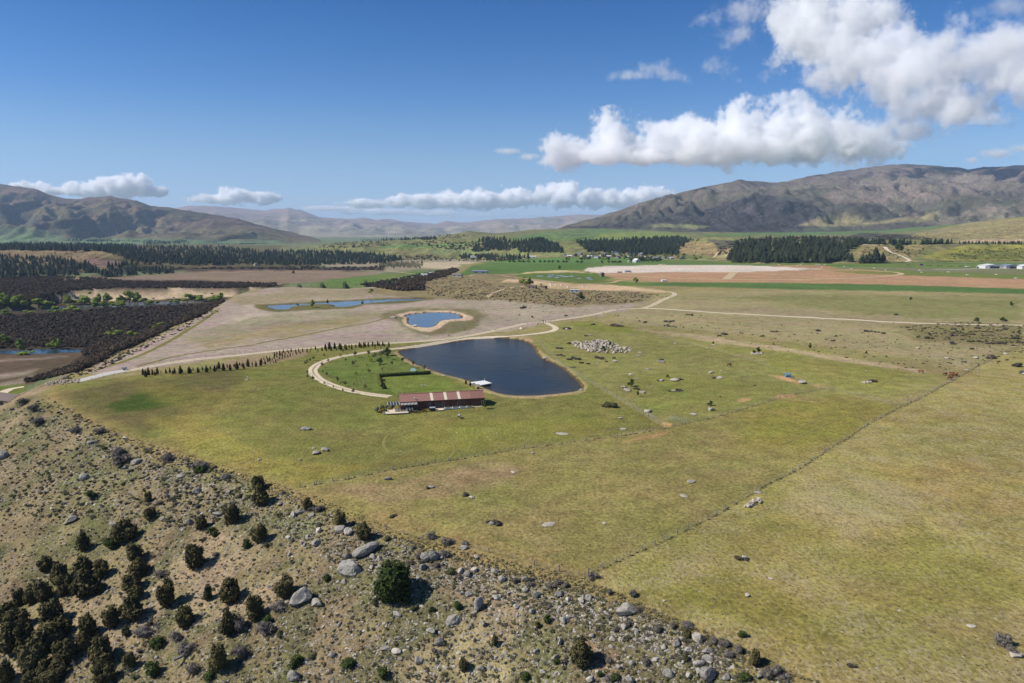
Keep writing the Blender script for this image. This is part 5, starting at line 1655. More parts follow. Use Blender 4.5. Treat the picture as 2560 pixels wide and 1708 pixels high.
for x, y, z in scatter(PBLK, 190, 61):
    pine(x, y, z, _rr.uniform(15, 24), 'dark pine standing in the block of pines on the far right slope', 'pines of the dark block')
for px, py, h in [(2152, 658, 18), (2165, 658, 20), (2178, 657, 19), (2186, 656, 34), (2196, 656, 22), (2206, 657, 22), (2158, 654, 16), (2172, 652, 20), (2210, 654, 17), (2190, 650, 28)]:
    l = hit(px, py)
    pine(l.x, l.y, l.z, h * _rr.uniform(.9, 1.05), where('dark pine in the clump at the track foot', px, py), 'pines in the clump by the white track')
for x, y, z in scatter([(2560, 609), (2395, 609), (2395, 611.5), (2560, 612)], 46, 62):
    pine(x, y, z, _rr.uniform(7, 9.5), 'dark tree in the clipped shelter row on the bench', 'trees of the shelter row', 7)
FW = [([(0, 612), (120, 611), (330, 614), (350, 625), (270, 628), (0, 626)], 420, 9, 17), ([(255, 628), (350, 616), (560, 618), (640, 628), (640, 660), (560, 664), (440, 662), (330, 652)], 620, 10, 20), ([(630, 632), (740, 628), (850, 630), (960, 640), (1010, 650), (960, 660), (880, 662), (760, 664), (640, 664)], 560, 10, 18),
      ([(0, 640), (100, 645), (180, 655), (230, 664), (235, 688), (120, 692), (0, 698)], 190, 8, 16), ([(1280, 606), (1350, 600), (1390, 612), (1410, 632), (1300, 632)], 240, 9, 16), ([(1440, 606), (1560, 602), (1700, 594), (1728, 602), (1700, 622), (1695, 637), (1560, 637), (1470, 630)], 620, 9, 17),
      ([(900, 599), (1090, 595), (1090, 600), (900, 603)], 90, 10, 15), ([(1200, 598), (1270, 596), (1290, 625), (1180, 630)], 120, 7, 12), ([(2125, 606), (2280, 610), (2380, 608), (2380, 611), (2240, 612), (2125, 611)], 60, 8, 16), ([(355, 604), (470, 603), (475, 608), (360, 612)], 80, 10, 16), ([(160, 600), (400, 603), (390, 606), (160, 603)], 60, 8, 13),
      ([(1140, 641), (1240, 640), (1330, 648), (1300, 652), (1150, 648)], 60, 8, 14), ([(240, 684), (420, 676), (440, 684), (260, 694)], 60, 6, 12)]
pf = []
for P, n, a, b in FW:
    pf += [(q, a, b) for q in scatter(P, int(n * 1.7), 70 + n)]
stuff('pine_forest', [q for q, a, b in pf], PFAR, 9, 17, 14, (.8, 1.1), .02, 'far pine forest along the valley', 0, 1.0)
stuff('pine_forest', scatter(PBLK, 260, 66), PCR, 13, 21, 17, (.9, 1.1), .02, 'fill of the dark pine block on the right', 0, 1.0)
# near edge of the left forest, tree by tree
for x, y, z in scatter([(80, 690), (240, 688), (300, 672), (440, 664), (640, 664), (640, 658), (440, 655), (250, 666), (100, 684)], 48, 63):
    pine(x, y, z, _rr.uniform(12, 19), 'dark pine at the near edge of the far left forest', 'pines at the forest edge')
PATCH = [([(1000, 606), (1100, 602), (1250, 606), (1290, 620), (1270, 628), (1150, 626), (1050, 618)], 420), ([(860, 605), (960, 602), (980, 614), (900, 620), (780, 622), (800, 614)], 260), ([(1840, 600), (2000, 592), (2150, 592), (2170, 600), (2000, 602), (1880, 604)], 420), ([(1560, 600), (1650, 594), (1760, 600), (1700, 608), (1580, 604)], 160),
         ([(960, 645), (1150, 648), (1300, 650), (1250, 654), (1100, 652), (960, 650)], 160), ([(420, 671), (640, 669), (950, 668), (950, 676), (640, 674)], 300), ([(2170, 586), (2300, 592), (2330, 598), (2200, 600)], 160), ([(1000, 640), (1090, 640), (1100, 646), (1020, 646)], 50), ([(1850, 598), (1900, 604), (1840, 630), (1790, 640), (1800, 620)], 100), ([(950, 590), (1130, 586), (1180, 590), (1120, 598), (980, 600)], 160)]
pp = []
for P, n in PATCH:
    pp += scatter(P, n * 2 // 3, 90 + n)
stuff('far_scrub', pp, SCRB, 3.5, 9, 15, (.6, .9), .05, 'dark scrub on the far foothills')
HS2 = [([(2130, 640), (2165, 614), (2320, 613), (2300, 640), (2250, 652)], 160), ([(2340, 645), (2420, 625), (2560, 620), (2560, 646), (2400, 650)], 200), ([(2200, 600), (2420, 566), (2560, 545), (2560, 596), (2400, 600)], 160), ([(1700, 610), (1820, 604), (1850, 640), (1720, 640)], 90), ([(0, 628), (260, 630), (240, 660), (0, 662)], 120)]
pp = []
for P, n in HS2:
    pp += scatter(P, n, 95 + n)
stuff('far_shrubs', pp, LOWD + OLVS[:2], 2.0, 5.5, 16, (.6, .9), .05, 'dark shrubs dotting the far slopes')

# --- willows and other fresh green trees
WILL = zz([(30, 320, 120, 75), (110, 335, 90, 60), (195, 335, 110, 75), (360, 325, 150, 50), (640, 305, 90, 58), (750, 298, 90, 52), (830, 300, 110, 72), (915, 295, 70, 60), (980, 300, 100, 66), (1110, 300, 60, 55), (1190, 290, 110, 75), (1265, 290, 80, 66), (1120, 322, 110, 40), (870, 345, 100, 50), (960, 330, 70, 42),
           (1020, 330, 80, 40), (1330, 300, 80, 40), (1410, 300, 80, 40), (1600, 282, 70, 34), (1720, 275, 90, 50), (1790, 270, 60, 38), (1850, 278, 90, 46), (1950, 270, 90, 52), (2030, 268, 90, 52), (635, 365, 125, 44), (490, 375, 90, 38), (40, 395, 80, 32), (250, 385, 90, 22), (1040, 585, 100, 46), (1200, 600, 95, 38), (1420, 530, 60, 30),
           (1480, 505, 70, 28), (35, 665, 80, 55), (185, 725, 78, 68), (470, 700, 55, 56), (545, 715, 60, 66), (250, 752, 110, 22)], 0, 680)
for i, (x, y, w, h) in enumerate(WILL):
    w *= .27234
    h *= .27234
    l, ww, hh = sized(x, y, w, h)
    tree('willow', 'willow_tree', (l.x, l.y, l.z - .3), max(hh, 2.5) * 1.45, ww * 1.45, where('fresh green willow on the river flat', x, y), 'willows along the river')
for x, y, w, h, k, lab in [(1311, 714, 36, 22, 'willow', 'round yellow-green willow by the old sheds'), (1325, 714, 18, 18, 'dark', 'darker round tree behind the yellow-green willow'), (1589, 708, 14, 14, 'willow', 'upright green tree at the brown field edge'), (1353, 719, 11, 10, 'willow', 'bright green tree between the old sheds'), (928, 734, 13, 12, 'willow', 'bright green tree alone beyond the long pond'),
                           (782, 769, 16, 18, 'willow', 'bright green tree on the islet of the long pond'), (819, 763, 6, 14, 'dark', 'slim dark tree on the islet of the long pond'), (745, 765, 8, 5, 'dark', 'low bush on the islet of the long pond'), (906, 760, 10, 7, 'willow', 'green bush on the near bank of the long pond'),
                           (1453, 752, 18, 20, 'dark', 'dark rounded tree on the rough hill'), (2245, 632, 20, 26, 'dark', 'dark spreading tree beside the white hill track'), (1398, 675, 11, 11, 'dark', 'lone windblown tree in the green field'), (1505, 659, 7, 8, 'dark', 'dark tree in the field before the village'), (733, 686, 9, 8, 'dark', 'dark round tree on the brown flat'),
                           (2276, 752, 9, 8, 'dark', 'small tree on a rock in the upper plain'), (2528, 766, 8, 10, 'dark', 'small green tree on white rocks by the right edge'), (2024, 875, 11, 16, 'dark', 'slim leaning tree alone in the dry plain'), (1783, 861, 6, 8, 'dark', 'sapling on a low rock heap'), (1884, 884, 12, 9, 'dark', 'left one of two small trees on the rock heap'),
                           (1896, 883, 14, 14, 'dark', 'right one of two small trees on the rock heap'), (1525, 863, 10, 10, 'dark', 'dark bush on top of the great rock pile'), (1507, 878, 14, 13, 'dark', 'dark bush in the middle of the great rock pile'), (1578, 966, 20, 18, 'dark', 'dense dark tree on the boulder group'), (1595, 991, 9, 14, 'dark', 'thin small tree below the boulder group'),
                           (1776, 1014, 15, 12, 'dark', 'round small tree over a white rock'), (1669, 944, 9, 8, 'dark', 'small bush at the left of the largest dome'), (1212, 1022, 17, 22, 'dark', 'small leafy tree at the right end of the barn'), (2166, 884, 5, 7, 'dark', 'sapling in the lower plain'), (2507, 805, 16, 10, 'dark', 'dark bush above the straight road'), (2440, 806, 14, 10, 'dark', 'dark bush beside the straight road')]:
    l, ww, hh = sized(x, y, w, h)
    tree(k, 'field_tree', (l.x, l.y, l.z - .1), hh * 1.08, ww * 1.2, lab)
rng2 = random.Random(4)
for x in list(range(1275, 1400, 12)) + [1410, 1418, 1446, 1456, 1520, 1530, 1536, 1544, 1552]:
    l, ww, hh = sized(x + rng2.uniform(-3, 3), 657 + (x - 1275) * .005, 10, 7)
    tree('dark', 'field_tree', (l.x, l.y, l.z - .1), hh, ww * 1.3, where('dark round tree in the field hedge', x, 657), 'trees of the field hedge')
for x in range(1580, 1655, 6):
    l, ww, hh = sized(x, 655.5, 10, 10)
    tree('dark', 'field_tree', (l.x, l.y, l.z - .1), hh * rng2.uniform(.8, 1.2), ww * 1.4, where('dark tree in the clump behind the white house', x, 655), 'trees of the dark clump')
for i in range(44):                                           # poplar rows
    x, y = (950 + i % 22 * 5, 668 + rng2.uniform(-2, 4)) if i < 22 else (310 + (i - 22) * 4.6, 676 + rng2.uniform(-2, 2))
    l, ww, hh = sized(x, y, 5, 17 if i < 22 else 11)
    e = empty('poplar_tree', (l.x, l.y, l.z - .2), 'slim light green poplar in a row across the valley', 'tree', 'poplars in the valley rows', rng2.random() * 6, (ww * 3.0, ww * 3.0, hh * rng2.uniform(.85, 1.1)))
    if i == 0:
        POPC = leafmesh('crown', [(0, 0, .3, .14, .14, .25), (0, 0, .6, .13, .13, .25), (0, 0, .85, .07, .07, .16)], 180, .05, DEC, 510, .8, .6, 1.3)
    inst('crown', POPC, parent=e)
    inst('trunk', TRK, parent=e)
VIL = [(1400, 652), (1440, 640), (1500, 636), (1600, 640), (1700, 640), (1760, 648), (1720, 652), (1560, 652)]
for x, y, z in scatter(VIL, 90, 65):
    tree(('dark', 'spring', 'willow')[rng2.randrange(3)], 'village_tree', (x, y, z), rng2.uniform(6, 10), rng2.uniform(9, 14), 'green garden tree among the houses of the far village', 'trees in the village')

# --- shrubs standing on the plains
for x, y, w, h in zz([(935, 495, 60, 30), (960, 500, 50, 25), (1000, 502, 40, 20), (1415, 460, 60, 20), (1470, 460, 60, 18), (1410, 497, 60, 18), (1445, 503, 40, 16), (1490, 508, 50, 18), (1170, 455, 25, 18), (1225, 468, 30, 18), (740, 487, 30, 16), (1905, 590, 40, 22), (1950, 578, 50, 28), (2295, 590, 60, 20), (2105, 565, 40, 14), (1740, 518, 20, 18), (1575, 512, 20, 12),
                      (500, 525, 80, 22), (680, 590, 28, 18), (525, 660, 40, 22), (430, 705, 80, 24), (430, 768, 60, 22), (470, 775, 60, 22), (530, 808, 50, 24), (600, 808, 70, 32), (570, 795, 60, 30), (640, 838, 50, 22), (700, 848, 40, 20), (560, 878, 50, 14), (790, 790, 50, 24), (820, 800, 40, 22), (935, 795, 24, 22), (870, 828, 30, 18), (1370, 815, 60, 26), (1345, 1000, 40, 20),
                      (1550, 990, 50, 18), (1150, 1080, 40, 26), (1030, 1060, 50, 22), (1130, 1075, 50, 24), (1440, 1098, 40, 26), (1530, 1095, 90, 26), (2225, 1045, 34, 16), (1910, 1148, 20, 18), (1855, 978, 30, 22), (100, 335, 60, 26), (70, 398, 20, 10), (500, 405, 30, 16), (185, 420, 20, 26), (1640, 400, 50, 22), (1600, 395, 40, 14)], 1280, 680) + \
        zz([(60, 555, 80, 24), (460, 545, 36, 20), (920, 550, 80, 20), (1000, 555, 60, 18), (1060, 568, 46, 20), (590, 635, 40, 16), (625, 592, 24, 16), (1685, 665, 56, 36), (1465, 612, 40, 24), (1510, 614, 30, 22), (1380, 600, 50, 20), (1690, 588, 40, 30), (1175, 395, 30, 18), (1925, 520, 40, 26), (2180, 530, 40, 28), (2290, 645, 46, 24), (2170, 665, 40, 26), (2115, 660, 60, 24), (2060, 660, 40, 18), (2010, 660, 36, 22),
            (1950, 645, 60, 22), (1865, 640, 60, 20), (2025, 800, 40, 30), (2060, 795, 40, 36), (2285, 868, 60, 40), (2330, 935, 40, 30), (960, 1012, 50, 34), (1870, 712, 30, 26), (2265, 615, 40, 28), (1800, 830, 60, 16)], 1920, 680):
    nb = max(1, min(4, round(w / h / 1.4)))
    for q in range(nb):
        xq = x + ((q + .5) / nb - .5) * w * .27234 * .9
        yq = y + rng2.uniform(-.8, .8) * (nb > 1)
        s_ = rng2.uniform(.75, 1.2)
        l, ww, hh = sized(xq, yq, w / nb * .27234 * s_, h * .27234 * s_)
        k = rng2.random()
        tag(inst('matagouri_shrub', (LOWD if k < .6 else (GREYS if k < .85 else OLVS))[rng2.randrange(4)], (l.x, l.y, l.z - .05), sc=(ww * 1.2, ww * 1.2, hh * 1.5), rz=rng2.random() * 6), where('dark grey thorny shrub', xq, yq), 'shrub', 'shrubs dotted over the plain')
for x, y, w, h, lab in [(1162, 1240, 18, 15, 'dark round shrub beside white rocks in mid paddock'), (1071, 1222, 14, 10, 'dark mossy shrub on the rock in the brown patch'), (1240, 1312, 24, 18, 'right shrub at the rock with two shrubs'), (1222, 1306, 16, 10, 'left shrub at the rock with two shrubs'), (984, 1292, 20, 9, 'low dark shrub alone in the olive paddock'),
                        (1848, 1398, 18, 16, 'dark shrub left of the white upright rock'), (1868, 1402, 10, 8, 'small dark shrub right of the white upright rock'), (2512, 1612, 34, 36, 'tall grey shrub at the right edge of the paddock'), (2528, 1632, 22, 20, 'smaller grey shrub against the slab at the right edge'), (2128, 1668, 16, 14, 'olive gorse bush at the lower right'),
                        (1940, 1684, 28, 30, 'grey shrub among rubble at the lower edge'), (1520, 1017, 24, 16, 'left half of the spreading lakeside shrub'), (1536, 1018, 24, 18, 'right half of the spreading lakeside shrub')]:
    l, ww, hh = sized(x, y, w, h)
    tag(inst('paddock_shrub', (OLVS if 'lakeside' in lab else (GREYS if 'grey' in lab else LOWD))[rng2.randrange(4)], (l.x, l.y, l.z - .05), sc=(ww * 1.15, ww * 1.15, hh * 1.3), rz=rng2.random() * 6), lab, 'shrub')

# --- the planted rows of young conifers
CON = zz([(100, 602, 80), (135, 630, 90), (175, 605, 95), (230, 595, 70), (265, 612, 60), (300, 592, 85), (420, 580, 60), (475, 572, 65), (515, 595, 60), (540, 580, 75), (622, 588, 105), (648, 568, 50), (745, 580, 90), (770, 575, 55), (865, 570, 75), (883, 560, 40), (928, 533, 50), (985, 565, 90), (1008, 538, 40), (1040, 525, 50), (1100, 555, 80), (1130, 535, 60), (1160, 515, 90),
          (1225, 545, 100), (1278, 500, 50), (1318, 537, 85), (1370, 488, 45), (1390, 505, 60), (1415, 527, 105), (1452, 472, 50), (1487, 490, 60), (1508, 515, 75), (1567, 487, 100), (1628, 470, 50), (1680, 487, 75), (1745, 475, 80), (1735, 430, 45), (1755, 440, 70), (1790, 390, 35), (1805, 455, 60), (1827, 370, 35), (1843, 420, 60), (1870, 408, 60), (1878, 445, 25), (1905, 395, 35), (1925, 440, 30),
          (1938, 345, 60), (1970, 320, 45), (1933, 378, 45), (1970, 357, 40), (2012, 335, 70), (2010, 385, 40), (2045, 330, 50), (2060, 290, 45), (2047, 375, 40), (2085, 315, 40), (2083, 360, 40), (2115, 280, 35), (2135, 300, 40), (2125, 355, 40), (2158, 340, 45), (2172, 280, 50), (2195, 325, 30), (2235, 290, 50), (2243, 318, 35), (2278, 280, 50), (2297, 305, 35), (2332, 280, 50), (1955, 430, 50), (1985, 405, 30), (350, 575, 30), (800, 540, 40)], 340, 830, .17872) + \
    zz([(55, 300, 70), (130, 260, 50), (115, 295, 30), (213, 255, 70), (255, 285, 45), (333, 275, 75), (395, 250, 100), (410, 280, 60), (468, 245, 130), (500, 275, 90), (565, 240, 115), (600, 265, 50), (655, 245, 110), (680, 262, 115), (750, 235, 80), (773, 252, 95), (828, 222, 65), (875, 243, 90), (952, 218, 70), (1020, 212, 100), (1050, 220, 85), (1100, 203, 95), (1125, 205, 80), (1183, 195, 85),
        (1262, 190, 90), (1305, 208, 75), (1355, 185, 95), (1385, 180, 60), (1447, 185, 85), (1475, 195, 60), (1560, 200, 90)], 760, 840, .13617)
for i, (x, y, h) in enumerate(CON):
    hp_ = h * (.17872 if i < 72 else .13617)
    l, ww, hh = sized(x, y, hp_, hp_)
    dk = hp_ > 13.5
    e = empty('young_conifer', (l.x, l.y, l.z - .05), where(('dark' if dk else 'russet') + ' young conifer in the rows by the road', x, y), 'tree', 'young conifers in rows by the road', _rr.random() * 6, (hh * 1.1, hh * 1.1, hh * 1.08))
    inst('crown', (COLD if dk else COL_)[i % 3], parent=e)
    inst('trunk', TRK, parent=e)
for x, y, lab in zz([(1725, 150, 'left'), (1805, 190, 'right')], 930, 940, .13617):
    l, ww, hh = sized(x, y, 6, 14)
    e = empty('columnar_conifer', (l.x, l.y, l.z - .05), lab + ' one of two slim conifers by the white jetty', 'tree', None, 0, (hh * .9, hh * .9, hh))
    inst('crown', COLD[0], parent=e)
    inst('trunk', TRK, parent=e)
# --- garden trees round the loop drive
GT = [(375, 385, 70, 'bronze'), (180, 455, 90, 'bronze'), (110, 480, 80, 'bronze'), (65, 500, 80, 'bronze'), (20, 545, 90, 'bronze'), (435, 490, 80, 'bronze'), (670, 390, 70, 'bronze'), (715, 312, 60, 'bronze'), (330, 578, 110, 'bronze'), (340, 682, 60, 'bronze'), (420, 742, 85, 'bronze'), (160, 832, 110, 'bronze'), (380, 902, 70, 'bronze'), (538, 962, 60, 'bronze'), (707, 1032, 70, 'bronze'), (615, 852, 110, 'spring'),
      (760, 922, 115, 'bronze'), (915, 932, 70, 'spring'), (1120, 985, 105, 'bronze'), (905, 1070, 115, 'bronze'), (940, 402, 120, 'spring'), (1210, 475, 115, 'bright'), (945, 714, 75, 'bright'), (1150, 562, 60, 'bright'), (1190, 692, 100, 'bronze'), (1395, 580, 90, 'bronze'), (1440, 640, 60, 'bronze'), (1400, 520, 120, 'dark'), (1530, 442, 150, 'spring'), (1535, 360, 150, 'dark'), (1180, 385, 120, 'spring'), (1300, 422, 120, 'spring'),
      (1420, 402, 140, 'spring'), (1620, 560, 100, 'spring'), (1810, 502, 110, 'spring'), (2000, 582, 135, 'spring'), (2210, 645, 130, 'spring'), (890, 562, 120, 'bronze'), (950, 502, 60, 'bronze'), (770, 482, 70, 'spring'), (70, 700, 80, 'bronze'), (60, 780, 80, 'bronze'), (1410, 240, 60, 'bronze'), (1300, 250, 50, 'bronze'), (790, 350, 40, 'bronze')]
for x, y, h, k in GT:
    x, y, h = 760 + x * .13617, 840 + y * .13617, h * .13617
    l, ww, hh = sized(x, y, h, h)
    tree(k, 'garden_tree', (l.x, l.y, l.z - .05), hh * 1.06, hh * (1.15 if k != 'dark' else 1.5), where({'bronze': 'small bronze-leaved', 'spring': 'light green', 'bright': 'yellow-green', 'dark': 'dark green'}[k] + ' garden tree', x, y), 'trees round the loop drive')

# ------------------------------------------------------------------ the long brown barn
def ribbed(name, col, var, pitch, axis, rough=.55, spec=.3, depth=.03):
    """sheet or boards with upright ribs: colour grain and fine relief"""
    m, t, b = newmat(name)
    n = NT(t)
    co = n.n('ShaderNodeTexCoord').outputs['Object']
    sx = n.n('ShaderNodeSeparateXYZ')
    n.l(co, sx.inputs[0])
    w = n.math('FRACT', n.math('MULTIPLY', sx.outputs[axis], 1 / pitch))
    g = n.math('LESS_THAN', w, .14)
    f = n.noise(n.mapping(co, (1, .2, .2) if axis == 0 else (.2, 1, .2)), 3.0, 5, .6)
    c = n.mix(n.ramp(f, .3, .7), tuple(np.array(col) * (1 - var)) + (1,), tuple(np.array(col) * (1 + var)) + (1,))
    c = n.mix(n.math('MULTIPLY', g, .35), c, tuple(np.array(col) * .7) + (1,))
    n.l(c, b.inputs['Base Color'])
    b.inputs['Roughness'].default_value = rough
    b.inputs['Specular IOR Level'].default_value = spec
    n.l(n.bump(n.math('SUBTRACT', 1.0, g), depth), b.inputs['Normal'])
    return m


BROOF = ribbed('brown_roof_sheet', C(160, 118, 105), .08, .5, 0)
BROOF2 = ribbed('darker_roof_sheet', C(147, 106, 94), .08, .5, 0)
BWALL = ribbed('brown_boards', (.135, .062, .045), .22, .30, 0, .75, .2)
BTRIM = simple('dark_brown_trim', (.07, .035, .028), .2, 3)
CREAM = simple('cream_skylight_sheet', C(226, 214, 186), .06, 2, .5)
DARKD = simple('dark_steel_and_shade', (.035, .036, .042), .25, 1.5, .5, 0, .3)
GLASS = simple('dark_glass', (.012, .016, .02), .1, 2, .08, 0, .5)
WHITEP = simple('white_paint', (.72, .71, .68), .06, 2, .6)
STEEL = simple('grey_steel', (.36, .37, .38), .12, 3, .5, 0, .4)
DARKM = simple('charcoal_metal', (.05, .052, .058), .15, 3, .5, 0, .4)
PAVE = simple('cream_paving', C(224, 208, 180), .12, 1.6, .9)
WOODG = simple('weathered_timber', (.22, .19, .155), .3, 4, .9)
WOODD = simple('dark_timber', (.075, .062, .05), .3, 4, .9)
POSTM = simple('fence_post_timber', (.24, .22, .185), .3, 5, .95)
WIREM = simple('fence_wire', (.30, .30, .28), .1, 3, .6)
STONEW = simple('cream_stone', C(205, 185, 150), .2, 2, .95)
A0, A1 = P0(1002, 1027.2), P0(1210.8, 1015.8)
zb = max(hgt(A0[0], A0[1]), hgt(A1[0], A1[1])) - .02
dv = (A1 - A0)[:2]
LB = float(np.linalg.norm(dv))
rzb = math.atan2(dv[1], dv[0])
DB, EV, RG = 8.6, 3.25, 5.15
barn = empty('barn', (A0[0], A0[1], zb), 'long brown barn with cream skylight stripes and a timber pergola', 'barn', None, rzb)


def bq(v, f, name, mat, parent=barn):
    b = MB()
    b.add(v, f)
    return b.obj(name, mat, parent)


# walls: front, back and gables as one shell with thickness
b = MB()
b.box((LB / 2, .1, EV / 2 - .3), (LB, .2, EV + .6)).box((LB / 2, DB - .1, EV / 2 - .3), (LB, .2, EV + .6))
for x in (.1, LB - .1):
    y0, y1 = .2, DB - .2
    v = [(x - .1, y0, -.6), (x - .1, y1, -.6), (x - .1, y1, EV), (x - .1, DB / 2, RG - .12), (x - .1, y0, EV)]
    v += [(p[0] + .2, p[1], p[2]) for p in v]
    b.add(v, [(0, 1, 2, 3, 4), (9, 8, 7, 6, 5)] + [(i, (i + 1) % 5, 5 + (i + 1) % 5, 5 + i) for i in range(5)])
b.obj('wall', BWALL, barn)
sl = (RG - EV) / (DB / 2)


def roofpiece(name, x0, x1, mat, lift=0.0, side=(1, 1), t=.12, y_in=0.0):
    b = MB()
    for s in (0, 1):
        if not side[s]:
            continue
        ye = -.35 if s == 0 else DB + .35
        ze = EV - .35 * sl
        ym, zm = DB / 2, RG
        v = []
        for x in (x0, x1):
            v += [(x, ye, ze + lift), (x, ym, zm + lift), (x, ym, zm + lift + t), (x, ye, ze + lift + t)]
        b.add(v, [(0, 1, 2, 3), (7, 6, 5, 4), (0, 4, 5, 1), (3, 2, 6, 7), (0, 3, 7, 4), (1, 5, 6, 2)])
    return b.obj(name, mat, barn)


cut = LB * .838
roofpiece('roof', -.3, cut, BROOF)
roofpiece('roof', cut, LB + .3, BROOF2)
for f in (.372, .536, .698):
    roofpiece('skylight', LB * f - .52, LB * f + .52, CREAM, .125, (1, 1), .05)
b = MB()
b.add([(-.32, DB / 2 - .35, RG - .02 + .13), (LB + .32, DB / 2 - .35, RG + .11), (LB + .32, DB / 2, RG + .25), (-.32, DB / 2, RG + .25), (-.32, DB / 2 + .35, RG + .11), (LB + .32, DB / 2 + .35, RG + .11)], [(0, 1, 2, 3), (3, 2, 5, 4), (0, 3, 4), (1, 5, 2)])
b.obj('ridge_cap', BROOF2, barn)
MB().box((LB / 2, -.42, EV - .22), (LB + .6, .13, .14)).obj('gutter', BTRIM, barn)
for f in (.385, .59, .825, .995):
    MB().box((LB * f, -.09, EV / 2 - .1), (.28, .17, EV - .25)).obj('wall_rib', BTRIM, barn)
d = MB().box((LB * .43, -.06, 1.25), (2.6, .11, 2.5)).obj('door', DARKD, barn)
for x in (-.65, 0, .65):
    MB().box((LB * .43 + x, -.13, 1.3), (.05, .03, 2.3)).obj('door_rail', STEEL, d)
for f, w, h, z in ((.335, .62, 1.75, 1.25), (.50, .62, 1.75, 1.3), (.69, .66, 1.6, 1.5), (.975, .5, 2.0, 1.1)):
    q = MB().box((LB * f, -.035, z), (w, .06, h)).obj('window', GLASS, barn)
    fr = MB()
    for sx in (-1, 1):
        fr.box((LB * f + sx * (w / 2 + .05), -.05, z), (.1, .1, h + .2))
    fr.box((LB * f, -.05, z + h / 2 + .05), (w, .1, .1)).box((LB * f, -.05, z - h / 2 - .05), (w, .1, .1))
    fr.obj('window_frame', WHITEP if f > .9 else STEEL, q)
q = MB().box((LB * .10, -.035, 1.15), (3.8, .06, 2.1)).obj('window', GLASS, barn)
fr = MB()
for x in (-1.9, -.95, 0, .95, 1.9):
    fr.box((LB * .10 + x, -.08, 1.15), (.09, .05, 2.1))
fr.obj('window_frame', DARKM, q)
b = MB().tube((LB * .165, .75, EV + .3), (LB * .165, .75, EV + 1.05), .05, .05, 6)
b.tube((LB * .165 + .02, .5, EV + .95), (LB * .165 + .3, .35, EV + 1.15), .34, .3, 10)
b.obj('satellite_dish', STEEL, barn)
MB().tube((LB * .03, DB / 2 - .6, RG - .2), (LB * .03, DB / 2 - .6, RG + .55), .07, .07, 6).obj('vent_pipe', WHITEP, barn)


def bl(x, y, z=0.0):
    """barn coordinates to the world"""
    c, s = math.cos(rzb), math.sin(rzb)
    return (A0[0] + x * c - y * s, A0[1] + x * s + y * c, zb + z)


def bthing(name, x, y, label, cat, group=None, rz=0.0):
    p = bl(x, y)
    return empty(name, p, label, cat, group, rzb + rz)


pg = bthing('pergola', 0, 0, 'white-slatted pergola along the left front of the barn', 'pergola')
PGL = LB * .185
for x in (.5, 2.4, 4.3, PGL - .15):
    MB().box((x, -2.9, 1.2), (.13, .13, 2.9)).obj('post', DARKM, pg)
MB().box((PGL / 2, -2.9, 2.62), (PGL + .4, .1, .2)).obj('beam', STEEL, pg)
MB().box((PGL / 2, -.52, 2.62), (PGL + .4, .1, .2)).obj('beam', STEEL, pg)
for i in range(12):
    MB().box((.15 + i * (PGL - .2) / 11, -1.75, 2.80), (.13, 3.1, .16)).obj('slat', WHITEP, pg)
pg = bthing('louvre_roof', 0, 0, 'dark louvred canopy on posts at the left end of the barn', 'canopy')
for x in (-4.6, -.6):
    for y in (-2.6, 2.4):
        MB().box((x, y, 1.2), (.13, .13, 3.0)).obj('post', DARKM, pg)
for i in range(5):
    x = -4.7 + i * 1.05
    MB().box((x, -.1, 2.78), (.10, 5.4, .16)).obj('rail', WHITEP, pg)
for i in range(4):
    for j in range(9):
        MB().box((-4.17 + i * 1.05, -2.5 + j * .6, 2.77), (.92, .42, .05)).obj('louvre', DARKM, pg)
tag(MB().box((0, 0, 0), (8.2, 7.2, .3)).obj('patio', PAVE, None, bl(-1.6, -.9 - .2, .06), rzb), kind='structure')
tag(MB().box((0, 0, 0), (LB * .62, 1.1, .25)).obj('paving_strip', PAVE, None, bl(LB * .66, -.75, .05), rzb), kind='structure')
tag(MB().box((0, 0, 0), (2.9, 2.2, .25)).obj('paving_strip', PAVE, None, bl(LB * .45, -2.4, .06), rzb), kind='structure')
for i, (x, lab) in enumerate(((LB * .545, 'first white planter box from the left before the barn'), (LB * .635, 'second white planter box from the left before the barn'), (LB * .725, 'third white planter box from the left before the barn'), (LB * .81, 'fourth planter box, nearest the small tree, pinkish'))):
    t = bthing('planter_box', x, -2.0, lab, 'planter')
    MB().box((0, 0, .38), (2.1, .95, .86)).obj('box', WHITEP if i < 3 else PAVE, t)
    MB().box((0, 0, .83), (1.9, .78, .06)).obj('soil', WOODD, t)
    inst('plants', GRNS[i % 4], (0, 0, .8), sc=(1.7, .7, .5), parent=t)
t = bthing('spa_pool', LB * .365, -2.3, 'dark square spa pool with a pale grey lid before the barn', 'spa')
MB().box((0, 0, .45), (2.0, 1.7, .95)).obj('tub', DARKD, t)
MB().box((0, 0, 1.0), (2.1, 1.8, .14)).obj('lid', STEEL, t)
t = bthing('dining_table', LB * .10, -1.7, 'long outdoor table with chairs under the pergola', 'table')
MB().box((0, 0, .74), (2.8, .95, .06)).obj('table_top', WOODG, t)
for x in (-1.2, 1.2):
    for y in (-.38, .38):
        MB().box((x, y, .36), (.08, .08, .70)).obj('leg', WOODG, t)
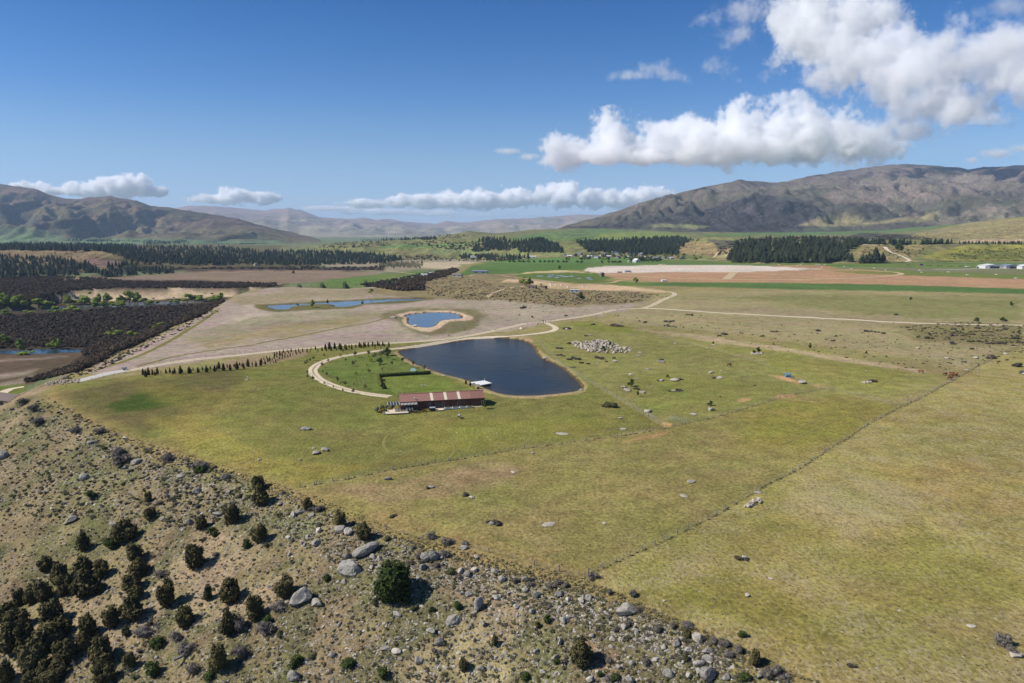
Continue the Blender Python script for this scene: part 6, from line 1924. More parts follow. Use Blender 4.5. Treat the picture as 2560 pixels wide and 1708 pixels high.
for i in range(6):
    x, y, s = (-1 + i % 3, (-.95 if i < 3 else .95), -1 if i < 3 else 1)
    c = bthing('patio_chair', LB * .10 + x, -1.7 + y, ('front' if i < 3 else 'rear') + ' row patio chair, ' + ('left', 'middle', 'right')[i % 3] + ' of three, at the long outdoor table', 'chair', 'chairs at the outdoor table')
    MB().box((0, 0, .45), (.46, .46, .05)).obj('seat', WHITEP, c)
    MB().box((0, s * .22, .72), (.46, .05, .48)).obj('backrest', WHITEP, c)
    for a in (-.2, .2):
        for b_ in (-.2, .2):
            MB().box((a, b_, .21), (.04, .04, .44)).obj('leg', DARKM, c)
t = bthing('bench', LB * .16, -3.6, 'low timber bench at the front edge of the patio', 'bench')
MB().box((0, 0, .45), (1.7, .5, .07)).obj('seat', WOODG, t)
for x in (-.7, .7):
    MB().box((x, 0, .2), (.08, .44, .42)).obj('leg', WOODD, t)
for i, (x, y, w, h, mt, lab) in enumerate([(-8.8, .6, 2.4, 2.3, BLUE, 'blue-green rounded shrub, leftmost at the barn end'), (-6.6, 2.0, 2.2, 2.4, OLV, 'olive shrub behind the golden shrubs at the barn end'), (-4.5, 3.2, 2.4, 2.2, BLUE, 'blue-green shrub in the middle of the barn hedge'), (-2.4, 4.0, 2.4, 2.3, BLUE, 'blue-green shrub touching the barn gable'),
                                       (-4.0, 1.4, 2.2, 2.0, FLAX, 'orange-gold shrub behind the dark louvre roof'), (-6.3, -.4, 2.2, 1.9, FLAX, 'golden shrub at the corner of the dark louvre roof'), (-7.6, -.9, 1.7, 1.4, FLAX, 'smaller golden shrub at the outer corner of the patio bed'), (-5.4, -1.2, 1.3, 1.2, KANG, 'small green shrub beside the patio posts'),
                                       (LB * .28, -2.2, 1.1, .9, FLAX, 'golden grass clump left of two before the spa pool'), (LB * .315, -2.3, 1.3, .9, FLAX, 'golden grass clump touching the spa pool'), (LB * .255, -1.9, .9, .8, FLAX, 'smallest golden grass clump near the pergola end')]):
    ms = leafmesh('shrub_crown', rlobes(rg0, 6, .3, .2, .6, .2, .3, 1.0, .3), 420, .055, mt, 600 + i, .8, .4, 1.5)
    tag(inst('garden_shrub', ms, bl(x, y, -.05), sc=(w, w, h), rz=i), lab, 'shrub')
for i in range(12):
    x, y = -6.6 + _rr.uniform(-.5, .5) + max(0, i - 6) * .15, -.8 - i * .36
    tag(inst('edging_stone', SMALL[i % 6], bl(x, y, .1), sc=(.7, .7, .55), rz=i), 'reddish-cream stone in the rough border of the patio', 'stone', 'stones edging the patio')

# ------------------------------------------------------------------ jetty, hedge and other garden things
J = [P0(*p, -.1) for p in zz([(1820, 190), (1815, 135), (2065, 103), (2202, 152), (1960, 196)], 930, 940, .13617)]
jt = empty('jetty', (0, 0, 0), 'flat white jetty floating at the left end of the lake', 'jetty')
pts = [J[1], J[2], J[3], J[4]]
MB().poly([(p[0], p[1]) for p in pts[::-1]], .12, .42).obj('deck', WHITEP, jt)
b = MB()
cen = sum(pts) / 4
b.poly([(cen[0] + (p[0] - cen[0]) * .9, cen[1] + (p[1] - cen[1]) * .9) for p in pts[::-1]], -.6, .11)
b.obj('float', DARKM, jt)
g0, g1 = P0(1171, 964), J[1] * .5 + J[4] * .5
b = MB()
b.tube((g0[0], g0[1], .35), (g1[0], g1[1], .40), .45, .45, 4)
b.obj('gangway', WOODG, jt)
MB().box((J[2][0], J[2][1], .75), (.16, .16, .9)).obj('mooring_post', WHITEP, jt)
l = hit(1190, 972)
sb = empty('boat_shelter', (l.x, l.y, l.z), 'small open timber shelter standing on posts beside the white jetty', 'shelter')
for x in (-.9, .9):
    for y in (-.6, .6):
        MB().box((x, y, .75), (.12, .12, 1.8)).obj('post', WOODD, sb)
MB().box((0, 0, 1.72), (3.0, 2.0, .1)).obj('roof', WOODG, sb)
MB().box((.9, 0, .4), (.9, .7, .5)).obj('crate', WOODD, sb)


def hedge(a, b_, w, h, mat, label, seed, n=1500):
    a, b_ = np.array(a[:2]), np.array(b_[:2])
    L = float(np.linalg.norm(b_ - a))
    rz = math.atan2(*(b_ - a)[::-1])
    rg = np.random.default_rng(seed)
    lb = [(x, 0, h * .45, .9, w * .55, h * .52) for x in np.arange(.5, L, .75)]
    m = leafmesh('hedge', lb, n, .16, mat, seed, .88, .3, 1.2, .3)
    return tag(inst('hedge', m, (a[0], a[1], hgt(*a)), rz), label, 'hedge')


hedge(P0(948.5, 944.8), P0(1076, 937), 1.5, 1.7, HED, 'long clipped dark green hedge between garden and lake', 700, 2600)
hedge(P0(946, 943), P0(952, 968), 1.2, 1.4, foliage('yellow_hedge_leaf', (.10, .10, .02, 1), (.24, .22, .05, 1)), 'short yellow-green hedge running toward the barn from the long hedge', 701, 900)
l = hit(961, 972)
tag(inst('topiary_cone', leafmesh('topiary', [(0, 0, .2, .5, .5, .22), (0, 0, .45, .36, .36, .25), (0, 0, .75, .2, .2, .25)], 500, .07, HED, 702, .9), (l.x, l.y, l.z), sc=(2.0, 2.0, 2.4)), 'dark cone-shaped topiary at the end of the yellow hedge', 'topiary')
l = hit(959, 955)
t = empty('garden_bench', (l.x, l.y, l.z), 'dark timber garden seat inside the hedge corner', 'bench', None, .3)
MB().box((0, 0, .45), (1.8, .6, .1)).obj('seat', WOODD, t)
MB().box((0, .28, .8), (1.8, .08, .6)).obj('backrest', WOODD, t)
for x in (-.8, .8):
    MB().box((x, 0, .2), (.1, .55, .42)).obj('leg', WOODD, t)
for i, (x, y) in enumerate([(955, 845), (975, 893), (1025, 812), (1052, 876), (1095, 812), (1112, 850), (1130, 872), (988, 910), (1060, 902)]):
    l = hit(760 + x * .13617, 840 + y * .13617)
    tag(MB().tube((0, 0, -.1), (0, 0, 2.0), .07, .06, 6).obj('garden_stake', WOODG, None, l), 'thin grey stake standing in the group of stakes on the lawn', 'stake', 'stakes on the garden lawn')
l = hit(1033, 927)
t = empty('garden_tent', (l.x, l.y, l.z), 'small blue-green and white tent behind the long hedge', 'tent')
MB().add([(-1.4, -.9, 0), (1.4, -.9, 0), (1.4, .9, 0), (-1.4, .9, 0), (-.9, 0, 1.3), (.9, 0, 1.3)], [(0, 1, 5, 4), (2, 3, 4, 5), (1, 2, 5), (3, 0, 4), (3, 2, 1, 0)]).obj('canvas', simple('tent_canvas', (.25, .42, .40), .1), t)
MB().box((1.15, -.5, .35), (.9, .5, .5)).obj('flap', WHITEP, t)


def heap(name, poly, n, smin, smax, hgt_, meshes, label, cat, seed):
    """a heap of stones, every stone a part"""
    Pw = [hit(*p) for p in poly]
    c = sum(Pw, Vector()) / len(Pw)
    Pw2 = [(p.x, p.y) for p in Pw]
    e = empty(name, (c.x, c.y, c.z), label, cat)
    rg = np.random.default_rng(seed)
    k = 0
    xs = [p[0] for p in Pw2]
    ys = [p[1] for p in Pw2]
    mx = max(.1, float(dseg(np.array([c.x]), np.array([c.y]), Pw2)[0]))
    while k < n:
        x, y = rg.uniform(min(xs), max(xs)), rg.uniform(min(ys), max(ys))
        if not inpoly(np.array([x]), np.array([y]), Pw2)[0]:
            continue
        d = float(dseg(np.array([x]), np.array([y]), Pw2)[0]) / mx
        s = rg.uniform(smin, smax)
        zt = down(x, y) + hgt_ * min(1, d) * rg.uniform(.6, 1.0)
        inst('stone', meshes[k % len(meshes)], (x - c.x, y - c.y, zt - c.z + s * .15), sc=(s * rg.uniform(.9, 1.5), s, s * rg.uniform(.7, 1.1)), rot=(rg.uniform(-.5, .5), rg.uniform(-.5, .5), rg.uniform(0, 6)), parent=e)
        k += 1
    return e


PKM = rock_mat('pinkish_rubble', (.48, .41, .33, 1), (.34, .29, .24, 1), (.55, .49, .40, 1))
RUB = [rock_mesh('stone', 80 + i, 2, PKM, .75, 9) for i in range(6)]
heap('rock_pile', zz([(540, 650), (640, 640), (800, 630), (900, 642), (1000, 680), (1110, 715), (1040, 745), (860, 748), (700, 738), (590, 692)], 1280, 680), 285, .9, 2.3, 1.3, RUB, 'great sprawling pile of pinkish broken rocks in the boulder paddock', 'rock pile', 1)
heap('stone_heap', zz([(2125, 1130), (2170, 1100), (2230, 1060), (2270, 1050), (2285, 1085), (2220, 1115), (2160, 1145)], 1280, 960), 34, .55, 1.1, .5, RUB, 'small heap of grey-white stones just outside the long fence', 'stone heap', 2)
heap('stone_ring', zz([(2125, 905), (2180, 895), (2230, 912), (2265, 930), (2200, 930)], 760, 840, .13617), 14, .35, .7, .1, RUB, 'loose ring of stones on the lawn behind the barn', 'stones', 3)
heap('rubble_bed', [(112, 960), (150, 952), (200, 950), (205, 956), (160, 962), (120, 966)], 90, .5, 1.3, .3, RUB, 'bed of cream rubble on the corner at the end of the road', 'rubble', 4)
heap('field_stones', zz([(2180, 752), (2220, 735), (2300, 745), (2290, 758)], 1280, 680), 22, .6, 1.3, .4, RUB, 'white stones heaped under the two small trees', 'stone heap', 5)
heap('field_stones', zz([(858, 1020), (900, 1003), (965, 1005), (930, 1028)], 1920, 680), 20, .6, 1.3, .4, RUB, 'white stones beside a dark bush in the right plain', 'stone heap', 6)
ed = worldline([(996, 868.5), (1050, 861.5), (1120, 851), (1180, 843), (1250, 838.5), (1285, 838)], step=1.6)
es = empty('stone_edging', (ed[0][0], ed[0][1], hgt(*ed[0])), 'line of cream stones edging the lakeside drive', 'stone edging')
for i, p in enumerate(ed[::1][:110]):
    inst('stone', SMALL[i % 6], (p[0] - ed[0][0], p[1] - ed[0][1], hgt(*p) + .2 - hgt(*ed[0])), i, (1.1, .9, .7), es)

# ------------------------------------------------------------------ fences, gates
PSM = MB().box((0, 0, .52), (.15, .15, 1.35)).mesh('post', POSTM)
PSB = MB().tube((0, 0, -.2), (0, 0, 1.5), .14, .13, 8).mesh('post', POSTM)
BLD = leafmesh('grass', [(0, 0, .2, .5, .3, .3)], 26, .22, foliage('rank_grass', (.08, .08, .035, 1), (.19, .17, .08, 1)), 720, 0, .8, 2.2)


def fence(pts, label, spacing=4.0, net=False, rank=True, wires=(.35, .7, 1.05), strain=8, far=420):
    c = worldline(pts, step=spacing, n=0)
    # even spacing
    s = np.concatenate([[0], np.cumsum(np.linalg.norm(np.diff(c, axis=0), axis=1))])
    k = min(290, max(2, int(s[-1] / spacing)))
    t = np.linspace(0, s[-1], k + 1)
    q = np.stack([np.interp(t, s, c[:, 0]), np.interp(t, s, c[:, 1])], 1)
    z = height(q[:, 0], q[:, 1])
    e = empty('wire_fence', (q[0][0], q[0][1], z[0]), label, 'fence')
    o = np.array([q[0][0], q[0][1], z[0]])
    for i in range(len(q)):
        th = 1.0 if q[i][1] < 300 else .7
        inst('post', PSB if i % strain == 0 else PSM, (q[i][0] - o[0], q[i][1] - o[1], z[i] - o[2]), i * .7, parent=e, sc=(th, th, 1), rot=(_rr.uniform(-.05, .05), _rr.uniform(-.05, .05), i * .7))
    for wz in wires:
        b = MB()
        for i in range(len(q) - 1):
            b.tube((q[i][0] - o[0], q[i][1] - o[1], z[i] - o[2] + wz), (q[i + 1][0] - o[0], q[i + 1][1] - o[1], z[i + 1] - o[2] + wz), .012, .012, 3)
        b.obj('wire', WIREM, e)
    if net:
        b = MB()
        for i in range(len(q) - 1):
            for u in np.arange(0, 1, .12):
                x, y, zz_ = q[i] * (1 - u) + q[i + 1] * u - o[:2], 0, z[i] * (1 - u) + z[i + 1] * u - o[2]
                b.tube((x[0], x[1], zz_ + .02), (x[0], x[1], zz_ + 1.05), .012, .012, 3)
        b.obj('netting', simple('pale_net', (.36, .40, .33), .1), e)
    if rank:
        m = 5
        P_ = []
        for i in range(len(q) - 1):
            for _ in range(int(spacing * 1.5)):
                u = _rr.random()
                x, y = q[i] * (1 - u) + q[i + 1] * u
                if y > far * (.5 + .5 * _rr.random()):
                    continue
                P_.append((x + _rr.uniform(-.3, .3), y + _rr.uniform(-.3, .3), z[i] * (1 - u) + z[i + 1] * u))
        stuff('rank_grass', P_, [BLD], .22, .55, 30, (.7, 1.2), .05, 'rank grass along a fence line')
    return e


fence([(750, 1219), (785, 1213), (880, 1196), (990, 1173), (1135, 1151), (1260, 1129), (1330, 1119), (1440, 1104), (1580, 1086), (1668, 1071), (1720, 1058), (1800, 1041), (1930, 1001), (1990, 986), (2052, 974)], 'post and wire fence between the lawn paddock and the olive paddock', 4.2)
fence([(1470, 1439), (1535, 1408), (1660, 1353), (1780, 1293), (1870, 1241), (1920, 1211), (2000, 1171), (2080, 1120), (2170, 1061), (2245, 1021), (2330, 980), (2400, 942), (2440, 918), (2500, 887), (2560, 862), (2620, 838)], 'long straight wire fence running up the right side to the plain', 4.0)
fence([(965, 1325), (1050, 1348), (1110, 1359), (1210, 1378), (1280, 1397), (1340, 1416), (1400, 1430), (1462, 1444)], 'wire fence along the brow of the stony slope', 5.0, False, False)
fence([(1343, 851), (1370, 880), (1400, 908), (1480, 960), (1560, 1005), (1620, 1040), (1664, 1066)], 'pale netting fence between lake and boulder paddock', 4.5, True, False)
fence([(2085, 977), (2150, 990), (2200, 1003), (2248, 1017)], 'short fence joining the field gates to the long fence', 5.5, False, False)
fence([(1640, 838), (1760, 870), (1900, 908), (1980, 945), (2048, 972)], 'thin fence on the far side of the boulder paddock', 7, False, False)
fence([(165, 965), (198, 957), (240, 949), (290, 938), (345, 929)], 'fence below the pale end of the road', 5, False, False, (.4, .8))
fence([(345, 919), (460, 898), (580, 886.5), (720, 871), (800, 865), (900, 857), (1000, 853), (1130, 843)], 'roadside fence above the young conifers', 9, False, False)
fence([(2356, 806), (2370, 792)], 'grey fence leaving the straight road near its end', 6, False, False)


def railgate(pa, pb, label, h=1.15, mat=STEEL, cat='gate', nr=5, npost=2, name='gate'):
    a, b_ = hit(*pa), hit(*pb)
    v = b_ - a
    L = math.hypot(v.x, v.y)
    e = empty(name, a, label, cat, None, math.atan2(v.y, v.x))
    dz = v.z / L
    for i in range(nr):
        z = .15 + (h - .15) * i / (nr - 1)
        MB().tube((0, 0, z), (L, 0, z + dz * L), .024, .024, 5).obj('rail', mat, e)
    for i in range(npost):
        x = L * i / (npost - 1)
        MB().tube((x, 0, -.1), (x, 0, h + .1 + dz * x), .06, .06, 6).obj('upright', mat, e)
    return e


PGRN = simple('pale_green_pipe', (.33, .36, .31), .1)
railgate((1668, 1049), (1716, 1057), 'pale green pipe railing inside the boulder paddock corner', 1.7, PGRN, 'railing', 6, 5, 'pipe_railing')
railgate((2048, 976), (2063, 973), 'grey field gate, left of the two at the paddock corner', 1.2)
railgate((2070, 977), (2083, 976), 'grey field gate, right of the two at the paddock corner', 1.2)
railgate((1617, 1037.5), (1632, 1046), 'grey pipe gate set in the lake fence', 1.25, PGRN)
railgate((786, 1213), (800, 1210), 'timber gate stay at the lower end of the paddock fence', .9, WOODD, 'gate', 2)
railgate((1318, 810), (1357, 807), 'grey timber rails left of the drive entrance', 1.2, WOODG, 'rail fence', 3, 5, 'rail_fence')
railgate((1366, 809), (1380, 802.5), 'grey timber rails right of the drive entrance', 1.2, WOODG, 'rail fence', 3, 4, 'rail_fence')
for x, y, lab in ((1359, 808, 'left'), (1364, 808, 'right')):
    l = hit(x, y)
    tag(MB().box((0, 0, .8), (.4, .4, 1.8)).obj('gate_post', WOODD, None, l), 'stout ' + lab + ' gate post where the drive leaves the gravel road', 'post')
l = hit(625, 1171)
t = empty('marker_post', l, 'bright orange marker post on the edge of the lawn above the slope', 'marker')
MB().tube((0, 0, -.1), (0, 0, 1.25), .14, .14, 8).obj('post', simple('orange_paint', (.75, .17, .03), .08), t)
MB().tube((0, 0, 1.25), (0, 0, 1.5), .13, .1, 8).obj('cap', WHITEP, t)
l = hit(618, 951)
t = empty('water_tap', l, 'white standpipe on a small stone base in the upper lawn', 'tap')
MB().tube((0, 0, 0), (0, 0, 1.7), .13, .11, 8).obj('pipe', WHITEP, t)
MB().box((-.35, 0, .2), (1.6, .8, .4)).obj('plinth', STONEW, t)
MB().box((.15, 0, 1.65), (.5, .2, .2)).obj('spout', WHITEP, t)
l = hit(1970, 943)
t = empty('cattle_feeder', l, 'bright blue cattle feeder on bare ground by the paddock', 'feeder')
BLP = simple('blue_paint', (.06, .28, .50), .1)
MB().box((0, 0, .5), (2.4, 1.4, .5)).obj('trough', BLP, t)
for i in range(6):
    MB().tube((-1.3 + i * .52, -.75, .7), (-1.3 + i * .52, -.75, 1.6), .04, .04, 5).obj('bar', BLP, t)
for x in (-1.3, 1.3):
    for y in (-.75, .75):
        MB().box((x, y, .8), (.1, .1, 1.7)).obj('leg', BLP, t)
MB().box((0, 0, 1.66), (2.8, 1.7, .08)).obj('cover', BLP, t)
l = hit(311, 926)
t = empty('stock_trailer', l, 'grey box trailer parked at the upper end of the pale road', 'trailer', None, .2)
MB().box((0, 0, 1.1), (2.0, 1.4, 1.0)).obj('box', STEEL, t)
for y in (-.75, .75):
    MB().tube((0, y - .08, .35), (0, y + .08, .35), .35, .35, 10).obj('wheel', DARKM, t)
MB().box((1.4, 0, .55), (1.0, .12, .1)).obj('drawbar', DARKM, t)

# ------------------------------------------------------------------ cattle
BULL = simple('red_brown_hide', (.17, .06, .028), .3, 2)


def hide(name, c1, c2, thr):
    m, tr, b = newmat(name)
    n = NT(tr)
    co = n.n('ShaderNodeTexCoord').outputs['Object']
    f = n.noise(co, 1.6, 2, .5)
    n.l(n.mix(n.ramp(f, thr - .02, thr + .02), c1, c2), b.inputs['Base Color'])
    b.inputs['Roughness'].default_value = .8
    return m


PIED = hide('black_and_white_hide', (.02, .02, .02, 1), (.62, .60, .56, 1), .5)
HERE = hide('brown_and_white_hide', (.20, .065, .03, 1), (.62, .58, .5, 1), .62)


def cow_mesh(name, mat, graze):
    hz_ = .45 if graze else 1.45
    J_ = {'pel': (-.55, 0, 1.12, .30), 'mid': (0, 0, 1.05, .36), 'chest': (.55, 0, 1.06, .33), 'neck': (.9, 0, 1.08 if graze else 1.3, .19), 'poll': (1.2, 0, hz_ + .28 if graze else 1.5, .15), 'muz': (1.42 if not graze else 1.35, 0, hz_ - .08 if graze else 1.28, .10),
          'rump': (-.85, 0, 1.14, .22), 'tail': (-.98, 0, 1.0, .04), 'tail2': (-1.0, 0, .5, .035)}
    for s, sy in (('l', 1), ('r', -1)):
        J_['hip' + s] = (-.70, .2 * sy, .9, .19)
        J_['hock' + s] = (-.82, .22 * sy, .48, .085)
        J_['hf' + s] = (-.76, .22 * sy, .02, .075)
        J_['sh' + s] = (.55, .2 * sy, .82, .16)
        J_['kn' + s] = (.56, .2 * sy, .42, .085)
        J_['ff' + s] = (.56, .2 * sy, .02, .075)
        J_['ear' + s] = (1.12, .26 * sy, (hz_ + .34 if graze else 1.52), .05)
    E_ = [('pel', 'mid'), ('mid', 'chest'), ('chest', 'neck'), ('neck', 'poll'), ('poll', 'muz'), ('pel', 'rump'), ('rump', 'tail'), ('tail', 'tail2')]
    for s in 'lr':
        E_ += [('pel', 'hip' + s), ('hip' + s, 'hock' + s), ('hock' + s, 'hf' + s), ('chest', 'sh' + s), ('sh' + s, 'kn' + s), ('kn' + s, 'ff' + s), ('poll', 'ear' + s)]
    ks = list(J_)
    m = bpy.data.meshes.new(name)
    m.from_pydata([J_[k][:3] for k in ks], [(ks.index(a), ks.index(b_)) for a, b_ in E_], [])
    o = bpy.data.objects.new(name, m)
    COL.objects.link(o)
    sk_ = o.modifiers.new('s', 'SKIN')
    sk_.use_smooth_shade = True
    for i, k in enumerate(ks):
        r = J_[k][3]
        m.skin_vertices[0].data[i].radius = (r, r)
        m.skin_vertices[0].data[i].use_root = (k == 'pel')
    ss = o.modifiers.new('ss', 'SUBSURF')
    ss.levels = 1
    dg = bpy.context.evaluated_depsgraph_get()
    me = bpy.data.meshes.new_from_object(o.evaluated_get(dg))
    bpy.data.objects.remove(o)
    me.materials.clear()
    me.materials.append(mat)
    me.name = name
    return me


COWP = cow_mesh('cow', PIED, True)
COWB = cow_mesh('cow', BULL, True)
COWH = cow_mesh('cow', HERE, True)
COWS = cow_mesh('cow', HERE, False)
for x, y, ms, rz, lab in [(1148, 1046, COWP, 1.9, 'black and white cow grazing on the lawn before the barn'), (1823, 916, COWB, .2, 'lone dark brown cow in the upper boulder paddock'), (2302, 933, COWB, 2.2, 'dark brown cow grazing apart, left of the herd'), (2362, 939, COWH, .3, 'brown and white cow, leftmost of the herd by the fence'),
                          (2379, 938, COWS, 2.8, 'brown and white cow standing at the back of the herd'), (2388, 943, COWB, .4, 'red-brown cow in the right of the herd'), (2377, 943, COWH, 3.4, 'brown and white cow in the middle of the herd'), (2374, 949, COWB, .1, 'red-brown cow lowest of the herd'), (2392, 940, COWB, 4.2, 'red-brown cow at the right end of the herd')]:
    l = hit(x, y)
    tag(inst('cow', ms, (l.x, l.y, l.z), rz, (1.12, 1.12, 1.12)), lab, 'cow', None if x < 2300 else 'brown cattle by the long fence')
# the bare tree beside the herd
b = MB()
_bt = random.Random(3)


def branch(p, d, L, r, dep):
    q = p + d * L
    b.tube(p, q, r, r * .62, 5)
    if dep:
        for i in range(4 if dep > 2 else 3):
            nd = (d + Vector((_bt.uniform(-.8, .8), _bt.uniform(-.8, .8), _bt.uniform(-.15, .5)))).normalized()
            branch(p + d * L * _bt.uniform(.55, 1), nd, L * _bt.uniform(.55, .8), r * .55, dep - 1)


l, ww, hh = sized(2446, 931, 24, 27)
t = empty('bare_tree', l, 'bare leafless tree standing by the long fence beside the cattle', 'tree', None, 0, (hh / 6, hh / 6, hh / 6))
branch(Vector((0, 0, 1.1)), Vector((.05, 0, 1)), 1.6, .16, 4)
b.obj('branches', BARKG, t)
MB().tube((0, 0, -.2), (0, 0, 1.15), .24, .17, 7).obj('trunk', BARKG, t)
for i, (x, y, s) in enumerate([(372, 1560, 3.2), (395, 1575, 2.4), (200, 1668, 2.8), (470, 1440, 2.4), (400, 1450, 2.2), (590, 1570, 2.6), (445, 1625, 2.4), (280, 1485, 2.2), (320, 1690, 2.4)]):
    b = MB()
    branch(Vector((0, 0, -.1)), Vector((_bt.uniform(-.6, .6), _bt.uniform(-.6, .6), .5)).normalized(), .5, .05, 3)
    l = hit(x, y)
    o = b.obj('dead_branches', BARKG, None, l, i)
    o.scale = (s, s, s * .8)
    tag(o, where('bleached dead branches', x, y), 'dead bush', 'dead branches on the slope')
l = hit(468, 1640)
tag(MB().tube((-2.6, 0, .2), (2.6, .3, .35), .28, .2, 8).obj('fallen_log', BARKG, None, l, .75), 'split grey fallen log lying among shrubs near the bottom', 'log')

# ------------------------------------------------------------------ houses and sheds far off
RCOL = [simple('roof_' + n_, c, .12, .5, .6) for n_, c in (('grey', (.20, .20, .21)), ('white', (.60, .60, .58)), ('red', (.26, .12, .09)), ('blue', (.18, .22, .28)), ('brown', (.16, .12, .10)))]
WCOL = [simple('wall_' + n_, c, .1, .5, .85) for n_, c in (('cream', (.48, .44, .36)), ('white', (.62, .61, .58)), ('timber', (.26, .20, .14)), ('grey', (.32, .32, .31)))]


def gable(root, w, d, e, r, wm, rm, win=True, over=.4):
    b = MB()
    v = []
    for y in (-d / 2, d / 2):
        v += [(-w / 2, y, -1), (w / 2, y, -1), (w / 2, y, e), (0, y, r), (-w / 2, y, e)]
    b.add(v, [(4, 3, 2, 1, 0), (5, 6, 7, 8, 9)] + [(i, (i + 1) % 5, 5 + (i + 1) % 5, 5 + i) for i in range(5)])
    b.obj('wall', wm, root)
    b = MB()
    s = (r - e) / (w / 2)
    for k in (-1, 1):
        v = []
        for y in (-d / 2 - over, d / 2 + over):
            v += [(k * (w / 2 + over), y, e - s * over + .03), (0, y, r + .03), (0, y, r + .2), (k * (w / 2 + over), y, e - s * over + .2)]
        b.add(v, [(0, 1, 2, 3), (7, 6, 5, 4), (0, 4, 5, 1), (3, 2, 6, 7), (0, 3, 7, 4), (1, 5, 6, 2)])
    b.obj('roof', rm, root)
    if win:
        for x in (-1, 1):
            for y in (-d * .25, d * .25):
                MB().box((x * (w / 2 + .03), y, e * .55), (.08, d * .18, e * .4)).obj('window', GLASS, root)
        for x in (-w * .2, w * .2):
            MB().box((x, -d / 2 - .03, e * .5), (w * .16, .08, e * .5)).obj('window', GLASS, root)


vp = [(1412, 639), (1424, 643), (1436, 641), (1449, 637), (1458, 643), (1470, 648), (1474, 644), (1485, 639), (1492, 645), (1504, 641), (1512, 637), (1520, 644), (1530, 640), (1541, 637), (1545, 646), (1556, 641), (1566, 645), (1570, 636), (1582, 640), (1590, 645), (1600, 643), (1612, 646), (1625, 645), (1640, 648), (1652, 647), (1664, 648), (1676, 648), (1690, 646), (1704, 648), (1480, 634), (1536, 633), (1602, 637)]
for i, (x, y) in enumerate(vp):
    l = hit(x, y)
    e = empty('house', l, where(('grey', 'white', 'red', 'blue', 'brown')[i % 5] + '-roofed small house in the far village', x, y), 'house', 'houses of the far village', i * 1.3)
    gable(e, 8 + i % 3, 11 + i % 4, 3.2, 5.2, WCOL[(i * 3 + 1) % 4], RCOL[i % 5])
for x, y, w, d, e_, r_, wm, rm, rz, lab in [(1591, 656, 11, 14, 4, 8, 1, 1, .4, 'white steep-roofed house at the edge of the dark clump'), (1573, 656, 5, 8, 2.5, 3.5, 1, 1, 0, 'low white shed left of the steep-roofed house'), (1144, 692, 9, 13, 3, 4.2, 0, 0, 1.3, 'pale house half hidden on top of the scrubby hill'), (1062, 690, 9, 14, 3.4, 4.4, 1, 1, 1.2, 'white house at the foot of the dark scrub hill'),
                                    (1079, 685, 6, 10, 3, 3.8, 1, 1, 1.4, 'low white wing right of the white house'), (1200, 683, 9, 24, 3, 4.5, 3, 3, 1.45, 'long blue-grey roofed shed in the green field corner'), (1436, 731, 4, 9, 2.6, 2.9, 1, 1, 1.45, 'plain white cabin standing on the dirt field'), (1331, 721, 7, 9, 2.4, 3.4, 2, 4, 1.2, 'tumbledown brown shed left of the bright tree'),
                                    (1360, 721, 5, 6, 2.4, 3.2, 2, 4, .8, 'tumbledown brown shed right of the bright tree'), (1505, 692, 5, 6, 5, 6.5, 2, 0, .3, 'dark two-storey hut beside the settling ponds'), (1190, 644, 18, 34, 4, 5.5, 1, 1, 1.5, 'long white packing shed in the middle distance'), (1330, 645, 12, 20, 3.5, 5, 1, 1, 1.5, 'white shed among trees left of the village'),
                                    (2, 1010, 9, 26, 3.4, 5.5, 2, 4, 1.2, 'dark-roofed house at the left edge down on the flat'), (640, 664, 9, 14, 3.2, 5, 0, 0, .6, 'small farmhouse at the forest edge across the valley')]:
    l = hit(x, y)
    e = empty('house' if 'house' in lab else 'shed', l, lab, 'house' if 'house' in lab else 'shed', None, rz)
    gable(e, w, d, e_, r_, WCOL[wm], RCOL[rm])
for i, (x, y) in enumerate(((1656, 704), (1660, 704), (1664, 704))):
    l = hit(x, y)
    e = empty('beehive_shed', l, ('left', 'middle', 'right')[i] + ' one of three tiny white sheds at the brown field edge', 'shed', 'three tiny white sheds', .4)
    gable(e, 2.2, 3.0, 1.6, 2.4, WCOL[1], RCOL[1], False, .15)
for i, (x, y) in enumerate([(1378, 715), (1404, 714), (1420, 719), (1376, 712), (1458, 718), (1390, 713)]):
    l = hit(x, y)
    t = empty('white_drum', l, 'small white drum on bare dirt near the tumbledown sheds', 'drum', 'white drums by the old sheds')
    MB().tube((0, 0, 0), (0, 0, 1.5), 1.1, 1.1, 10).obj('drum', WHITEP, t)
    MB().tube((0, 0, 1.5), (0, 0, 1.75), .5, .4, 8).obj('lid', STEEL, t)
# hangars
for x0, x1, y, wm, rm, lab, hgt2 in [(2453, 2500, 671, 1, 1, 'white open-fronted hangar, left of the three', 5), (2505, 2541, 671.5, 3, 3, 'grey-blue hangar, middle of the three', 5), (2544, 2590, 672.5, 1, 1, 'white hangar cut by the right edge of the photo', 5)]:
    a, c_ = hit(x0, y), hit(x1, y)
    w = (c_ - a).length
    m_ = (a + c_) / 2
    e = empty('hangar', m_, lab, 'hangar', None, math.atan2(c_.y - a.y, c_.x - a.x))
    gable(e, w, 22, hgt2, hgt2 + 2.6, WCOL[wm], RCOL[rm], False)
    MB().box((0, -11.05, hgt2 * .42), (w * .5, .12, hgt2 * .84)).obj('doorway_shade', DARKD, e)  # dark slab on the gable, painted as the shade inside the open front
    for k in (-1, 1):
        MB().box((k * w * .36, -11.15, hgt2 * .42), (w * .2, .1, hgt2 * .8)).obj('door', WCOL[wm], e)
l = hit(2418, 669)
pl = empty('aeroplane', l, 'small white aeroplane parked left of the hangars', 'aeroplane', None, .1)
b = MB()
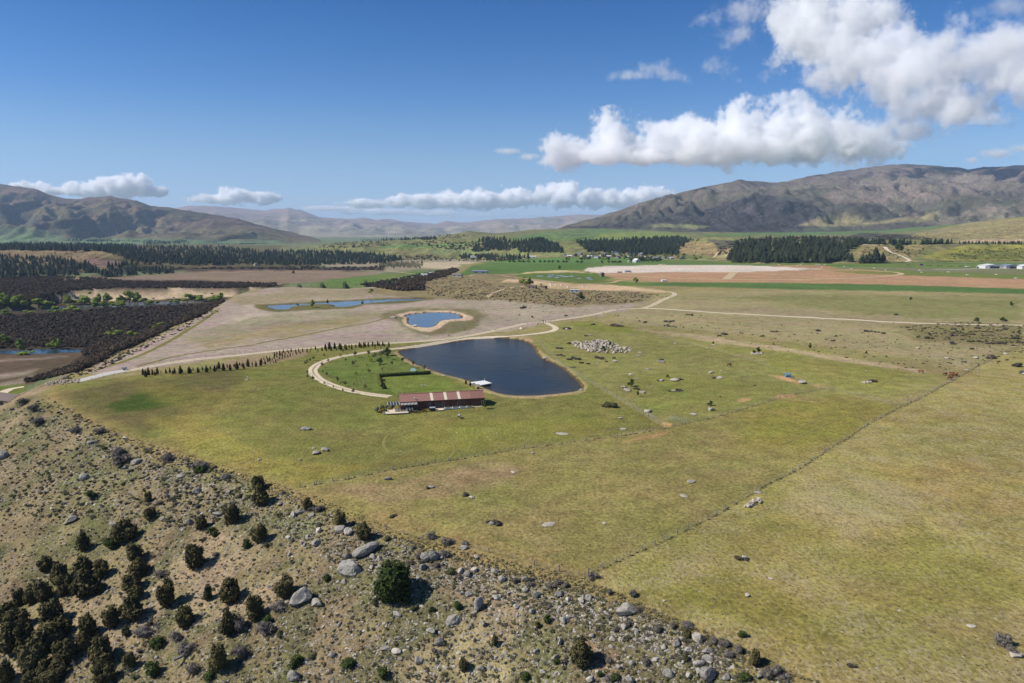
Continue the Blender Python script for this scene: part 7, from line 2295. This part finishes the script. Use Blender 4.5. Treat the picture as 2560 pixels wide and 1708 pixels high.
b.tube((-5, 0, 1.5), (-1, 0, 1.5), .25, .8, 10).tube((-1, 0, 1.5), (3.2, 0, 1.5), .8, .7, 10).tube((3.2, 0, 1.5), (4.4, 0, 1.4), .7, .3, 10)
b.obj('fuselage', WHITEP, pl)
MB().box((.8, 0, 2.25), (1.7, 12, .18)).obj('wing', WHITEP, pl)
MB().box((-4.7, 0, 1.6), (1.0, 3.8, .1)).obj('tailplane', WHITEP, pl)
MB().box((-4.8, 0, 2.5), (1.1, .12, 1.9)).obj('fin', WHITEP, pl)
for x, y in ((.9, -1), (.9, 1), (3.4, 0)):
    MB().tube((x, y - .1, .35), (x, y + .1, .35), .35, .35, 8).obj('wheel', DARKM, pl)
MB().box((4.5, 0, 1.4), (.08, .16, 2.0)).obj('propeller', DARKM, pl)
for x, y, w, lab, c1, c2 in [(2503, 671.5, 5, 'blue truck parked between the hangars', (.08, .17, .32), (.5, .5, .5)), (2443, 671, 5, 'grey van left of the white hangar', (.3, .3, .3), (.25, .25, .25)), (2303, 664, 9, 'blue and white truck with a red tail on the airfield', (.05, .08, .30), (.62, .62, .64)), (1552, 682, 4, 'dark car at the edge of the pale field, right one', (.03, .03, .03), (.05, .05, .05)),
                          (1546, 682, 4, 'dark car at the edge of the pale field, left one', (.04, .03, .03), (.06, .05, .05)), (1570, 681.5, 12, 'long grey-blue truck with a white tail parked on the pale field', (.23, .27, .36), (.62, .62, .62))]:
    l = hit(x, y)
    e = empty('truck' if 'truck' in lab or 'van' in lab else 'car', l, lab, 'truck' if 'truck' in lab else ('van' if 'van' in lab else 'car'), None, .05)
    cm = simple('paint_' + lab.split()[0], c1, .05, 2, .4)
    c2m = simple('paint2_' + lab.split()[0], c2, .05, 2, .4)
    hgt3 = 2.6 if 'car' not in lab else 1.2
    MB().box((0, 0, .6 + hgt3 / 2), (w * .62, 2.3, hgt3)).obj('body', cm, e)
    MB().box((w * .40, 0, .6 + hgt3 * .4), (w * .2, 2.2, hgt3 * .8), 0, .85).obj('cab', c2m, e)
    if '(red)' in lab or 'red' in lab:
        MB().box((-w * .36, 0, .6 + hgt3 / 2), (w * .12, 2.3, hgt3)).obj('tail', simple('red_paint', (.6, .06, .04), .05), e)
    if 'white tail' in lab:
        MB().box((-w * .42, 0, .6 + hgt3 / 2), (w * .22, 2.3, hgt3)).obj('tail', WHITEP, e)
    for xx in (-w * .25, w * .38):
        for yy in (-1.0, 1.0):
            MB().tube((xx, yy - .12, .5), (xx, yy + .12, .5), .5, .5, 8).obj('wheel', DARKM, e)
MK = MB().box((0, 0, .3), (3.4, 2.0, .6), 0, .8).mesh('marker_board', WHITEP)
for x, y in [(2299, 676), (2304, 681), (2371, 680.5), (2418, 687.5), (2491, 686.5), (2539, 695.7)] + zz([(100, 887), (270, 897), (300, 887), (495, 910), (765, 925), (700, 908), (975, 920), (1080, 940), (445, 890), (470, 890), (520, 890)], 1920, 420):
    l = hit(x, y)
    tag(inst('runway_marker', MK, l), where('white runway marker board', x, y), 'marker', 'white markers on the airfield')
for x, y in [(2272, 663.5), (2323, 665), (2350, 665), (2376, 666), (2404, 666)]:
    l = hit(x, y)
    e = empty('scrub_clump', l, where('dark pair of low bushes along the airfield', x, y), 'bush', 'bush pairs along the airfield')
    for s in (-2.6, 2.6):
        inst('bush', LOWD[0], (s, 0, 0), parent=e, sc=(3.6, 2.4, 2.6))
for x, y in [(2328, 657), (2402, 660), (2482, 661), (2546, 662), (2330 - 290, 660)]:
    l = hit(x, y)
    e = empty('power_pole', l, where('thin grey power pole', x, y), 'pole', 'power poles on the airfield')
    MB().tube((0, 0, -.3), (0, 0, 9), .22, .16, 6).obj('pole', WOODG, e)
    MB().box((0, 0, 8.4), (2.2, .16, .18)).obj('crossarm', WOODG, e)
